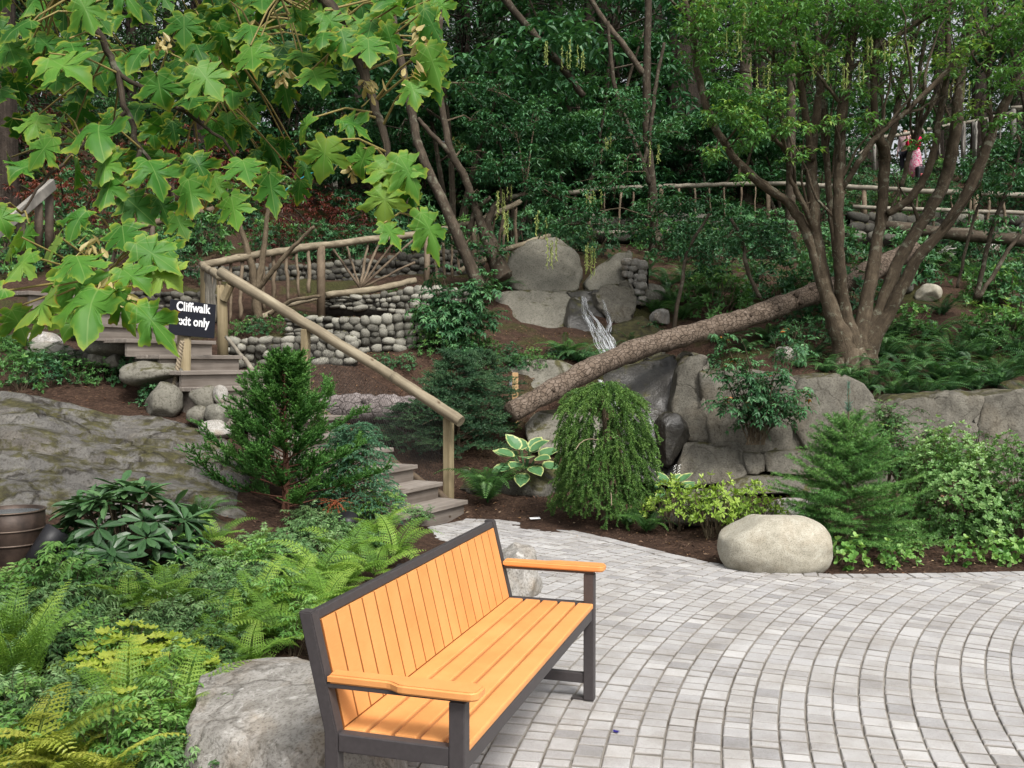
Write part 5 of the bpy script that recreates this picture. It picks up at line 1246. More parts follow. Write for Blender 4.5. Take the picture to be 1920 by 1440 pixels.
# ---------------- young conifers
def sequoia():
    mb = MB(); st = MB(); h = 1.32
    st.tube([(0, 0, -.05), (.01, 0, .3), (0, .01, .7), (.0, 0, h * .93)], [.026, .022, .013, .004], 8, .5)
    for i in range(92):
        z = .04 + (i / 92) ** .85 * h * .93; t = z / h; az = i * 2.399 + rng.uniform(-.4, .4); Lb = (.64 * (1 - t) ** .8 + .10) * rng.uniform(.5, 1.15)
        b = polyline((0, 0, z), az, R(lerp(6, 66, t) + rng.uniform(-12, 12)), Lb, R(rng.uniform(-60, -15)), 11, .3)
        st.tube(b, np.linspace(.008, .002, 11) * (1.2 - t), 4, .4, cap=False); tb0 = rng.uniform(.15, .6)
        needles(mb, b[5:], 420, .015, .0075, tb0, .6, 1.0)
        for j in range(int(14 + 40 * Lb)):
            k = int(rng.integers(3, 11)); q = b[k]; T = b[min(10, k + 1)] - b[k - 1]; a2 = math.atan2(T[1], T[0]) + rng.uniform(-.9, .9); l2 = rng.uniform(.06, .15) * (1.1 - .4 * t) * (1.15 - .04 * k)
            s = polyline(q, a2, R(rng.uniform(5, 60)), l2, R(rng.uniform(-70, 0)), 5); tb = np.clip(tb0 + .05 * (k - 5) + rng.normal(0, .1), 0, 1)
            needles(mb, s, 440, .015, .0078, tb, .6, 1.0)
            for _ in range(3):
                q2 = s[rng.integers(1, 5)]; s2 = polyline(q2, a2 + rng.uniform(-1, 1), R(rng.uniform(10, 75)), l2 * .5, R(-20), 4); needles(mb, s2, 480, .014, .0078, np.clip(tb + .15, 0, 1), .6, 1.0)
    br = MB(); c = np.array([.26, -.40, .16])
    for _ in range(16): needles(br, polyline(c, rng.uniform(0, 6.3), R(rng.uniform(-80, 20)), .11, R(20), 5), 300, .018, .005, .5, .6, 1)
    return [('foliage', mb.mesh('sequoia_foliage', M['seqfol'])), ('trunk', st.mesh('sequoia_trunk', M['red_bark'])), ('dead_sprig', br.mesh('dead_sprig', M['needles_r']))]
p = P(535, 985, 7.75); p.z = Zn(p.x, p.y); spawn(sequoia(), 'young_conifer', 'young bright green conifer with upright plumes in front of the stairs', 'conifer', p, .35, (1.24, 1.24, .93), tilt=(0, 0))
def cypress():
    mb = MB(); st = MB(); h = .95
    st.tube([(0, 0, -.05), (0, 0, h * .9)], [.02, .004], 6, .5)
    for i in range(95):
        z = .03 + i / 95 * h * .9; t = z / h; az = i * 2.399; Lb = (.40 * (1 - t) ** .7 + .06) * rng.uniform(.75, 1.1)
        b = polyline((0, 0, z), az, R(lerp(15, 55, t)), Lb, R(65), 8, .2)
        st.tube(b, np.linspace(.005, .0015, 8), 3, .4, cap=False)
        T = nrm(np.gradient(b, axis=0)); S = nrm(np.cross(T, [0, 0, 1.]))
        for j in range(2, 8):
            for sg in (-1, 1):
                d = T[j] * .7 + S[j] * sg * .8; a2 = math.atan2(d[1], d[0]); s = polyline(b[j], a2, R(rng.uniform(-10, 25)), rng.uniform(.07, .13), R(75), 6)
                needles(mb, s, 520, .018, .0065, rng.uniform(.25, .8), .7, .8, up=-.25)
    return [('foliage', mb.mesh('cypress_foliage', M['cypfol'])), ('trunk', st.mesh('cypress_trunk', M['red_bark']))]
p = P(662, 960, 8.15); p.z = Zn(p.x, p.y); spawn(cypress(), 'young_conifer', 'small feathery blue-green conifer at the foot of the stairs', 'conifer', p, None, (1.1, 1.1, .92), tilt=(0, 0))
def fir(h=1.12, lead=.36):
    mb = MB(); st = MB()
    st.tube([(0, 0, -.05), (0, 0, h * .5), (.006, 0, h), (.0, 0, h + lead)], [.018, .013, .008, .006], 7, .75)
    lv = np.linspace(.03, h, 17)
    for i, z in enumerate(lv):
        t = z / h; nb = 7 if t < .85 else 5
        for k in range(nb):
            az = k * 2 * PI / nb + i * .8 + rng.uniform(-.25, .25); Lb = (.52 * (1 - t) ** .75 + .16) * rng.uniform(.72, 1.12)
            el = lerp(5, 50, t ** 1.5) + rng.uniform(-8, 8)
            b = polyline((0, 0, z + rng.uniform(-.02, .02)), az, R(el), Lb, R(-8), 9, .1)
            st.tube(b, np.linspace(.005, .0018, 9), 4, .45, cap=False); tb = rng.uniform(.2, .6)
            needles(mb, b, 480, .028, .0042, tb + .1, .85, .55)
            T = nrm(np.gradient(b, axis=0)); S = nrm(np.cross(T, [0, 0, 1.]))
            for j in range(2, 9):
                for sg in (-1, 1):
                    l2 = Lb * .42 * (1 - j / 11) + .03
                    d = T[j] * .75 + S[j] * sg * .7; s = polyline(b[j], math.atan2(d[1], d[0]), R(rng.uniform(-5, 20) + el * .3), l2, R(5), 5)
                    needles(mb, s, 500, .027, .0042, np.clip(tb + .12 * (j > 5) + rng.normal(0, .08), 0, 1), .85, .55)
    ld = MB(); needles(ld, [(0, 0, h + lead * .45), (0, 0, h + lead * 1.12)], 900, .035, .005, .5, .5, 1.0); needles(ld, [(0, 0, h + lead * .42), (0, 0, h + lead * .62)], 1400, .055, .005, .5, .8, .75)
    return [('foliage', mb.mesh('fir_foliage', M['firfol'])), ('trunk', st.mesh('fir_trunk', M['twig'])), ('leader', ld.mesh('fir_leader', M['firblue']))]
p = G0(1597, 1035); spawn(fir(.94, .34), 'young_fir', 'young fir with a bare leader beside the beige boulder', 'conifer', (p.x, p.y + .1, .02), 1.1, (1., 1., 1.0), tilt=(0, 0))
def weeper():
    mb = MB(); st = MB(); h, r = 1.20, .325
    st.tube([(0, 0, -.05), (.02, 0, h * .5), (-.01, 0, h * .93)], [.03, .025, .015], 7, .4)
    for i in range(860):
        z = rng.uniform(.10, 1) ** .85; a = rng.uniform(0, 2 * PI); lump = 1 + .13 * math.sin(a * 3 + 6 * z) + .07 * math.sin(a * 7 + 2 + 9 * z)
        rr = r * math.sqrt(max(.02, 1 - max(0, (z - .62) / .38) ** 2.4)) * lump * (1.04 - .12 * abs(z - .45))
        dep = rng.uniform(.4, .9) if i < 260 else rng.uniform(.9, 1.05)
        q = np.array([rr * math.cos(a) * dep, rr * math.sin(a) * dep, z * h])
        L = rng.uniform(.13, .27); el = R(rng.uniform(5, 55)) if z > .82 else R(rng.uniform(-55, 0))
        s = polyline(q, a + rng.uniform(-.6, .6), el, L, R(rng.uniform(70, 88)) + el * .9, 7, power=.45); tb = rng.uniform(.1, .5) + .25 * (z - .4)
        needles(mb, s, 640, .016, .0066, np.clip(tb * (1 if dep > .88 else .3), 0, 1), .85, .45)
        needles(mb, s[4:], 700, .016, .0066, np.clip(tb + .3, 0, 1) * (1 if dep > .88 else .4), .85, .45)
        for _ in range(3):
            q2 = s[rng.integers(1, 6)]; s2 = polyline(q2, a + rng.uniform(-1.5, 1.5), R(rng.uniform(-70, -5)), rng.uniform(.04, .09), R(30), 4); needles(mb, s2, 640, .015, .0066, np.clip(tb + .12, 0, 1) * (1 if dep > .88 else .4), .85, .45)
    bt = MB()
    for _ in range(2): bt.tube(polyline((rng.uniform(-.3, .3), -.36, rng.uniform(.25, .8)), rng.uniform(3.5, 6), R(10), .32, R(70), 6), .004, 4, .9, cap=False)
    return [('foliage', mb.mesh('weeping_foliage', M['weepfol'])), ('trunk', st.mesh('weeping_trunk', M['twig'])), ('bare_twig', bt.mesh('bare_twig', M['stick']))]
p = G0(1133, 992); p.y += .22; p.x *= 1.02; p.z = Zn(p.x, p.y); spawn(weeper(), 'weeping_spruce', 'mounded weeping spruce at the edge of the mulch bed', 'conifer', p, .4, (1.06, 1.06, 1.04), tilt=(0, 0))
def hemlock():
    mb = MB(); st = MB(); h = 1.05
    st.tube([(0, 0, -.05), (.03, 0, h * .8)], [.03, .01], 6, .3)
    for i in range(150):
        z = .05 + rng.uniform(0, 1) * h * .92; t = z / h; az = rng.uniform(0, 2 * PI); Lb = (.62 * (1 - t ** 2.2) + .12) * rng.uniform(.6, 1.1)
        b = polyline((0, 0, z), az, R(rng.uniform(5, 28)), Lb, R(30), 9, .3); st.tube(b, np.linspace(.006, .002, 9), 3, .3, cap=False)
        T = nrm(np.gradient(b, axis=0)); S = nrm(np.cross(T, [0, 0, 1.])); tb = rng.uniform(.15, .6)
        for j in range(3, 9):
            for sg in (-1, 1):
                for _ in range(2):
                    d = T[j] * rng.uniform(.4, 1) + S[j] * sg * .8; s = polyline(b[j], math.atan2(d[1], d[0]), R(rng.uniform(0, 35)), rng.uniform(.06, .13), R(20), 5)
                    needles(mb, s, 360, .018, .0085, np.clip(tb + .05 * (j - 4), 0, 1), .9, .6, up=.2)
    return [('foliage', mb.mesh('hemlock_foliage', M['hemfol'])), ('trunk', st.mesh('hemlock_trunk', M['twig']))]
HEM = hemlock(); hg = 'dark spreading dwarf hemlocks behind the bottom post'
for px, py, d, s, lab in ((860, 880, 10.7, (1.0, .8, 1.12), 'dark spreading dwarf hemlock right behind the bottom handrail post'), (905, 840, 11.2, (.75, .7, .95), 'smaller dwarf hemlock by the lower end of the long log'), (765, 885, 10.6, (.7, .6, .5), 'low dark hemlock seen through the netting')):
    spawn(HEM, 'dwarf_hemlock', lab, 'conifer', GD(px, d) + Vector((0, 0, .02)), None, s, hg, (0, 0))

# ---------------- hostas, ferns and shrubs round the paving
def hosta_mesh(n=16, L=.19):
    mb = MB(); st = MB()
    for i in range(n):
        a = i * 2.399; r = .03 + .13 * math.sqrt(i / n); el = lerp(1.2, .35, i / n); tip = np.array([r * math.cos(a), r * math.sin(a), .10 + .14 * (1 - i / n)])
        st.tube([(0, 0, 0), tip * .6, tip], .005, 4, .5, cap=False)
        mb.leaves(tip, azel(np.array([a]), np.array([lerp(.55, -.25, i / n)])), [(-.4 * math.cos(a), -.4 * math.sin(a), 1)], L * rng.uniform(.8, 1.1), L * .78, .5, T_OVA)
    return [('leaf_clump', mb.mesh('hosta_leaves', M['hosta'])), ('leaf_stalk', st.mesh('hosta_stalks', M['hosta']))]
HO = hosta_mesh(); p = P(985, 838, 10.2); spawn(HO, 'hosta', 'hosta with cream-edged leaves left of the weeping spruce', 'plant', (p.x, p.y, Zn(p.x, p.y) + .18), 0.0, 1.2, tilt=(.42, 0))
rock('rock', 'mossy stone under the cream-edged hosta', (p.x, p.y + .15, Zn(p.x, p.y) + .05), (.9, .7, .45), 47, M['rock_moss'], 0, sub=4)
fl = MB()
for dx in (-.02, .03):
    for k in range(14): fl.leaves([(dx, 0, .33 + k * .008)], azel(np.array([k * 2.4]), np.array([.5])), [(0, 0, 1)], .022, .014, .5, T_OBO)
p = P(1262, 945, 8.9); spawn(HO + [('flower_spike', fl.mesh('flower_spike', M['flower_w']))], 'hosta', 'small pale hosta with white flower spikes behind the azaleas', 'plant', (p.x, p.y, Zn(p.x, p.y) + .12), .3, .85, tilt=(.2, 0))
AZ = [dome_shrub('azalea_a', M['azalea'], .34, .28, .30, 150, 7, .042, .017, T_OBO, 26, .7, .05, .2, el=.5, base=.10), dome_shrub('azalea_b', M['azalea'], .28, .24, .26, 120, 7, .042, .017, T_OBO, 20, .7, .05, .25, el=.5, base=.10)]
for px, py, s, lab in ((1345, 1018, 1.0, 'middle lime azalea with bare pale stems behind the beige boulder'), (1270, 1005, .85, 'left lime azalea next to the weeping spruce'), (1420, 1022, .85, 'right lime azalea touching the top of the beige boulder')):
    p = G0(px, py); spawn(AZ[px % 2], 'azalea', lab, 'shrub', (p.x, p.y + .14, Zn(p.x, p.y) + .0), None, (s * 1.2, s * 1.1, s * 1.3), tilt=(0, 0))
for px, py, s, lab in ((1215, 1008, .55, 'glossy fern at the right foot of the weeping spruce'), (1180, 1000, .5, 'small fern tucked under the weeping spruce')):
    p = G0(px, py); spawn(FERN[0], 'fern', lab, 'fern', (p.x, p.y + .1, Zn(p.x, p.y) + .02), None, s)
p = GD(915, 9.75); spawn(FERN[0], 'sword_fern', 'large upright sword fern beside the bottom handrail post', 'fern', (p.x, p.y - .15, p.z), .2, (1.05, 1.05, 1.25), tilt=(0, 0))
for px, py, s in ((1593, 1062, 1.1), (1690, 1064, .95), (1815, 1062, .9), (1893, 1060, 1.1), (1945, 1062, 1.2), (1720, 1050, .6), (1040, 965, .45)):
    p = G0(px, py); spawn(SMALL, 'ground_plant', 'small round-leaved plant at the mulch edge of the paving' if px > 1500 else 'tiny seedling in the mulch near the white label', 'plant', (p.x, p.y + .08, Zn(p.x, p.y)), None, s, 'round-leaved plants along the paving edge' if px > 1500 else None)
BX = dome_shrub('evergreen_shrub', M['box'], .66, .5, .84, 1500, 8, .036, .019, T_OBO, 14, .7, -.05, .22, el=.55)
for px, d, s, lab in ((1775, 8.0, (1.0, 1.0, .92), 'broad small-leaved evergreen shrub right of the young fir'), (1935, 7.7, (.85, .85, .95), 'small-leaved evergreen shrub cut by the right edge'), (2085, 8.0, (1, 1, 1), 'small-leaved evergreen shrub beyond the right edge')):
    if px < 2000: spawn(BX, 'evergreen_shrub', lab, 'shrub', GD(px, d), None, s, tilt=(0, 0))
# shrub with red leaves hanging over the rock face, and greenery against the wall
def climber(name, mat, n, wpx, hgt, red=True, L=.075):
    mb = MB(); st = MB(); rd = MB()
    for i in range(n):
        x0 = rng.uniform(-.12, .12); tip = np.array([rng.uniform(-wpx, wpx), rng.uniform(-.25, .12), hgt * rng.uniform(.25, 1)])
        b = np.array([x0, .1, 0]); p = np.linspace(0, 1, 9)[:, None] * (tip - b) + b; p[:, 2] += .10 * np.sin(np.linspace(0, PI, 9)); p[1:-1] += rng.normal(0, .015, (7, 3))
        st.tube(p, np.linspace(.009, .003, 9), 5, rng.uniform(.3, .9), cap=False); tb = rng.uniform(.2, .8)
        for k in range(12):
            q = p[rng.integers(3, 9)]; s = polyline(q, rng.uniform(0, 2 * PI), R(rng.uniform(-25, 50)), rng.uniform(.12, .26), R(60), 6); st.tube(s, .0016, 3, .4, cap=False)
            spray(mb, s, int(rng.integers(4, 7)), L, L * .42, tb)
            if red and rng.uniform() < .05: spray(rd, s, 3, L * .8, L * .35, rng.uniform(.1, .9))
    o = [('foliage', mb.mesh(name + '_foliage', mat)), ('stem', st.mesh(name + '_stem', M['twig']))]
    if red: o.append(('red_leaves', rd.mesh(name + '_red', M['redleaf'])))
    return o
p = P(1420, 835, 11.75); spawn(climber('wall_shrub', M['crown_dark'], 30, .62, 1.45), 'wall_shrub', 'open shrub with a few red leaves growing against the rock face', 'shrub', p, 0, 1.0, tilt=(0, 0))
CL2 = climber('wall_green', M['crown'], 20, .45, .75, False, .05)
for px, py, d, s, lab in ((1690, 905, 11.0, 1.0, 'leafy green shrub against the long flat slab'), (1770, 900, 10.9, .9, 'finer green shrub behind the broad evergreen shrub'), (1670, 830, 11.4, .7, 'leafy stems climbing the crack beside the humped slab')):
    spawn(CL2, 'wall_shrub', lab, 'shrub', P(px, py, d), 0, s, tilt=(0, 0))
p = GD(850, 12.9); CL3 = climber('terrace_shrub', M['crown_dark'], 34, .62, 1.15, False, .085)
spawn(CL3, 'terrace_shrub', 'dark leafy shrub at the end of the curved stone wall', 'shrub', p, 0, (1.0, 1, 1.0), tilt=(0, 0))

# ---------------- fern bank right, slopes
FB = 'dark ferns of the bank above the rock face'
for px, py, s in ((1590, 720, .9), (1630, 735, .9), (1680, 745, 1.0), (1730, 748, 1.0), (1780, 742, .9), (1830, 735, .9), (1870, 730, 1.), (1600, 690, 1.), (1650, 705, 1.0), (1700, 712, 1.1), (1760, 715, 1.1), (1810, 712, 1.), (1870, 705, 1.), (1920, 700, 1.1), (1660, 675, 1.1),
                  (1720, 680, 1.2), (1790, 680, 1.2), (1850, 675, 1.1), (1910, 665, 1.1), (1690, 640, 1.1), (1750, 640, 1.2), (1830, 645, 1.1), (1900, 625, 1.1), (1960, 690, 1.1), (1550, 700, .8), (1500, 690, .7), (1470, 675, .7), (1400, 660, .7), (1350, 640, .7), (1440, 640, .8), (1980, 640, 1.2),
                  (1630, 660, 1.0), (1525, 672, .8), (2010, 720, 1.1)):
    spawn(random.choice(FERND), 'sword_fern', 'dark arching fern on the bank above the rock face', 'fern', G(px, py), None, s * 1.05, FB)
spawn(FERN[0], 'sword_fern', 'bright fern in the light right of the multi-stemmed trunk', 'fern', G(1665, 640), None, 1.15)
spawn(FERN[1], 'sword_fern', 'bright fern hanging over the long flat slab', 'fern', G(1810, 722), None, 1.1)
SF = 'sword ferns on the slopes'
for px, py, s in ((1250, 540, 1.1), (1290, 530, 1.2), (1330, 560, 1.1), (1380, 580, 1.), (1230, 590, .9), (1280, 600, 1.), (1330, 530, 1.1), (1420, 520, 1.1), (1210, 520, .9), (1360, 545, 1.), (1060, 672, .9), (1085, 680, .8), (935, 545, .8), (910, 600, .7), (650, 590, .7), (680, 585, .6), (770, 575, .7),
                  (1480, 560, .9), (1700, 520, 1.2), (1760, 500, 1.2), (1830, 540, 1.3), (1900, 520, 1.3), (1690, 490, 1.1), (1800, 520, 1.1), (1870, 570, 1.1), (1770, 590, 1.), (1300, 480, 1.2), (1440, 470, 1.2), (1260, 570, 1.), (880, 560, .7), (1180, 650, .7), (60, 700, .9), (20, 660, .9), (110, 690, .7), (150, 640, .8), (230, 660, .7), (960, 690, .6)):
    spawn(random.choice(FERND + FERN), 'sword_fern', 'sword fern on the planted slopes behind the stairs and waterfall', 'fern', G(px, py), None, s, SF)
UG = 'leafy shrubs on the left bank and slopes'
for px, py, s in ((40, 730, .7), (90, 720, .6), (140, 715, .6), (190, 715, .55), (240, 715, .5), (290, 760, .45), (20, 690, .8), (260, 690, .5), (320, 740, .4), (450, 630, .5), (480, 625, .5), (520, 622, .55), (560, 620, .5), (880, 660, .6), (920, 688, .45), (970, 692, .4), (1010, 690, .4), (900, 650, .5), (1140, 690, .6), (720, 690, .4), (690, 470, .8), (640, 480, .7), (560, 450, .9), (470, 430, .9), (760, 470, .7), (820, 560, .6), (730, 560, .5), (1030, 684, .38), (690, 640, .4), (760, 690, .4), (1220, 640, .6), (1300, 560, .7), (1480, 600, .7), (1420, 560, .7), (1660, 560, .7), (955, 672, .45), (1000, 676, .42), (1045, 672, .42), (915, 662, .5), (980, 684, .4), (1100, 690, .5), (840, 640, .7), (880, 668, .5),
                                    (820, 660, .8), (790, 650, .7), (860, 690, .6), (1330, 700, .5), (1470, 650, .7), (1530, 640, .7), (1230, 660, .5), (950, 800, .4), (700, 860, .5), (1660, 800, .5)):
    spawn(random.choice(LEAFY), 'leafy_shrub', 'low leafy shrub among the walls and banks', 'shrub', G(px, py), None, s, UG)
UG2 = 'distant undergrowth shrubs of the wooded slope'
k = 0
while k < 215:
    d = U(14.5, 31); px = U(-40, 1980)
    if (330 < px < 1000 and d < 16.8) or (880 < px < 1260 and d < 18.2): continue
    spawn(LEAFY[0] if random.random() < .8 else LEAFY[1], 'undergrowth_shrub', 'distant leafy undergrowth shrub on the wooded slope', 'shrub', GD(px, d), None, U(.8, 1.9), UG2); k += 1
# leaf litter on the mulch and the moss
def litter():
    mb = MB(); n = 0; P_, D_, U_, L_ = [], [], [], []
    while n < 4200:
        r = random.random()
        if r < .35: x, y = U(-.6, 4.5), U(6.8, 10)
        elif r < .75: d = U(10.5, 14.5); x = (U(560, 1100) - 960) * d / F; y = d
        elif r < .9: d = U(5, 10); x = (U(-50, 460) - 960) * d / F; y = d
        else: d = U(14, 22); x = (U(300, 1900) - 960) * d / F; y = d
        if inside(x, y) and y < 9.5 and random.random() < .985: continue
        z = 0.004 if inside(x, y) else Zn(x, y) + .012
        P_.append((x, y, z)); D_.append((U(-1, 1), U(-1, 1), U(-.1, .35))); U_.append((U(-.5, .5), U(-.5, .5), 1)); L_.append(U(.012, .045) * (1 if y > 9 else .6)); n += 1
    mb.leaves(P_, D_, U_, L_, np.array(L_) * .55, rng.uniform(0, 1, n), T_LAN); o = mb.build('leaf_litter', M['litter']); tag(o, 'fallen brown leaves scattered over the mulch', 'leaf litter', kind='stuff')
litter()
def chips():
    n = 9000; P_ = []
    while len(P_) < n:
        r = random.random()
        if r < .6: x, y = U(-.7, 5.5), U(6.6, 10.2)
        elif r < .8: x, y = U(-2.0, -.4), U(2.6, 8.5)
        else: d = U(10.4, 13.4); x = (U(520, 1120) - 960) * d / F; y = d
        if inside(x, y) and random.random() < .97: continue
        P_.append((x, y, (.003 if inside(x, y) else Zn(x, y) + .006)))
    mb = MB(); n = len(P_); L = rng.uniform(.012, .05, n); onp = np.array([1 if p[2] == .003 else 0 for p in P_]); L = L * (1 - .6 * onp)
    mb.leaves(P_, np.stack([rng.normal(0, 1, n), rng.normal(0, 1, n), rng.normal(.1, .3, n)], 1), np.stack([rng.normal(0, .5, n), rng.normal(0, .5, n), np.ones(n)], 1), L, L * rng.uniform(.2, .5, n), rng.uniform(0, 1, n), T_DIA)
    m = leaf_mat('bark_chip', [(0, (.022, .013, .009)), (.5, (.07, .040, .026)), (.9, (.16, .10, .065)), (1, (.3, .22, .15))], trans=.0, rough=.9, objvar=0, gain=1.0)
    tag(mb.build('bark_chips', m), 'loose bark chips of the mulch beds', 'bark chips', kind='stuff')
chips()
# ================================================================== trees
def limb(mb, path, org, sides=9, sub=6, wob=.012, tint=.5, rk=1.0):
    """path of (px,py,d,r_px): smoothed tapered limb"""
    c = [(P(*q[:3]), q[3] * q[2] / F * rk) for q in path]; pts, rad = [], []
    n = len(c)
    for i in range(n - 1):
        p0, p1, p2, p3 = c[max(i - 1, 0)][0], c[i][0], c[i + 1][0], c[min(i + 2, n - 1)][0]
        for k in range(sub):
            t = k / sub; v = .5 * ((2 * p1) + (p2 - p0) * t + (2 * p0 - 5 * p1 + 4 * p2 - p3) * t * t + (3 * p1 - p0 - 3 * p2 + p3) * t ** 3)
            pts.append(v + Vector((U(-1, 1), U(-1, 1), U(-1, 1))) * wob * .6 - org); rad.append(lerp(c[i][1], c[i + 1][1], t) * U(.95, 1.06))
    pts.append(c[-1][0] - org); rad.append(c[-1][1])
    mb.tube(pts, rad, sides, tint, wob=.03); return [p + org for p in pts]
def clusters(mb, C_, nl, L, W, tint, mat=0, tplt=T_LAN, droop=.35):
    """palmate clusters: nl leaflets radiating from each point"""
    n = len(C_); C_ = np.asarray(C_)
    base = rng.uniform(0, 2 * PI, n)
    for k in range(nl):
        a = base + k * 2 * PI / nl + rng.normal(0, .25, n); e = -droop + rng.normal(0, .3, n)
        d = azel(a, e); mb.leaves(C_ + d * L * .08, d, np.stack([rng.normal(0, .3, n), rng.normal(0, .3, n), np.ones(n)], 1), L * rng.uniform(.65, 1.15, n), W * rng.uniform(.8, 1.15, n), np.clip(tint + rng.normal(0, .1, n), 0, 1), tplt, mat)
def blob_points(px, py, d, rx, ry, rd, n, layers=5):
    c = P(px, py, d); a, b = rx * d / F, ry * d / F
    q = rnd_unit(n) * (rng.uniform(0, 1, n) ** .45)[:, None]
    lump = np.array([mnoise.noise(Vector((v[0] * 1.8 + px, v[1] * 1.8, v[2] * 2.2 + py))) for v in q]); q = q[lump > -.12]
    q[:, 2] = np.round(q[:, 2] * layers / 2) / layers * 2 + rng.normal(0, .07, len(q))
    return q * np.array([a, rd, b]) + np.array(c)
def crown(mb, tw, blobs, org, stems, nl=5, L=.085, W=.032, light=.5):
    S = np.array([tuple(p) for s in stems for p in s]) if stems else None
    o = np.array(org)
    for (px, py, d, rx, ry, rd, n) in blobs:
        pts = blob_points(px, py, d, rx, ry, rd, n); cz = P(px, py, d).z; h = ry * d / F + .01
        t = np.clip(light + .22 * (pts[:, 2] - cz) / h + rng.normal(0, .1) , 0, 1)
        clusters(mb, pts - o, nl, L, W, t)
        if S is not None and len(pts):
            c = pts.mean(0); i = np.argmin(((S - c) ** 2).sum(1)); s0 = S[i]
            m = s0 * .45 + c * .55 + np.array([0, 0, .12]); tw.tube(np.array([s0, s0 * .7 + m * .3, m, c]) - o, [.02, .016, .012, .008], 5, .5, cap=False)
            for j in rng.integers(0, len(pts), max(4, n // 14)):
                q = pts[j]; k = m * .4 + c * .6 + rng.normal(0, .03, 3); tw.tube(np.array([k, (k + q) / 2 + np.array([0, 0, .04]), q]) - o, [.007, .005, .003], 3, .5, cap=False)
def pods(mb, px, py, d, n, ln_px, spread, org):
    for _ in range(n):
        a = P(px + U(-spread, spread), py + U(-8, 8), d + U(-.3, .3)); l = ln_px * d / F * U(.6, 1.1); m = max(4, int(l / .02))
        mb.tube([a - org, a - org + Vector((U(-.01, .01), 0, -l))], .003, 3, .4, cap=False)
        z = np.linspace(0, 1, m); pos = np.array([tuple(a - org)] * m); pos[:, 2] -= z * l
        mb.leaves(pos, np.stack([rng.normal(0, .6, m), rng.normal(0, .6, m), -np.ones(m)], 1), rnd_unit(m), .05, .02, rng.uniform(.2, .9, m), T_DIA)

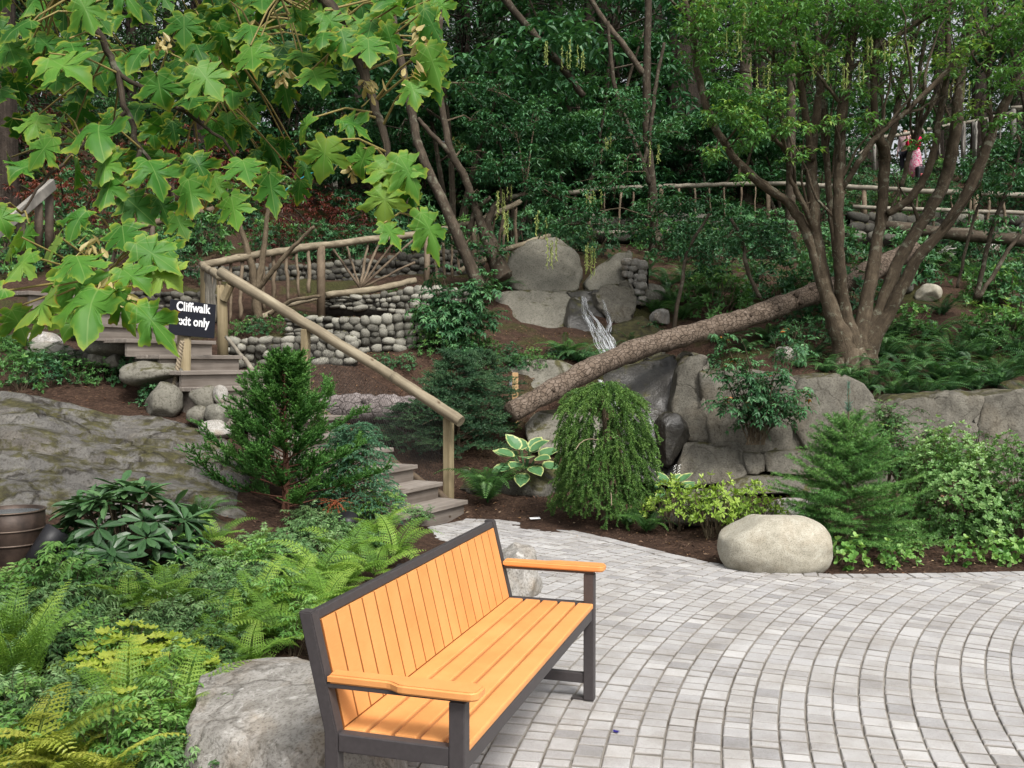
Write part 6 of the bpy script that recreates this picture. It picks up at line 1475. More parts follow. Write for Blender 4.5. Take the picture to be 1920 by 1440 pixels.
def big_tree():
    base = P(1597, 648, 13.4); base.z = Zn(base.x, base.y) - .02; org = Vector(base)
    root = thing('multi_stemmed_tree', 'big multi-stemmed tree fanning out above the fern bank', 'tree', tuple(base)); mb = MB(); st = []
    D = 13.4
    L_ = [[(1590, 655, D, 34), (1568, 600, D, 27), (1540, 520, D, 20), (1515, 440, D, 17), (1480, 383, D - .1, 15), (1440, 353, D - .3, 13), (1390, 310, D - .5, 12), (1347, 250, D - .6, 11), (1325, 200, D - .7, 11), (1308, 130, D - .8, 10), (1298, 60, D - .9, 9), (1284, 0, D - 1, 8), (1262, -90, D - 1, 7)],
          [(1588, 655, D, 36), (1560, 590, D, 26), (1545, 520, D, 22), (1530, 440, D, 20), (1525, 367, D, 18), (1521, 283, D + .1, 15), (1530, 217, D + .1, 13), (1537, 160, D + .1, 10), (1545, 60, D, 7), (1560, -80, D, 5)],
          [(1522, 300, D, 12), (1512, 220, D - .2, 11), (1503, 170, D - .3, 10), (1499, 128, D - .4, 9)],
          [(1600, 650, D, 34), (1582, 580, D, 22), (1573, 480, D - .2, 18), (1572, 380, D - .3, 16), (1575, 280, D - .3, 15), (1580, 200, D - .3, 14), (1592, 120, D - .2, 13), (1603, 30, D - .2, 12), (1612, -90, D, 10)],
          [(1612, 655, D, 34), (1622, 580, D, 24), (1640, 480, D + .1, 20), (1653, 400, D + .1, 17), (1658, 320, D + .1, 16), (1661, 285, D, 14), (1642, 235, D - .1, 11), (1638, 133, D - .2, 9), (1643, 60, D - .2, 8), (1650, -60, D, 6)],
          [(1660, 290, D, 11), (1678, 230, D + .1, 10), (1692, 150, D + .2, 9), (1712, 60, D + .2, 8), (1722, -70, D + .2, 6)],
          [(1618, 655, D, 32), (1648, 590, D, 24), (1690, 480, D + .1, 20), (1740, 400, D + .2, 19), (1775, 330, D + .3, 18), (1792, 240, D + .3, 17), (1800, 150, D + .4, 15), (1812, 50, D + .4, 14), (1828, -90, D + .5, 12)],
          [(1622, 655, D, 34), (1665, 590, D - .1, 22), (1718, 490, D - .3, 18), (1790, 402, D - .5, 17), (1830, 325, D - .6, 16), (1868, 230, D - .7, 14), (1900, 165, D - .8, 12), (1950, 100, D - .9, 10), (2020, 0, D - 1, 8)],
          [(1664, 400, D, 12), (1712, 367, D - .1, 12), (1747, 300, D - .2, 11), (1760, 227, D - .2, 10), (1773, 160, D - .2, 9), (1777, 83, D - .1, 8), (1782, -60, D, 6)],
          [(1578, 355, D - .3, 9), (1610, 305, D - .5, 9), (1645, 256, D - .6, 9), (1700, 207, D - .7, 8), (1767, 143, D - .8, 8), (1802, 100, D - .9, 6)],
          [(1590, 135, D - .3, 7), (1610, 118, D - .3, 6), (1657, 87, D - .4, 5.5), (1713, 50, D - .4, 5), (1785, 5, D - .5, 4)],
          [(1528, 440, D, 10), (1508, 387, D - .2, 9), (1482, 333, D - .3, 8), (1477, 290, D - .4, 8), (1438, 247, D - .5, 6)],
          [(1578, 195, D - .3, 6), (1545, 155, D - .4, 5), (1507, 120, D - .5, 5), (1463, 130, D - .6, 4), (1440, 95, D - .7, 4), (1405, 100, D - .8, 3)],
          [(1590, 600, D + .2, 14), (1568, 470, D + .3, 12), (1557, 383, D + .4, 11), (1547, 267, D + .5, 10), (1540, 167, D + .5, 9), (1530, 40, D + .6, 6)],
          [(1700, 300, D + .3, 7), (1735, 220, D + .4, 7), (1790, 130, D + .4, 6), (1850, 70, D + .4, 6), (1905, 10, D + .4, 5)],
          [(1860, 240, D - .7, 7), (1855, 140, D - .7, 7), (1870, 30, D - .7, 6)],
          [(1690, 350, D + .1, 7), (1705, 290, D + .2, 7), (1728, 215, D + .2, 6), (1725, 130, D + .3, 6), (1740, 40, D + .3, 5)]]
    L_ = [([(l[0][0], 705, l[0][2], l[0][3] * 1.2)] + l if l[0][1] > 640 else l) for l in L_]
    L_ = [[(x, y, d_, r * (.72 if y > 625 else .56 if y > 380 else .63)) for x, y, d_, r in l] for l in L_]
    for l in L_: st.append(limb(mb, l, org, 10, 6, .018, U(.3, .7)))
    for a in (2.8, 3.6, 4.4, 5.2, .2): mb.tube([(.1 * math.cos(a), .1 * math.sin(a), .30), (.22 * math.cos(a), .22 * math.sin(a), .08), (.40 * math.cos(a), .40 * math.sin(a), -.12)], [.13, .11, .04], 8, .6)
    # thin side branches
    for s in st:
        for _ in range(5):
            i = random.randrange(len(s) // 3, len(s) - 2); p = s[i] - org; t = (s[min(i + 2, len(s) - 1)] - s[i - 1]).normalized(); v = (t + Vector((U(-1, 1), U(-.8, .6), U(-.1, .6))) * .9).normalized(); L = U(.5, 1.5)
            q = [p]; 
            for k in range(6): v = (v + Vector((U(-.35, .35), U(-.3, .3), U(-.1, .35)))).normalized(); q.append(q[-1] + v * L / 6)
            mb.tube(q, np.linspace(U(.018, .03), .006, 7), 6, U(.3, .7))
    # stubs of pruned twigs
    for s in st:
        for _ in range(5):
            p = s[random.randrange(4, len(s))] - org; v = Vector((U(-1, 1), U(-1, .2), U(.1, 1))).normalized(); mb.tube([p, p + v * U(.05, .12)], [.014, .009], 5, .6)
    mb.build('trunk', M['stem_bark'], root, True)
    cr, tw, pd = MB(), MB(), MB()
    bl = [(1340, 15, 12.3, 80, 40, .8, 200), (1420, 60, 12.4, 80, 45, .8, 220), (1330, 110, 12.3, 55, 35, .5, 90), (1375, 175, 12.3, 60, 30, .5, 120), (1360, 215, 12.2, 50, 22, .4, 80), (1410, 235, 12.2, 35, 35, .3, 70), (1450, 200, 12.5, 55, 28, .5, 100), (1490, 30, 12.6, 90, 40, .9, 220), (1520, 95, 12.6, 70, 30, .6, 110), (1570, 40, 12.8, 90, 45, .9, 220), (1640, 30, 12.8, 80, 45, .9, 190), (1660, 110, 12.8, 60, 30, .6, 70), (1740, 25, 13, 90, 40, 1., 190),
          (1800, 110, 12.6, 55, 28, .6, 90), (1860, 60, 12.6, 80, 45, .9, 190), (1890, 140, 12.2, 60, 38, .6, 130), (1930, 40, 12.4, 60, 60, .8, 150), (1600, 170, 12.9, 60, 22, .5, 60), (1470, 130, 12.6, 50, 22, .5, 70), (1545, -40, 13, 120, 50, 1.2, 200), (1700, -50, 13, 120, 50, 1.2, 200), (1380, -50, 12.5, 120, 50, 1.0, 200), (1860, -40, 13, 120, 50, 1.2, 200), (1480, 240, 12.6, 45, 16, .4, 40), (1400, 270, 12.3, 22, 14, .3, 25), (1710, 150, 13, 40, 18, .5, 40), (1310, 60, 12.2, 50, 40, .5, 90), (1500, 290, 12.6, 40, 16, .4, 35), (1560, 230, 12.8, 40, 14, .4, 30), (1620, 230, 12.8, 40, 16, .4, 35), (1730, 260, 12.8, 36, 14, .4, 25), (1810, 210, 12.6, 40, 18, .4, 40), (1870, 230, 12.2, 40, 18, .4, 40), (1340, 290, 12.2, 30, 14, .3, 30), (1390, 330, 12.3, 22, 12, .3, 20), (1440, 20, 13.4, 110, 60, 1., 220), (1620, 100, 13.8, 110, 40, 1., 150), (1770, 80, 13.8, 100, 50, 1., 150), (1690, 180, 13.6, 60, 20, .5, 40)]
    crown(cr, tw, bl, org, st, 5, .10, .038, .68)
    for a in ((1350, 60, 12.3, 6, 50, 40), (1430, 120, 12.4, 5, 40, 30), (1535, 100, 12.6, 6, 45, 50), (1590, 120, 12.7, 5, 45, 30), (1640, 70, 12.7, 7, 45, 60), (1715, 70, 12.8, 5, 40, 25), (1800, 150, 12.5, 4, 40, 20), (1480, 60, 12.5, 5, 45, 40), (1380, 0, 12.3, 6, 45, 50)): pd = MB(); pods(pd, *a, org); pd.build('seed_pods', M['pod'], root)
    cr.build('crown', M['crown'], root); tw.build('twigs', M['twig'], root)
big_tree()

def slope_tree(label, limbs, blobs, pod, d0, mat='crown_dark', bark='stem_dark', light=.5, nl=5, L=.10, W=.036):
    b = limbs[0][0]; base = P(*b[:3]); base.z = min(base.z, Zn(base.x, base.y)); org = Vector(base); root = thing('slope_tree', label, 'tree', tuple(base)); mb = MB(); st = []
    for l in limbs: st.append(limb(mb, l, org, 8, 6, .015, U(.3, .8)))
    mb.build('trunk', M[bark], root, True); cr, tw, pd = MB(), MB(), MB()
    if blobs: crown(cr, tw, blobs, org, st, nl, L, W, light); cr.build('crown', M[mat], root); tw.build('twigs', M['twig'], root)
    for a in pod: pd = MB(); pods(pd, *a, org); pd.build('seed_pods', M['pod'], root)
slope_tree('slender tree leaning left with two bent stems behind the curved wall',
           [[(905, 552, 14.6, 13), (873, 477, 14.6, 11), (840, 400, 14.7, 10), (807, 327, 14.8, 9), (783, 267, 14.9, 8), (773, 217, 15, 8), (755, 130, 15, 7), (735, 20, 15.2, 6), (720, -80, 15.4, 5)],
            [(945, 520, 15.0, 20), (925, 480, 15, 14), (905, 430, 15, 9), (893, 393, 15, 8), (870, 330, 15, 7), (847, 287, 15, 7), (833, 227, 15.1, 6), (820, 120, 15.3, 5), (830, 10, 15.5, 4)],
            [(852, 295, 15, 5), (820, 262, 15, 4.5), (783, 222, 15, 4)], [(945, 520, 15, 16), (930, 470, 15.2, 9), (915, 420, 15.3, 7), (935, 380, 15.4, 6), (985, 365, 15.4, 5)], [(880, 440, 15.1, 6), (890, 400, 15, 5), (920, 370, 14.9, 4)]],
           [(880, 175, 15.6, 60, 35, .7, 120), (940, 180, 15.8, 70, 40, .7, 150), (960, 240, 15.6, 70, 35, .6, 140), (900, 230, 15.4, 50, 30, .5, 90), (1010, 210, 15.8, 60, 35, .6, 110), (985, 300, 15.3, 45, 30, .4, 90), (930, 315, 15.2, 70, 28, .5, 130), (1000, 345, 15.1, 80, 28, .5, 160), (880, 290, 15.3, 45, 18, .4, 50), (1050, 375, 15.0, 75, 28, .5, 140), (900, 375, 15.0, 40, 22, .3, 60), (890, 460, 14.8, 40, 40, .3, 80), (835, 440, 14.8, 30, 25, .3, 40), (935, 470, 15, 24, 20, .3, 40)],
           [(935, 360, 14.9, 4, 60, 12), (945, 400, 14.8, 3, 55, 8), (1015, 400, 14.9, 3, 45, 12), (960, 345, 15, 2, 30, 10)], 14.6)
slope_tree('straight thin tree with blue-green lower leaves above the waterfall',
           [[(1232, 470, 17.5, 16), (1226, 420, 17.5, 9), (1223, 350, 17.5, 8), (1214, 260, 17.5, 8), (1213, 180, 17.5, 8), (1214, 90, 17.5, 7), (1218, -80, 17.6, 6)], [(1218, 345, 17.4, 5), (1198, 290, 17.3, 5), (1172, 222, 17.2, 4.5), (1150, 150, 17.2, 4), (1140, 40, 17.2, 3)],
            [(1206, 310, 17.4, 4), (1216, 270, 17.4, 3.5), (1230, 160, 17.4, 3.5), (1245, 80, 17.4, 3)], [(1208, 140, 17.5, 6), (1165, 80, 17.5, 6), (1120, 20, 17.6, 5), (1080, -50, 17.6, 5)], [(1094, 180, 18.5, 6), (1047, 118, 18.5, 7), (985, 45, 18.6, 7), (930, -20, 18.7, 7)]],
           [(1060, 418, 14.9, 60, 24, .5, 130), (1110, 398, 15.0, 50, 30, .5, 110), (1140, 345, 15.6, 65, 26, .6, 130), (1165, 310, 16, 50, 30, .5, 100), (1120, 290, 16, 50, 28, .5, 80), (1180, 190, 16.4, 60, 26, .6, 120), (1150, 215, 16.4, 65, 28, .6, 120), (1190, 260, 16.4, 55, 22, .5, 90), (1250, 250, 16.5, 45, 22, .5, 70), (1240, 385, 15.8, 60, 24, .5, 120), (1290, 385, 15.6, 70, 30, .6, 150), (1220, 430, 15.2, 60, 24, .5, 110), (1300, 430, 15.2, 60, 22, .5, 110), (1185, 425, 15, 40, 16, .4, 50), (1360, 400, 15.4, 60, 30, .5, 110), (1250, 465, 15, 40, 14, .4, 40)],
           [(1035, 450, 14.7, 5, 50, 10), (1110, 460, 14.7, 6, 50, 12), (1120, 360, 15.4, 7, 40, 20), (1065, 90, 16.5, 5, 40, 30), (1040, 80, 16.6, 5, 40, 30), (1140, 255, 16, 3, 35, 15), (1230, 265, 16, 3, 40, 12)], 17.5)
slope_tree('young dark-stemmed tree with drooping leaves beside the round lichen stone', [[(1262, 620, 14.2, 4), (1280, 520, 14.2, 3.5), (1290, 470, 14.3, 3), (1330, 400, 14.3, 2.5)], [(1425, 560, 14.4, 4), (1400, 500, 14.4, 4), (1392, 450, 14.5, 3), (1370, 410, 14.5, 3)]],
           [(1300, 470, 14.3, 50, 24, .4, 80), (1360, 450, 14.4, 60, 26, .5, 110), (1420, 430, 14.5, 60, 26, .5, 110), (1450, 475, 14.4, 50, 20, .4, 70), (1330, 500, 14.2, 40, 18, .4, 50)], [], 14.2)
slope_tree('bare many-stemmed shrub with grey stems behind the stick fence', [[(485, 602, 13.5, 9), (478, 540, 13.5, 8), (470, 490, 13.5, 7), (455, 440, 13.5, 5), (440, 380, 13.5, 3)], [(480, 560, 13.5, 7), (490, 500, 13.5, 6), (498, 440, 13.5, 5), (505, 380, 13.5, 3)], [(482, 545, 13.5, 5), (510, 510, 13.4, 5), (545, 468, 13.3, 4), (590, 425, 13.2, 3)], [(505, 590, 13.4, 4), (545, 565, 13.3, 4), (600, 555, 13.2, 3)]], [(430, 350, 13.6, 60, 30, .5, 60), (520, 350, 13.6, 60, 30, .5, 60)], [], 13.5, 'crown', 'twig', .4)
slope_tree('slim dark-stemmed saplings right of the fern bank', [[(1830, 560, 14.5, 5), (1850, 470, 14.5, 4.5), (1870, 400, 14.5, 4), (1900, 330, 14.5, 3), (1915, 270, 14.5, 2.5)], [(1835, 560, 14.6, 4), (1890, 470, 14.6, 4), (1935, 410, 14.6, 3)], [(1795, 540, 14.9, 3), (1815, 450, 14.9, 3), (1840, 370, 14.9, 2.5)]],
           [(1860, 300, 14.6, 60, 40, .6, 110), (1900, 350, 14.4, 55, 35, .6, 100), (1830, 360, 14.9, 45, 26, .5, 60), (1900, 260, 14.6, 50, 24, .5, 70), (1880, 420, 14.4, 40, 20, .5, 40)], [], 14.5)

# ---------------- big-leaf maple overhead, left
def maple():
    base = Vector((-2.7, 2.7, Zn(-2.7, 2.7) - .05)); root = thing('bigleaf_maple', 'big-leaf maple branches with large yellow-edged leaves hanging in at the top left', 'tree', tuple(base)); org = Vector(base)
    tr, lf, sd, st = MB(), MB(), MB(), MB()
    top = Vector((-2.5, 2.75, 3.3))
    tr.tube([Vector((0, 0, 0)), Vector((.03, 0, .6)), Vector((.1, .02, 1.8)), top - org, Vector((.35, .1, 5.2))], [.16, .13, .11, .09, .06], 14, .5, wob=.02)
    def limbw(path, r0, r1):
        pts = [Vector(p) if not isinstance(p, tuple) else P(*p) for p in path]; out = []
        for a, b in zip(pts[:-1], pts[1:]):
            for k in range(5): out.append(a.lerp(b, k / 5) + Vector((U(-1, 1), U(-1, 1), U(-1, 1))) * .006)
        out.append(pts[-1]); st.tube([p - org for p in out], np.linspace(r0, r1, len(out)), 7, .35); return out
    limbs = limbw([top, (-150, -140, 3.0), (60, -60, 3.0), (150, 10, 3.0), (185, 60, 3.0), (222, 140, 3.0), (238, 210, 2.95), (262, 280, 2.9), (250, 380, 2.8), (205, 500, 2.7), (190, 545, 2.65)], .017, .004)
    limbs += limbw([top, (100, -260, 3.2), (400, -150, 3.1), (560, -60, 2.9), (640, 40, 2.8), (690, 160, 2.75), (715, 240, 2.7), (738, 320, 2.65), (765, 390, 2.6), (785, 410, 2.6)], .03, .003)
    limbs += limbw([(222, 140, 3.0), (330, 200, 3.0), (420, 260, 3.0), (470, 330, 3.0)], .008, .003)
    limbs += limbw([(238, 210, 2.95), (160, 270, 2.9), (90, 330, 2.8), (40, 400, 2.7)], .008, .003)
    limbs += limbw([(560, -60, 2.9), (500, 30, 3.1), (440, 100, 3.2), (380, 150, 3.2)], .010, .003)
    limbs += limbw([(262, 280, 2.9), (330, 360, 2.9), (400, 400, 2.9)], .006, .002)
    S = np.array([tuple(p) for p in limbs])
    def leaf(ax, ay, tx, ty, wpx, d, tint=None, near=0.0):
        """blade from the stalk end (ax,ay) to the tip (tx,ty)"""
        A = P(ax, ay, d); v = P(tx, ty, d) - A; size = wpx * d / F / 1.42
        ln = max(v.length, .001); s = max(size, ln / 1.05)
        dep = math.sqrt(max(.0, s * s - ln * ln)); v = v + Vector((0, -dep * random.choice((1, 1, -.6)), 0))
        up = Vector((U(-.25, .25), -.75 + U(-.2, .2), .75)); y = v.normalized()
        if abs(up.normalized().dot(y)) > .9: up = Vector((0, -1, .1))
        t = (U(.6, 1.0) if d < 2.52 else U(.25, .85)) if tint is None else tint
        lf.leaves([tuple(A - org)], [tuple(y)], [tuple(up)], s * U(.86, .98), size * U(.84, .98), t, random.choice(T_MAPS))
        i = int(np.argmin(((S - np.array(A)) ** 2).sum(1))); q = Vector(S[i]); mid = A.lerp(q, .5) + Vector((0, 0, .02))
        if (q - A).length < .7: st.tube([q - org, mid - org, A - org], [.004, .003, .0026], 5, .9, mat=1, cap=False)
    E_ = [(92, 100, 178, 168, 150, 2.8), (60, 45, 15, 88, 110, 2.9), (130, 72, 165, 128, 110, 2.9), (150, 0, 190, 62, 110, 2.9), (278, 95, 252, 150, 105, 2.85), (292, 138, 300, 202, 110, 2.8), (370, 125, 425, 196, 120, 2.8), (345, 28, 345, 100, 100, 2.9), (470, 85, 490, 150, 130, 2.9), (585, 130, 610, 180, 100, 2.8),
          (75, 222, 78, 268, 95, 2.9), (98, 258, 45, 328, 115, 2.75), (190, 240, 225, 312, 160, 2.75), (205, 298, 208, 350, 110, 2.7), (215, 338, 205, 395, 115, 2.7), (278, 305, 322, 380, 130, 2.7), (362, 292, 398, 358, 100, 2.7), (358, 343, 372, 412, 120, 2.65), (455, 300, 482, 356, 105, 2.8), (505, 322, 520, 420, 95, 2.7), (432, 365, 452, 440, 115, 2.7),
          (295, 372, 325, 432, 80, 2.75), (55, 420, 15, 485, 105, 2.5), (112, 445, 70, 480, 100, 2.5), (165, 398, 140, 458, 105, 2.65), (228, 420, 262, 482, 140, 2.6), (590, 220, 556, 262, 90, 2.6), (615, 262, 600, 350, 125, 2.5), (697, 38, 690, 92, 90, 2.7), (722, 50, 752, 118, 80, 2.65), (690, 72, 700, 138, 110, 2.6), (790, 25, 862, 105, 90, 2.65), (798, 92, 840, 172, 115, 2.6),
          (770, 158, 790, 212, 95, 2.6), (805, 135, 842, 205, 90, 2.65), (682, 278, 668, 332, 100, 2.55), (728, 294, 742, 378, 120, 2.5), (745, 296, 806, 385, 115, 2.5), (722, 350, 722, 428, 110, 2.5), (762, 343, 795, 405, 85, 2.55), (720, 418, 758, 474, 75, 2.5), (785, 402, 846, 505, 95, 2.5), (745, 10, 700, 30, 90, 2.7), (640, 228, 705, 262, 90, 2.65), (555, 10, 542, 42, 60, 2.8),
          (188, 548, 195, 645, 185, 2.4), (98, 538, 12, 628, 165, 2.35), (258, 575, 338, 664, 104, 2.4), (230, 498, 285, 556, 112, 2.45), (145, 488, 195, 522, 140, 2.45), (62, 482, 25, 530, 120, 2.4), (290, 498, 335, 545, 100, 2.5), (-5, 388, 8, 445, 90, 2.5), (120, 505, 175, 585, 150, 2.5), (150, 590, 120, 640, 90, 2.45), (300, 455, 340, 500, 90, 2.6), (20, 580, 40, 640, 110, 2.45), (215, 545, 262, 635, 90, 2.42), (95, 560, 45, 650, 110, 2.4), (10, 545, -60, 610, 140, 2.35), (255, 455, 345, 515, 120, 2.5), (40, 445, -20, 480, 110, 2.45),
          (120, 210, 70, 255, 90, 2.9), (330, 400, 355, 455, 85, 2.75), (400, 330, 425, 385, 85, 2.8), (60, 300, 20, 345, 95, 2.8), (150, 300, 120, 355, 95, 2.8), (235, 370, 290, 420, 110, 2.7), (640, 60, 660, 120, 100, 2.75), (610, 20, 640, 70, 90, 2.75)]
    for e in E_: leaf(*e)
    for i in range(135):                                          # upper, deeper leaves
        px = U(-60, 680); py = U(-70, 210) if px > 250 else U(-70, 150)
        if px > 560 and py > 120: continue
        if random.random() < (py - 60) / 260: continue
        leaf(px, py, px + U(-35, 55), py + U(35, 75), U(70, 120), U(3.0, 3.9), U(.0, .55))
    for i in range(26):
        px, py = U(560, 830), U(-40, 130)
        leaf(px, py, px + U(-20, 50), py + U(35, 65), U(60, 95), U(2.7, 3.2), U(.3, .95))
    for i in range(75):
        px, py = U(-40, 520), U(60, 330)
        if random.random() < (py - 60) / 420: continue
        leaf(px, py, px + U(-25, 40), py + U(30, 60), U(60, 105), U(2.9, 4.2), U(.0, .6))
    for i in range(22):
        t = U(0, 1); px, py = lerp(380, 540, t) + U(-40, 40), lerp(150, 330, t) + U(-40, 30)
        leaf(px, py, px + U(-15, 40), py + U(35, 60), U(55, 80), U(3.2, 3.8), U(0, .5))
    for px, py, d in ((790, 65, 2.65), (772, 130, 2.6), (685, 160, 2.65), (170, 465, 2.5), (235, 548, 2.45), (660, 310, 2.6), (300, 80, 2.9), (530, 140, 2.9), (215, 525, 2.45)):     # winged seeds
        c = P(px, py, d) - org; n = 16; sd = MB(); a = rng.uniform(0, 6.3, n); sd.leaves(np.array([tuple(c)] * n) + rng.normal(0, .014, (n, 3)), np.stack([np.cos(a) * .7, np.sin(a) * .7, -rng.uniform(.3, 1, n)], 1), rnd_unit(n), .038, .016, rng.uniform(0, 1, n), T_OBO); sd.build('winged_seeds', M['seed'], root)
    tr.build('trunk', M['trunk'], root, True); st.build('branch', [M['stem_dark'], plain_mat('leaf_stalk', (.20, .16, .05), .6, .3)], root, True); lf.build('leaves', M['maple'], root, True)
maple()

# ---------------- red maples and forest
def red_maple(rx=1.4, h=1.3, n=420):
    mb, tr = MB(), MB()
    for i in range(7):
        a = i * .9; tr.tube(polyline((0, 0, 0), a, R(60), h * .9, R(50), 7), np.linspace(.04, .012, 7), 6, .4, cap=False)
    q = rnd_unit(n) * (rng.uniform(0, 1, n) ** .4)[:, None]; q[:, 2] = np.abs(q[:, 2]); q[:, 2] = np.round(q[:, 2] * 5) / 5 + rng.normal(0, .04, n); pts = q * np.array([rx, rx, h * .8]) + np.array([0, 0, h * .25])
    pts[:, 2] -= .25 * (np.hypot(pts[:, 0], pts[:, 1]) / rx) ** 2 * h; clusters(mb, pts, 7, .09, .022, np.clip(.35 + .35 * pts[:, 2] / h, 0, 1), droop=.5)
    return [('crown', mb.mesh('red_maple_crown', M['redfol'])), ('trunk', tr.mesh('red_maple_trunk', M['stem_dark']))]
RM = red_maple()
for px, d, s, lab in ((130, 17.5, 1.1, 'red laceleaf maple at the far left under the maple branch'), (330, 19.5, 1.25, 'red laceleaf maple in the middle of the hillside'), (470, 20, 1.1, 'red laceleaf maple by the teal cord'), (600, 17.8, 1.0, 'low red laceleaf maple above the stick fence'), (40, 21, 1.6, 'tall red maple at the left edge')):
    spawn(RM, 'red_maple', lab, 'tree', GD(px, d), None, s, tilt=(0, 0))
def bg_tree(seed, h=13, r=2.6, low=.08, n=130, card=.17, tr=.26, droop=(15, 60), dens=46):
    mb, st = MB(), MB()
    st.tube([(0, 0, -.6), (0, 0, .4), (U(-.1, .1), 0, h * .5), (0, 0, h)], [tr * 1.5, tr * 1.1, tr * .75, .03], 12, .5)
    for i in range(n):
        t = lerp(low, 1, (i / n) ** .9); z = t * h; az = i * 2.399 + rng.uniform(-.4, .4); Lb = (r * (1 - t) ** .6 + .3) * rng.uniform(.5, 1.15)
        b = polyline((0, 0, z), az, R(rng.uniform(0, 25)), Lb, R(rng.uniform(*droop)), 8, .2)
        st.tube(b, np.linspace(.03, .006, 8), 4, .4, cap=False)
        m = int(dens * (.4 + Lb / r)); f = rng.uniform(.15, 1, m) ** .8 * 7; i0 = np.clip(f.astype(int), 0, 6); p = b[i0] * (1 - (f - i0))[:, None] + b[i0 + 1] * (f - i0)[:, None]
        S = np.array([-math.sin(az), math.cos(az), 0]); w = rng.normal(0, .20 * Lb ** .6, m); p = p + S * w[:, None] + rng.normal(0, .05, (m, 3)); p[:, 2] -= np.abs(w) * .35
        d = np.stack([np.cos(az) * .6 + S[0] * w * 3 + rng.normal(0, .4, m), np.sin(az) * .6 + S[1] * w * 3 + rng.normal(0, .4, m), -.55 + rng.normal(0, .3, m)], 1)
        mb.leaves(p, d, np.stack([rng.normal(0, .5, m), rng.normal(0, .5, m), np.ones(m)], 1), card * rng.uniform(.6, 1.4, m), card * .34, np.clip(rng.uniform(.1, .6) + rng.normal(0, .15, m), 0, 1), T_LAN)
    return [('crown', mb.mesh('forest_crown', M['bgfol'])), ('trunk', st.mesh('forest_trunk', M['trunk'], True))]
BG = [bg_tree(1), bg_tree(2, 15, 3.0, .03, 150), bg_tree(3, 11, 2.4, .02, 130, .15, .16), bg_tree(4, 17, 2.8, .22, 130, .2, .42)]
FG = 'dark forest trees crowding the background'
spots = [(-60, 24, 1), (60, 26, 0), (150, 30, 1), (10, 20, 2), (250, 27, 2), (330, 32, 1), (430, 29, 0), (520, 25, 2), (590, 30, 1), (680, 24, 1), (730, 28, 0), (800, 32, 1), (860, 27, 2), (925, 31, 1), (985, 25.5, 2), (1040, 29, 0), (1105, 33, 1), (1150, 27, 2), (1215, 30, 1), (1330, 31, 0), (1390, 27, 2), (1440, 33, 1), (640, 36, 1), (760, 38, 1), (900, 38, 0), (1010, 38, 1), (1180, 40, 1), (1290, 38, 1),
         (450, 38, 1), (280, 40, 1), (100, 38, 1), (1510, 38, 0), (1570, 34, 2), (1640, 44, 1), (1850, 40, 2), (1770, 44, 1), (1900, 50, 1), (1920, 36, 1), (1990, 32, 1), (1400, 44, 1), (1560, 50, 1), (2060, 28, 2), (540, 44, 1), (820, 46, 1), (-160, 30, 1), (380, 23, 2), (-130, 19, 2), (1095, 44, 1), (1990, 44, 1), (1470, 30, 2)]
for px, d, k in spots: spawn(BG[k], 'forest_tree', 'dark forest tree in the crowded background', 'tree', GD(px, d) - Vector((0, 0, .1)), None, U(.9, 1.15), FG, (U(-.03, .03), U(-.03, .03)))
FT = 'bare lower trunks of the background forest'
def big_trunk(label, px, d, rpx, top=None, lean=0, mat='trunk'):
    p = GD(px, d); r = rpx * d / F; mb = MB(); h = 13; pts = []; rad = []
    for i in range(14):
        t = i / 13; pts.append((lean * t * h, 0, t * h - .3)); rad.append(r * (1 - .45 * t) * (1 + .9 * max(0, .10 - t) / .10 * .5))
    mb.tube(pts, rad, 20, .5, wob=.02); o = mb.build('bare_tree', M[mat], None, True, p); return o
tr_parts = []
for px, d, rpx, lab in ((1280, 26, 36, 'massive dark fir trunk behind the multi-stemmed tree on its left'), (1132, 30, 20, 'thick dark trunk above the middle of the pole fence'), (1045, 28, 12, 'slim dark trunk in the forest centre'), (1105, 27, 11, 'slim dark trunk left of the massive fir'), (868, 34, 17, 'dark trunk against the sky gap at the top centre'), (12, 17, 26, 'dark trunk at the left edge'), (1625, 34, 15, 'trunk behind the middle stems of the big tree'), (1830, 33, 14, 'trunk behind the right stems of the big tree'),
                        (1395, 24, 13, 'brown trunk left of the big tree crown'), (1420, 28, 13, 'rough broken trunk behind the big tree'), (1755, 36, 11, 'slim trunk in the bright gap at the right'), (1480, 21, 9, 'thin trunk behind the left stems of the big tree'), (1900, 36, 12, 'trunk near the right edge of the forest'), (700, 26, 16, 'trunk hidden behind the hanging maple leaves')):
    tag(big_trunk(lab, px, d, rpx, mat='stem_dark' if d < 25 and px > 1000 else 'trunk'), lab, 'tree')
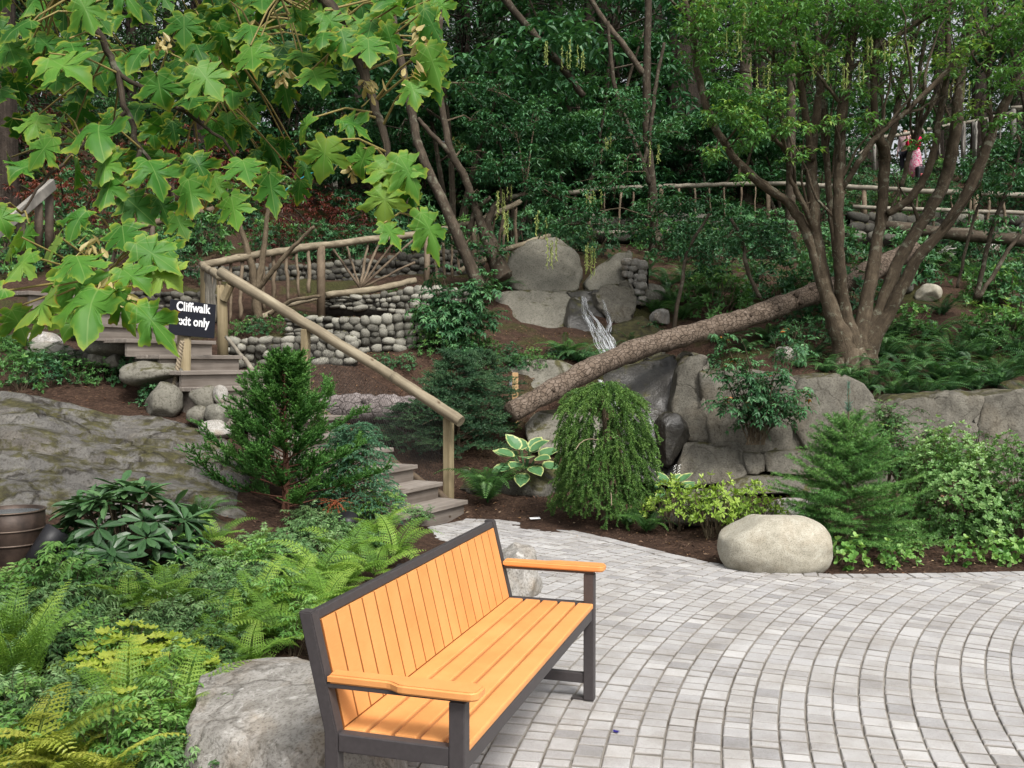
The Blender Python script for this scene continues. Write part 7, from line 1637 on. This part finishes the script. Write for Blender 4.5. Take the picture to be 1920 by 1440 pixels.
# understory trees with tiers of leaves
def understory(h=5.2, r=1.9, n=24):
    cr, st = MB(), MB(); stems = []
    for i in range(4):
        a = i * 1.7; p = polyline((0, 0, -.2), a, R(rng.uniform(68, 84)), h * rng.uniform(.75, 1.0), R(rng.uniform(10, 35)), 10, .3); st.tube(p, np.linspace(.05, .012, 10), 6, .5); stems.append(p)
    for i in range(n):
        s = stems[i % 4]; k = int(rng.integers(2, 10)); q = s[k]; a = i * 2.399; c = q + np.array([math.cos(a), math.sin(a), 0]) * rng.uniform(.3, 1) * r * (1.1 - .05 * k) + np.array([0, 0, rng.uniform(-.1, .35)])
        st.tube(np.array([q, (q + c) / 2 + np.array([0, 0, .1]), c]), [.018, .012, .006], 4, .5, cap=False)
        m = 62; pp_ = rnd_unit(m) * (rng.uniform(0, 1, m) ** .5)[:, None] * np.array([.75, .75, .22]); pp_[:, 2] -= .25 * (pp_[:, 0] ** 2 + pp_[:, 1] ** 2); t0 = rng.uniform(.2, .75)
        clusters(cr, pp_ + c, 5, .16, .062, np.clip(t0 + pp_[:, 2] * .9, 0, 1))
    return [('crown', cr.mesh('understory_crown', M['crown_dark'])), ('trunk', st.mesh('understory_trunk', M['stem_dark']))]
UN = [understory(4.3, 1.9, 20), understory(3.6, 1.7, 16)]
for px, d, k in ((640, 22, 0), (720, 20.5, 1), (800, 23, 0), (850, 20, 1), (905, 22.5, 0), (965, 20.5, 1), (1020, 23.5, 0), (1075, 21.8, 1), (1130, 24.5, 0), (1185, 22.5, 1), (1250, 24, 1), (1330, 23, 0), (1400, 25.5, 1), (1470, 23.5, 1), (560, 23.5, 1), (760, 26, 0), (930, 26.5, 0), (1100, 27, 0), (1220, 27.5, 0), (1530, 26, 1), (1960, 23, 0), (410, 24.5, 1), (240, 23, 1), (1350, 28, 0)):
    spawn(UN[k], 'understory_tree', 'leafy tiered understory tree in the shade of the forest', 'tree', GD(px, d), None, U(.65, 1.0) if random.random() < .6 else U(1.15, 1.7), 'leafy understory trees behind the pole fence', (0, 0))
# dense wood closing the view far behind
def far_wood():
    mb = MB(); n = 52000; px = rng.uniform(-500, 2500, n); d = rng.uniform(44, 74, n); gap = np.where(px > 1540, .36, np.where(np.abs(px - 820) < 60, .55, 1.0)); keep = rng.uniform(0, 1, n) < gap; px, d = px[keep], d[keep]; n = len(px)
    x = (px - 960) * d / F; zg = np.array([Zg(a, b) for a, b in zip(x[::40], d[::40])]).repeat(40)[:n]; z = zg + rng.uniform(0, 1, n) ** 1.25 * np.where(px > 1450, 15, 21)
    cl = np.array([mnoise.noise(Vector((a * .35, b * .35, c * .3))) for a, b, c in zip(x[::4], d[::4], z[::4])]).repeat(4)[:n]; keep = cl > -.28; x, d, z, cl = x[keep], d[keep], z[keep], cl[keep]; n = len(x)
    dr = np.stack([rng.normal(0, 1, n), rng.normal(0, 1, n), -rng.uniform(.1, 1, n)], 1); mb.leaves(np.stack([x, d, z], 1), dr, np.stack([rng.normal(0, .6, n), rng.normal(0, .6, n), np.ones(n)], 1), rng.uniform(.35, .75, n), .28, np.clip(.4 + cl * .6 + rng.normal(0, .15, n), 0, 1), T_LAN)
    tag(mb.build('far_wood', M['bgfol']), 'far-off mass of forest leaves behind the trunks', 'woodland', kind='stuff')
far_wood()
# sunlit spot deep in the wood, its light painted as pale yellow leaf colour
p = P(860, 270, 20); mb = MB(); clusters(mb, rng.normal(0, .07, (26, 3)) * np.array([1.3, 1, .7]), 5, .08, .045, .8, droop=.3); mb.tube([(0, 0, 0), (.3, .2, -.4), (.5, .4, -1.6)], [.01, .012, .02], 5, .5, mat=1)
m_y = leaf_mat('sunlit_leaf', [(0, (.7, .5, .14)), (1, (.85, .72, .35))], trans=.5, objvar=0)
tag(mb.build('sunlit_sapling', [m_y, M['twig']], loc=p), 'sapling deep in the wood with sunlight put into its pale yellow leaf colour', 'sapling')

# ================================================================== people on the upper path
def skin(name, verts, edges, rad, mat, parent, sub=1):
    me = bpy.data.meshes.new(name); me.from_pydata([tuple(v) for v in verts], edges, []); o = bpy.data.objects.new(name, me); COL.objects.link(o)
    sm = o.modifiers.new('s', 'SKIN'); ss = o.modifiers.new('u', 'SUBSURF'); ss.levels = ss.render_levels = sub
    for v, r in zip(me.skin_vertices[0].data, rad): v.radius = (r, r) if not isinstance(r, tuple) else r
    me.skin_vertices[0].data[0].use_root = True
    dg = bpy.context.evaluated_depsgraph_get(); new = bpy.data.meshes.new_from_object(o.evaluated_get(dg)); COL.objects.unlink(o); bpy.data.objects.remove(o)
    new.materials.clear(); new.materials.append(mat)
    for f in new.polygons: f.use_smooth = True
    return obj(name, new, parent)
M['skin'] = plain_mat('skin', (.52, .32, .24), .6, .3); M['hair'] = plain_mat('black_hair', (.012, .010, .009), .5, .4)
M['pink'] = plain_mat('hot_pink_fleece', (.72, .02, .10), .8, .15); M['denim'] = plain_mat('dark_trousers', (.03, .03, .04), .8, .15); M['bluej'] = plain_mat('blue_jacket', (.02, .09, .22), .8, .15); M['pale'] = plain_mat('pale_pink_top', (.55, .38, .40), .8, .2)
def _pattern():
    m, nt, out = new_mat('pink_patterned_cloth'); n = noise_n(nt, 30, 3, .6, objco(nt)); r = ramp(nt, [(.42, (.68, .08, .22)), (.5, (.62, .30, .38)), (.58, (.72, .6, .62))]); nt.links.new(n, r.inputs[0]); principled(nt, out, r.outputs[0], .85, .15); return m
M['patt'] = _pattern()
def person(label, loc, rotz, top, low, skirt=False, hood=False, photo=False, hair=True):
    """faces local -y; about 1.62 m tall"""
    root = thing('person', label, 'person', loc, rotz)
    z = dict(hip=.86, waist=1.02, chest=1.24, neck=1.40, head=1.50, top=1.60)
    V = [(0, 0, .88), (0, 0, 1.04), (0, 0, 1.24), (0, .0, 1.38), (0, -.02, 1.47), (0, -.02, 1.58)]; E = [(0, 1), (1, 2), (2, 3), (3, 4), (4, 5)]; Rr = [(.13, .10), (.115, .085), (.14, .095), .05, .075, .07]
    arm = {}
    for s in (-1, 1):
        i = len(V)
        if photo: J = [(s * .17, 0, 1.33), (s * .25, -.10, 1.13), (s * .08, -.27, 1.36), (s * .06, -.30, 1.42)]
        else: J = [(s * .17, 0, 1.33), (s * .22, .02, 1.06), (s * .22, -.06, .84), (s * .22, -.08, .76)]
        V += J; E += [(2, i), (i, i + 1), (i + 1, i + 2), (i + 2, i + 3)]; Rr += [.055, .042, .030, .032]; arm[s] = J
        h = Vector(J[3]); dirv = (Vector(J[3]) - Vector(J[2])).normalized(); sd = Vector((s, 0, 0)).cross(dirv).normalized()
        for k in range(5):
            j = len(V); o_ = sd * (k - 2) * .016; l = (.03, .045, .05, .046, .036)[k]
            tipv = h + o_ * 1.6 + (dirv + (Vector((-s * .6, 0, 0)) if k == 0 else Vector((0, 0, 0)))).normalized() * l + Vector((0, -.012, -.01))
            V.append(tuple(h + o_ + dirv * .02)); V.append(tuple(tipv)); E += [(i + 3, j), (j, j + 1)]; Rr += [.009, .0075]
    for s in (-1, 1):
        i = len(V); V += [(s * .09, 0, .82), (s * .10, -.02, .47), (s * .10, .01, .09), (s * .11, -.13, .035)]; E += [(0, i), (i, i + 1), (i + 1, i + 2), (i + 2, i + 3)]; Rr += [.085, .06, .042, .035]
    skin('body', V, E, Rr, M['skin'], root)
    mb = MB()                                                # face: nose, eyes, mouth, ears
    mb.tube([(0, -.085, 1.535), (0, -.112, 1.505), (0, -.09, 1.498)], [.008, .013, .008], 6); 
    for s in (-1, 1): mb.tube([(s * .075, -.02, 1.545), (s * .088, -.01, 1.52), (s * .075, -.02, 1.49)], [.008, .013, .008], 6)
    mb.build('face_features', M['skin'], root, True)
    mb = MB()
    for s in (-1, 1): mb.box(s * .028 - .011, s * .028 + .011, -.094, -.086, 1.53, 1.54)
    mb.box(-.022, .022, -.092, -.084, 1.468, 1.475); mb.build('eyes_and_mouth', M['hair'], root)
    TV = V[:4]; TE = [(0, 1), (1, 2), (2, 3)]; TR = [(.165, .13), (.145, .115), (.17, .125), .065]
    for s in (-1, 1):
        i = len(TV); TV += arm[s][:3]; TE += [(2, i), (i, i + 1), (i + 1, i + 2)]; TR += [.072, .056, .042]
    skin('jacket', TV, TE, TR, top, root)
    if skirt:
        mb = MB(); n = 28; prof = [(.14, 1.0), (.19, .85), (.22, .55), (.25, .12), (.24, .12), (.2, .55)]
        mb.add([((r + .014 * math.sin(6 * t) * (1 - zz_)) * math.cos(t), r * .8 * math.sin(t), zz_) for r, zz_ in prof for t in np.linspace(0, 2 * PI, n, endpoint=False)], [np.array([[i * n + j, i * n + (j + 1) % n, i * n + n + (j + 1) % n, i * n + n + j] for i in range(len(prof) - 1) for j in range(n)])]); mb.build('long_skirt', low, root, True)
    else:
        LV = [(0, 0, .88)]; LE = []; LR = [(.16, .125)]
        for s in (-1, 1): i = len(LV); LV += [(s * .09, 0, .80), (s * .10, -.02, .47), (s * .10, .01, .10)]; LE += [(0, i), (i, i + 1), (i + 1, i + 2)]; LR += [.10, .075, .06]
        skin('trousers', LV, LE, LR, low, root)
    mb = MB(); LVs = []
    for s in (-1, 1): mb.box(s * .105 - .045, s * .105 + .045, -.19, .06, 0, .075, .02)
    mb.build('shoe_pair', M['black'], root)
    bm = bmesh.new(); bmesh.ops.create_icosphere(bm, subdivisions=3, radius=1)
    sc = (.135, .145, .155) if hood else (.095, .108, .125)
    dl = [v for v in bm.verts if v.co.y < -.42 and v.co.z < .55]; bmesh.ops.delete(bm, geom=dl, context='VERTS')
    for v in bm.verts: v.co = Vector((v.co.x * sc[0], v.co.y * sc[1] + .0, v.co.z * sc[2] + (1.525 if hood else 1.545)))
    mb = MB(); mb.add_bm(bm); mb.build('hood' if hood else 'hair', M['pink'] if hood else M['hair'], root, True)
    if photo:
        mb = MB(); mb.box(-.075, .075, -.345, -.333, 1.41, 1.49, .004); mb.build('phone', M['black'], root)
pp = P(1716, 314, 30.0); gz = Zn(pp.x, pp.y)
person('person in hooded hot pink jacket and pink skirt raising a phone by the fence', (pp.x, pp.y, gz), -1.15, M['pink'], M['patt'], True, True, True)
pp = P(1697, 314, 30.5); person('black-haired person in a pale top behind the person in pink', (pp.x, pp.y, Zn(pp.x, pp.y) + .05), -.9, M['pale'], M['denim'])
pp = P(1842, 300, 33); person('person in a blue jacket far up the path behind the right stems', (pp.x, pp.y, Zn(pp.x, pp.y)), .5, M['bluej'], M['denim'])
pp = P(1728, 314, 29.8); root = thing('backpack', 'dark backpack with red and white patches at the feet of the person in pink', 'bag', (pp.x, pp.y, Zn(pp.x, pp.y)), .3)
mb = MB(); mb.box(-.20, .20, -.11, .11, 0, .52, .07); mb.build('bag_body', M['black'], root); mb = MB(); mb.box(-.15, .15, -.15, -.112, .06, .28, .02); mb.build('front_pocket', plain_mat('red_grey_patch', (.30, .08, .08), .8, .2, var=.8, vscale=14), root)
mb = MB(); mb.tube([(-.07, 0, .51), (-.05, 0, .58), (.05, 0, .58), (.07, 0, .51)], .012, 6); mb.build('carry_handle', M['black'], root)

# ================================================================== camera and light
cam = bpy.data.cameras.new('camera'); cam.sensor_width = 36; cam.lens = F / 1920 * 36; cam.clip_start = .05; cam.clip_end = 600
co = bpy.data.objects.new('camera', cam); COL.objects.link(co); co.location = (0, 0, CH); co.rotation_euler = (PI / 2 - PT, 0, 0); scene.camera = co
SUN_EL, SUN_AZ = R(52), R(152)                      # azimuth clockwise from +Y: behind the camera, to the right
w = bpy.data.worlds.new('World'); scene.world = w; w.use_nodes = True; nt = w.node_tree; nt.nodes.clear()
sky = nt.nodes.new('ShaderNodeTexSky'); sky.sky_type = 'NISHITA'; sky.sun_disc = False; sky.sun_elevation = SUN_EL; sky.sun_rotation = SUN_AZ; sky.dust_density = 5; sky.air_density = 1.0; sky.ozone_density = 1.0
hs = nt.nodes.new('ShaderNodeHueSaturation'); hs.inputs['Saturation'].default_value = .18; hs.inputs['Value'].default_value = 1.4
bg = nt.nodes.new('ShaderNodeBackground'); bg.inputs['Strength'].default_value = .15; wo = nt.nodes.new('ShaderNodeOutputWorld')
nt.links.new(sky.outputs[0], hs.inputs['Color']); nt.links.new(hs.outputs[0], bg.inputs['Color']); nt.links.new(bg.outputs[0], wo.inputs['Surface'])
sl = bpy.data.lights.new('sun', 'SUN'); sl.energy = 3.4; sl.angle = R(14); sl.color = (1, .96, .90)
so = bpy.data.objects.new('sun', sl); COL.objects.link(so)
dv = Vector((math.sin(SUN_AZ) * math.cos(SUN_EL), math.cos(SUN_AZ) * math.cos(SUN_EL), math.sin(SUN_EL))); so.rotation_euler = dv.to_track_quat('Z', 'Y').to_euler(); so.location = dv * 30
scene.view_settings.view_transform = 'Standard'; scene.view_settings.look = 'None'; scene.view_settings.exposure = 0; scene.view_settings.gamma = 1
scene.render.engine = 'CYCLES'; scene.cycles.max_bounces = 6; scene.cycles.diffuse_bounces = 3; scene.cycles.glossy_bounces = 2; scene.cycles.transmission_bounces = 3; scene.cycles.transparent_max_bounces = 6
scene.cycles.use_denoising = True
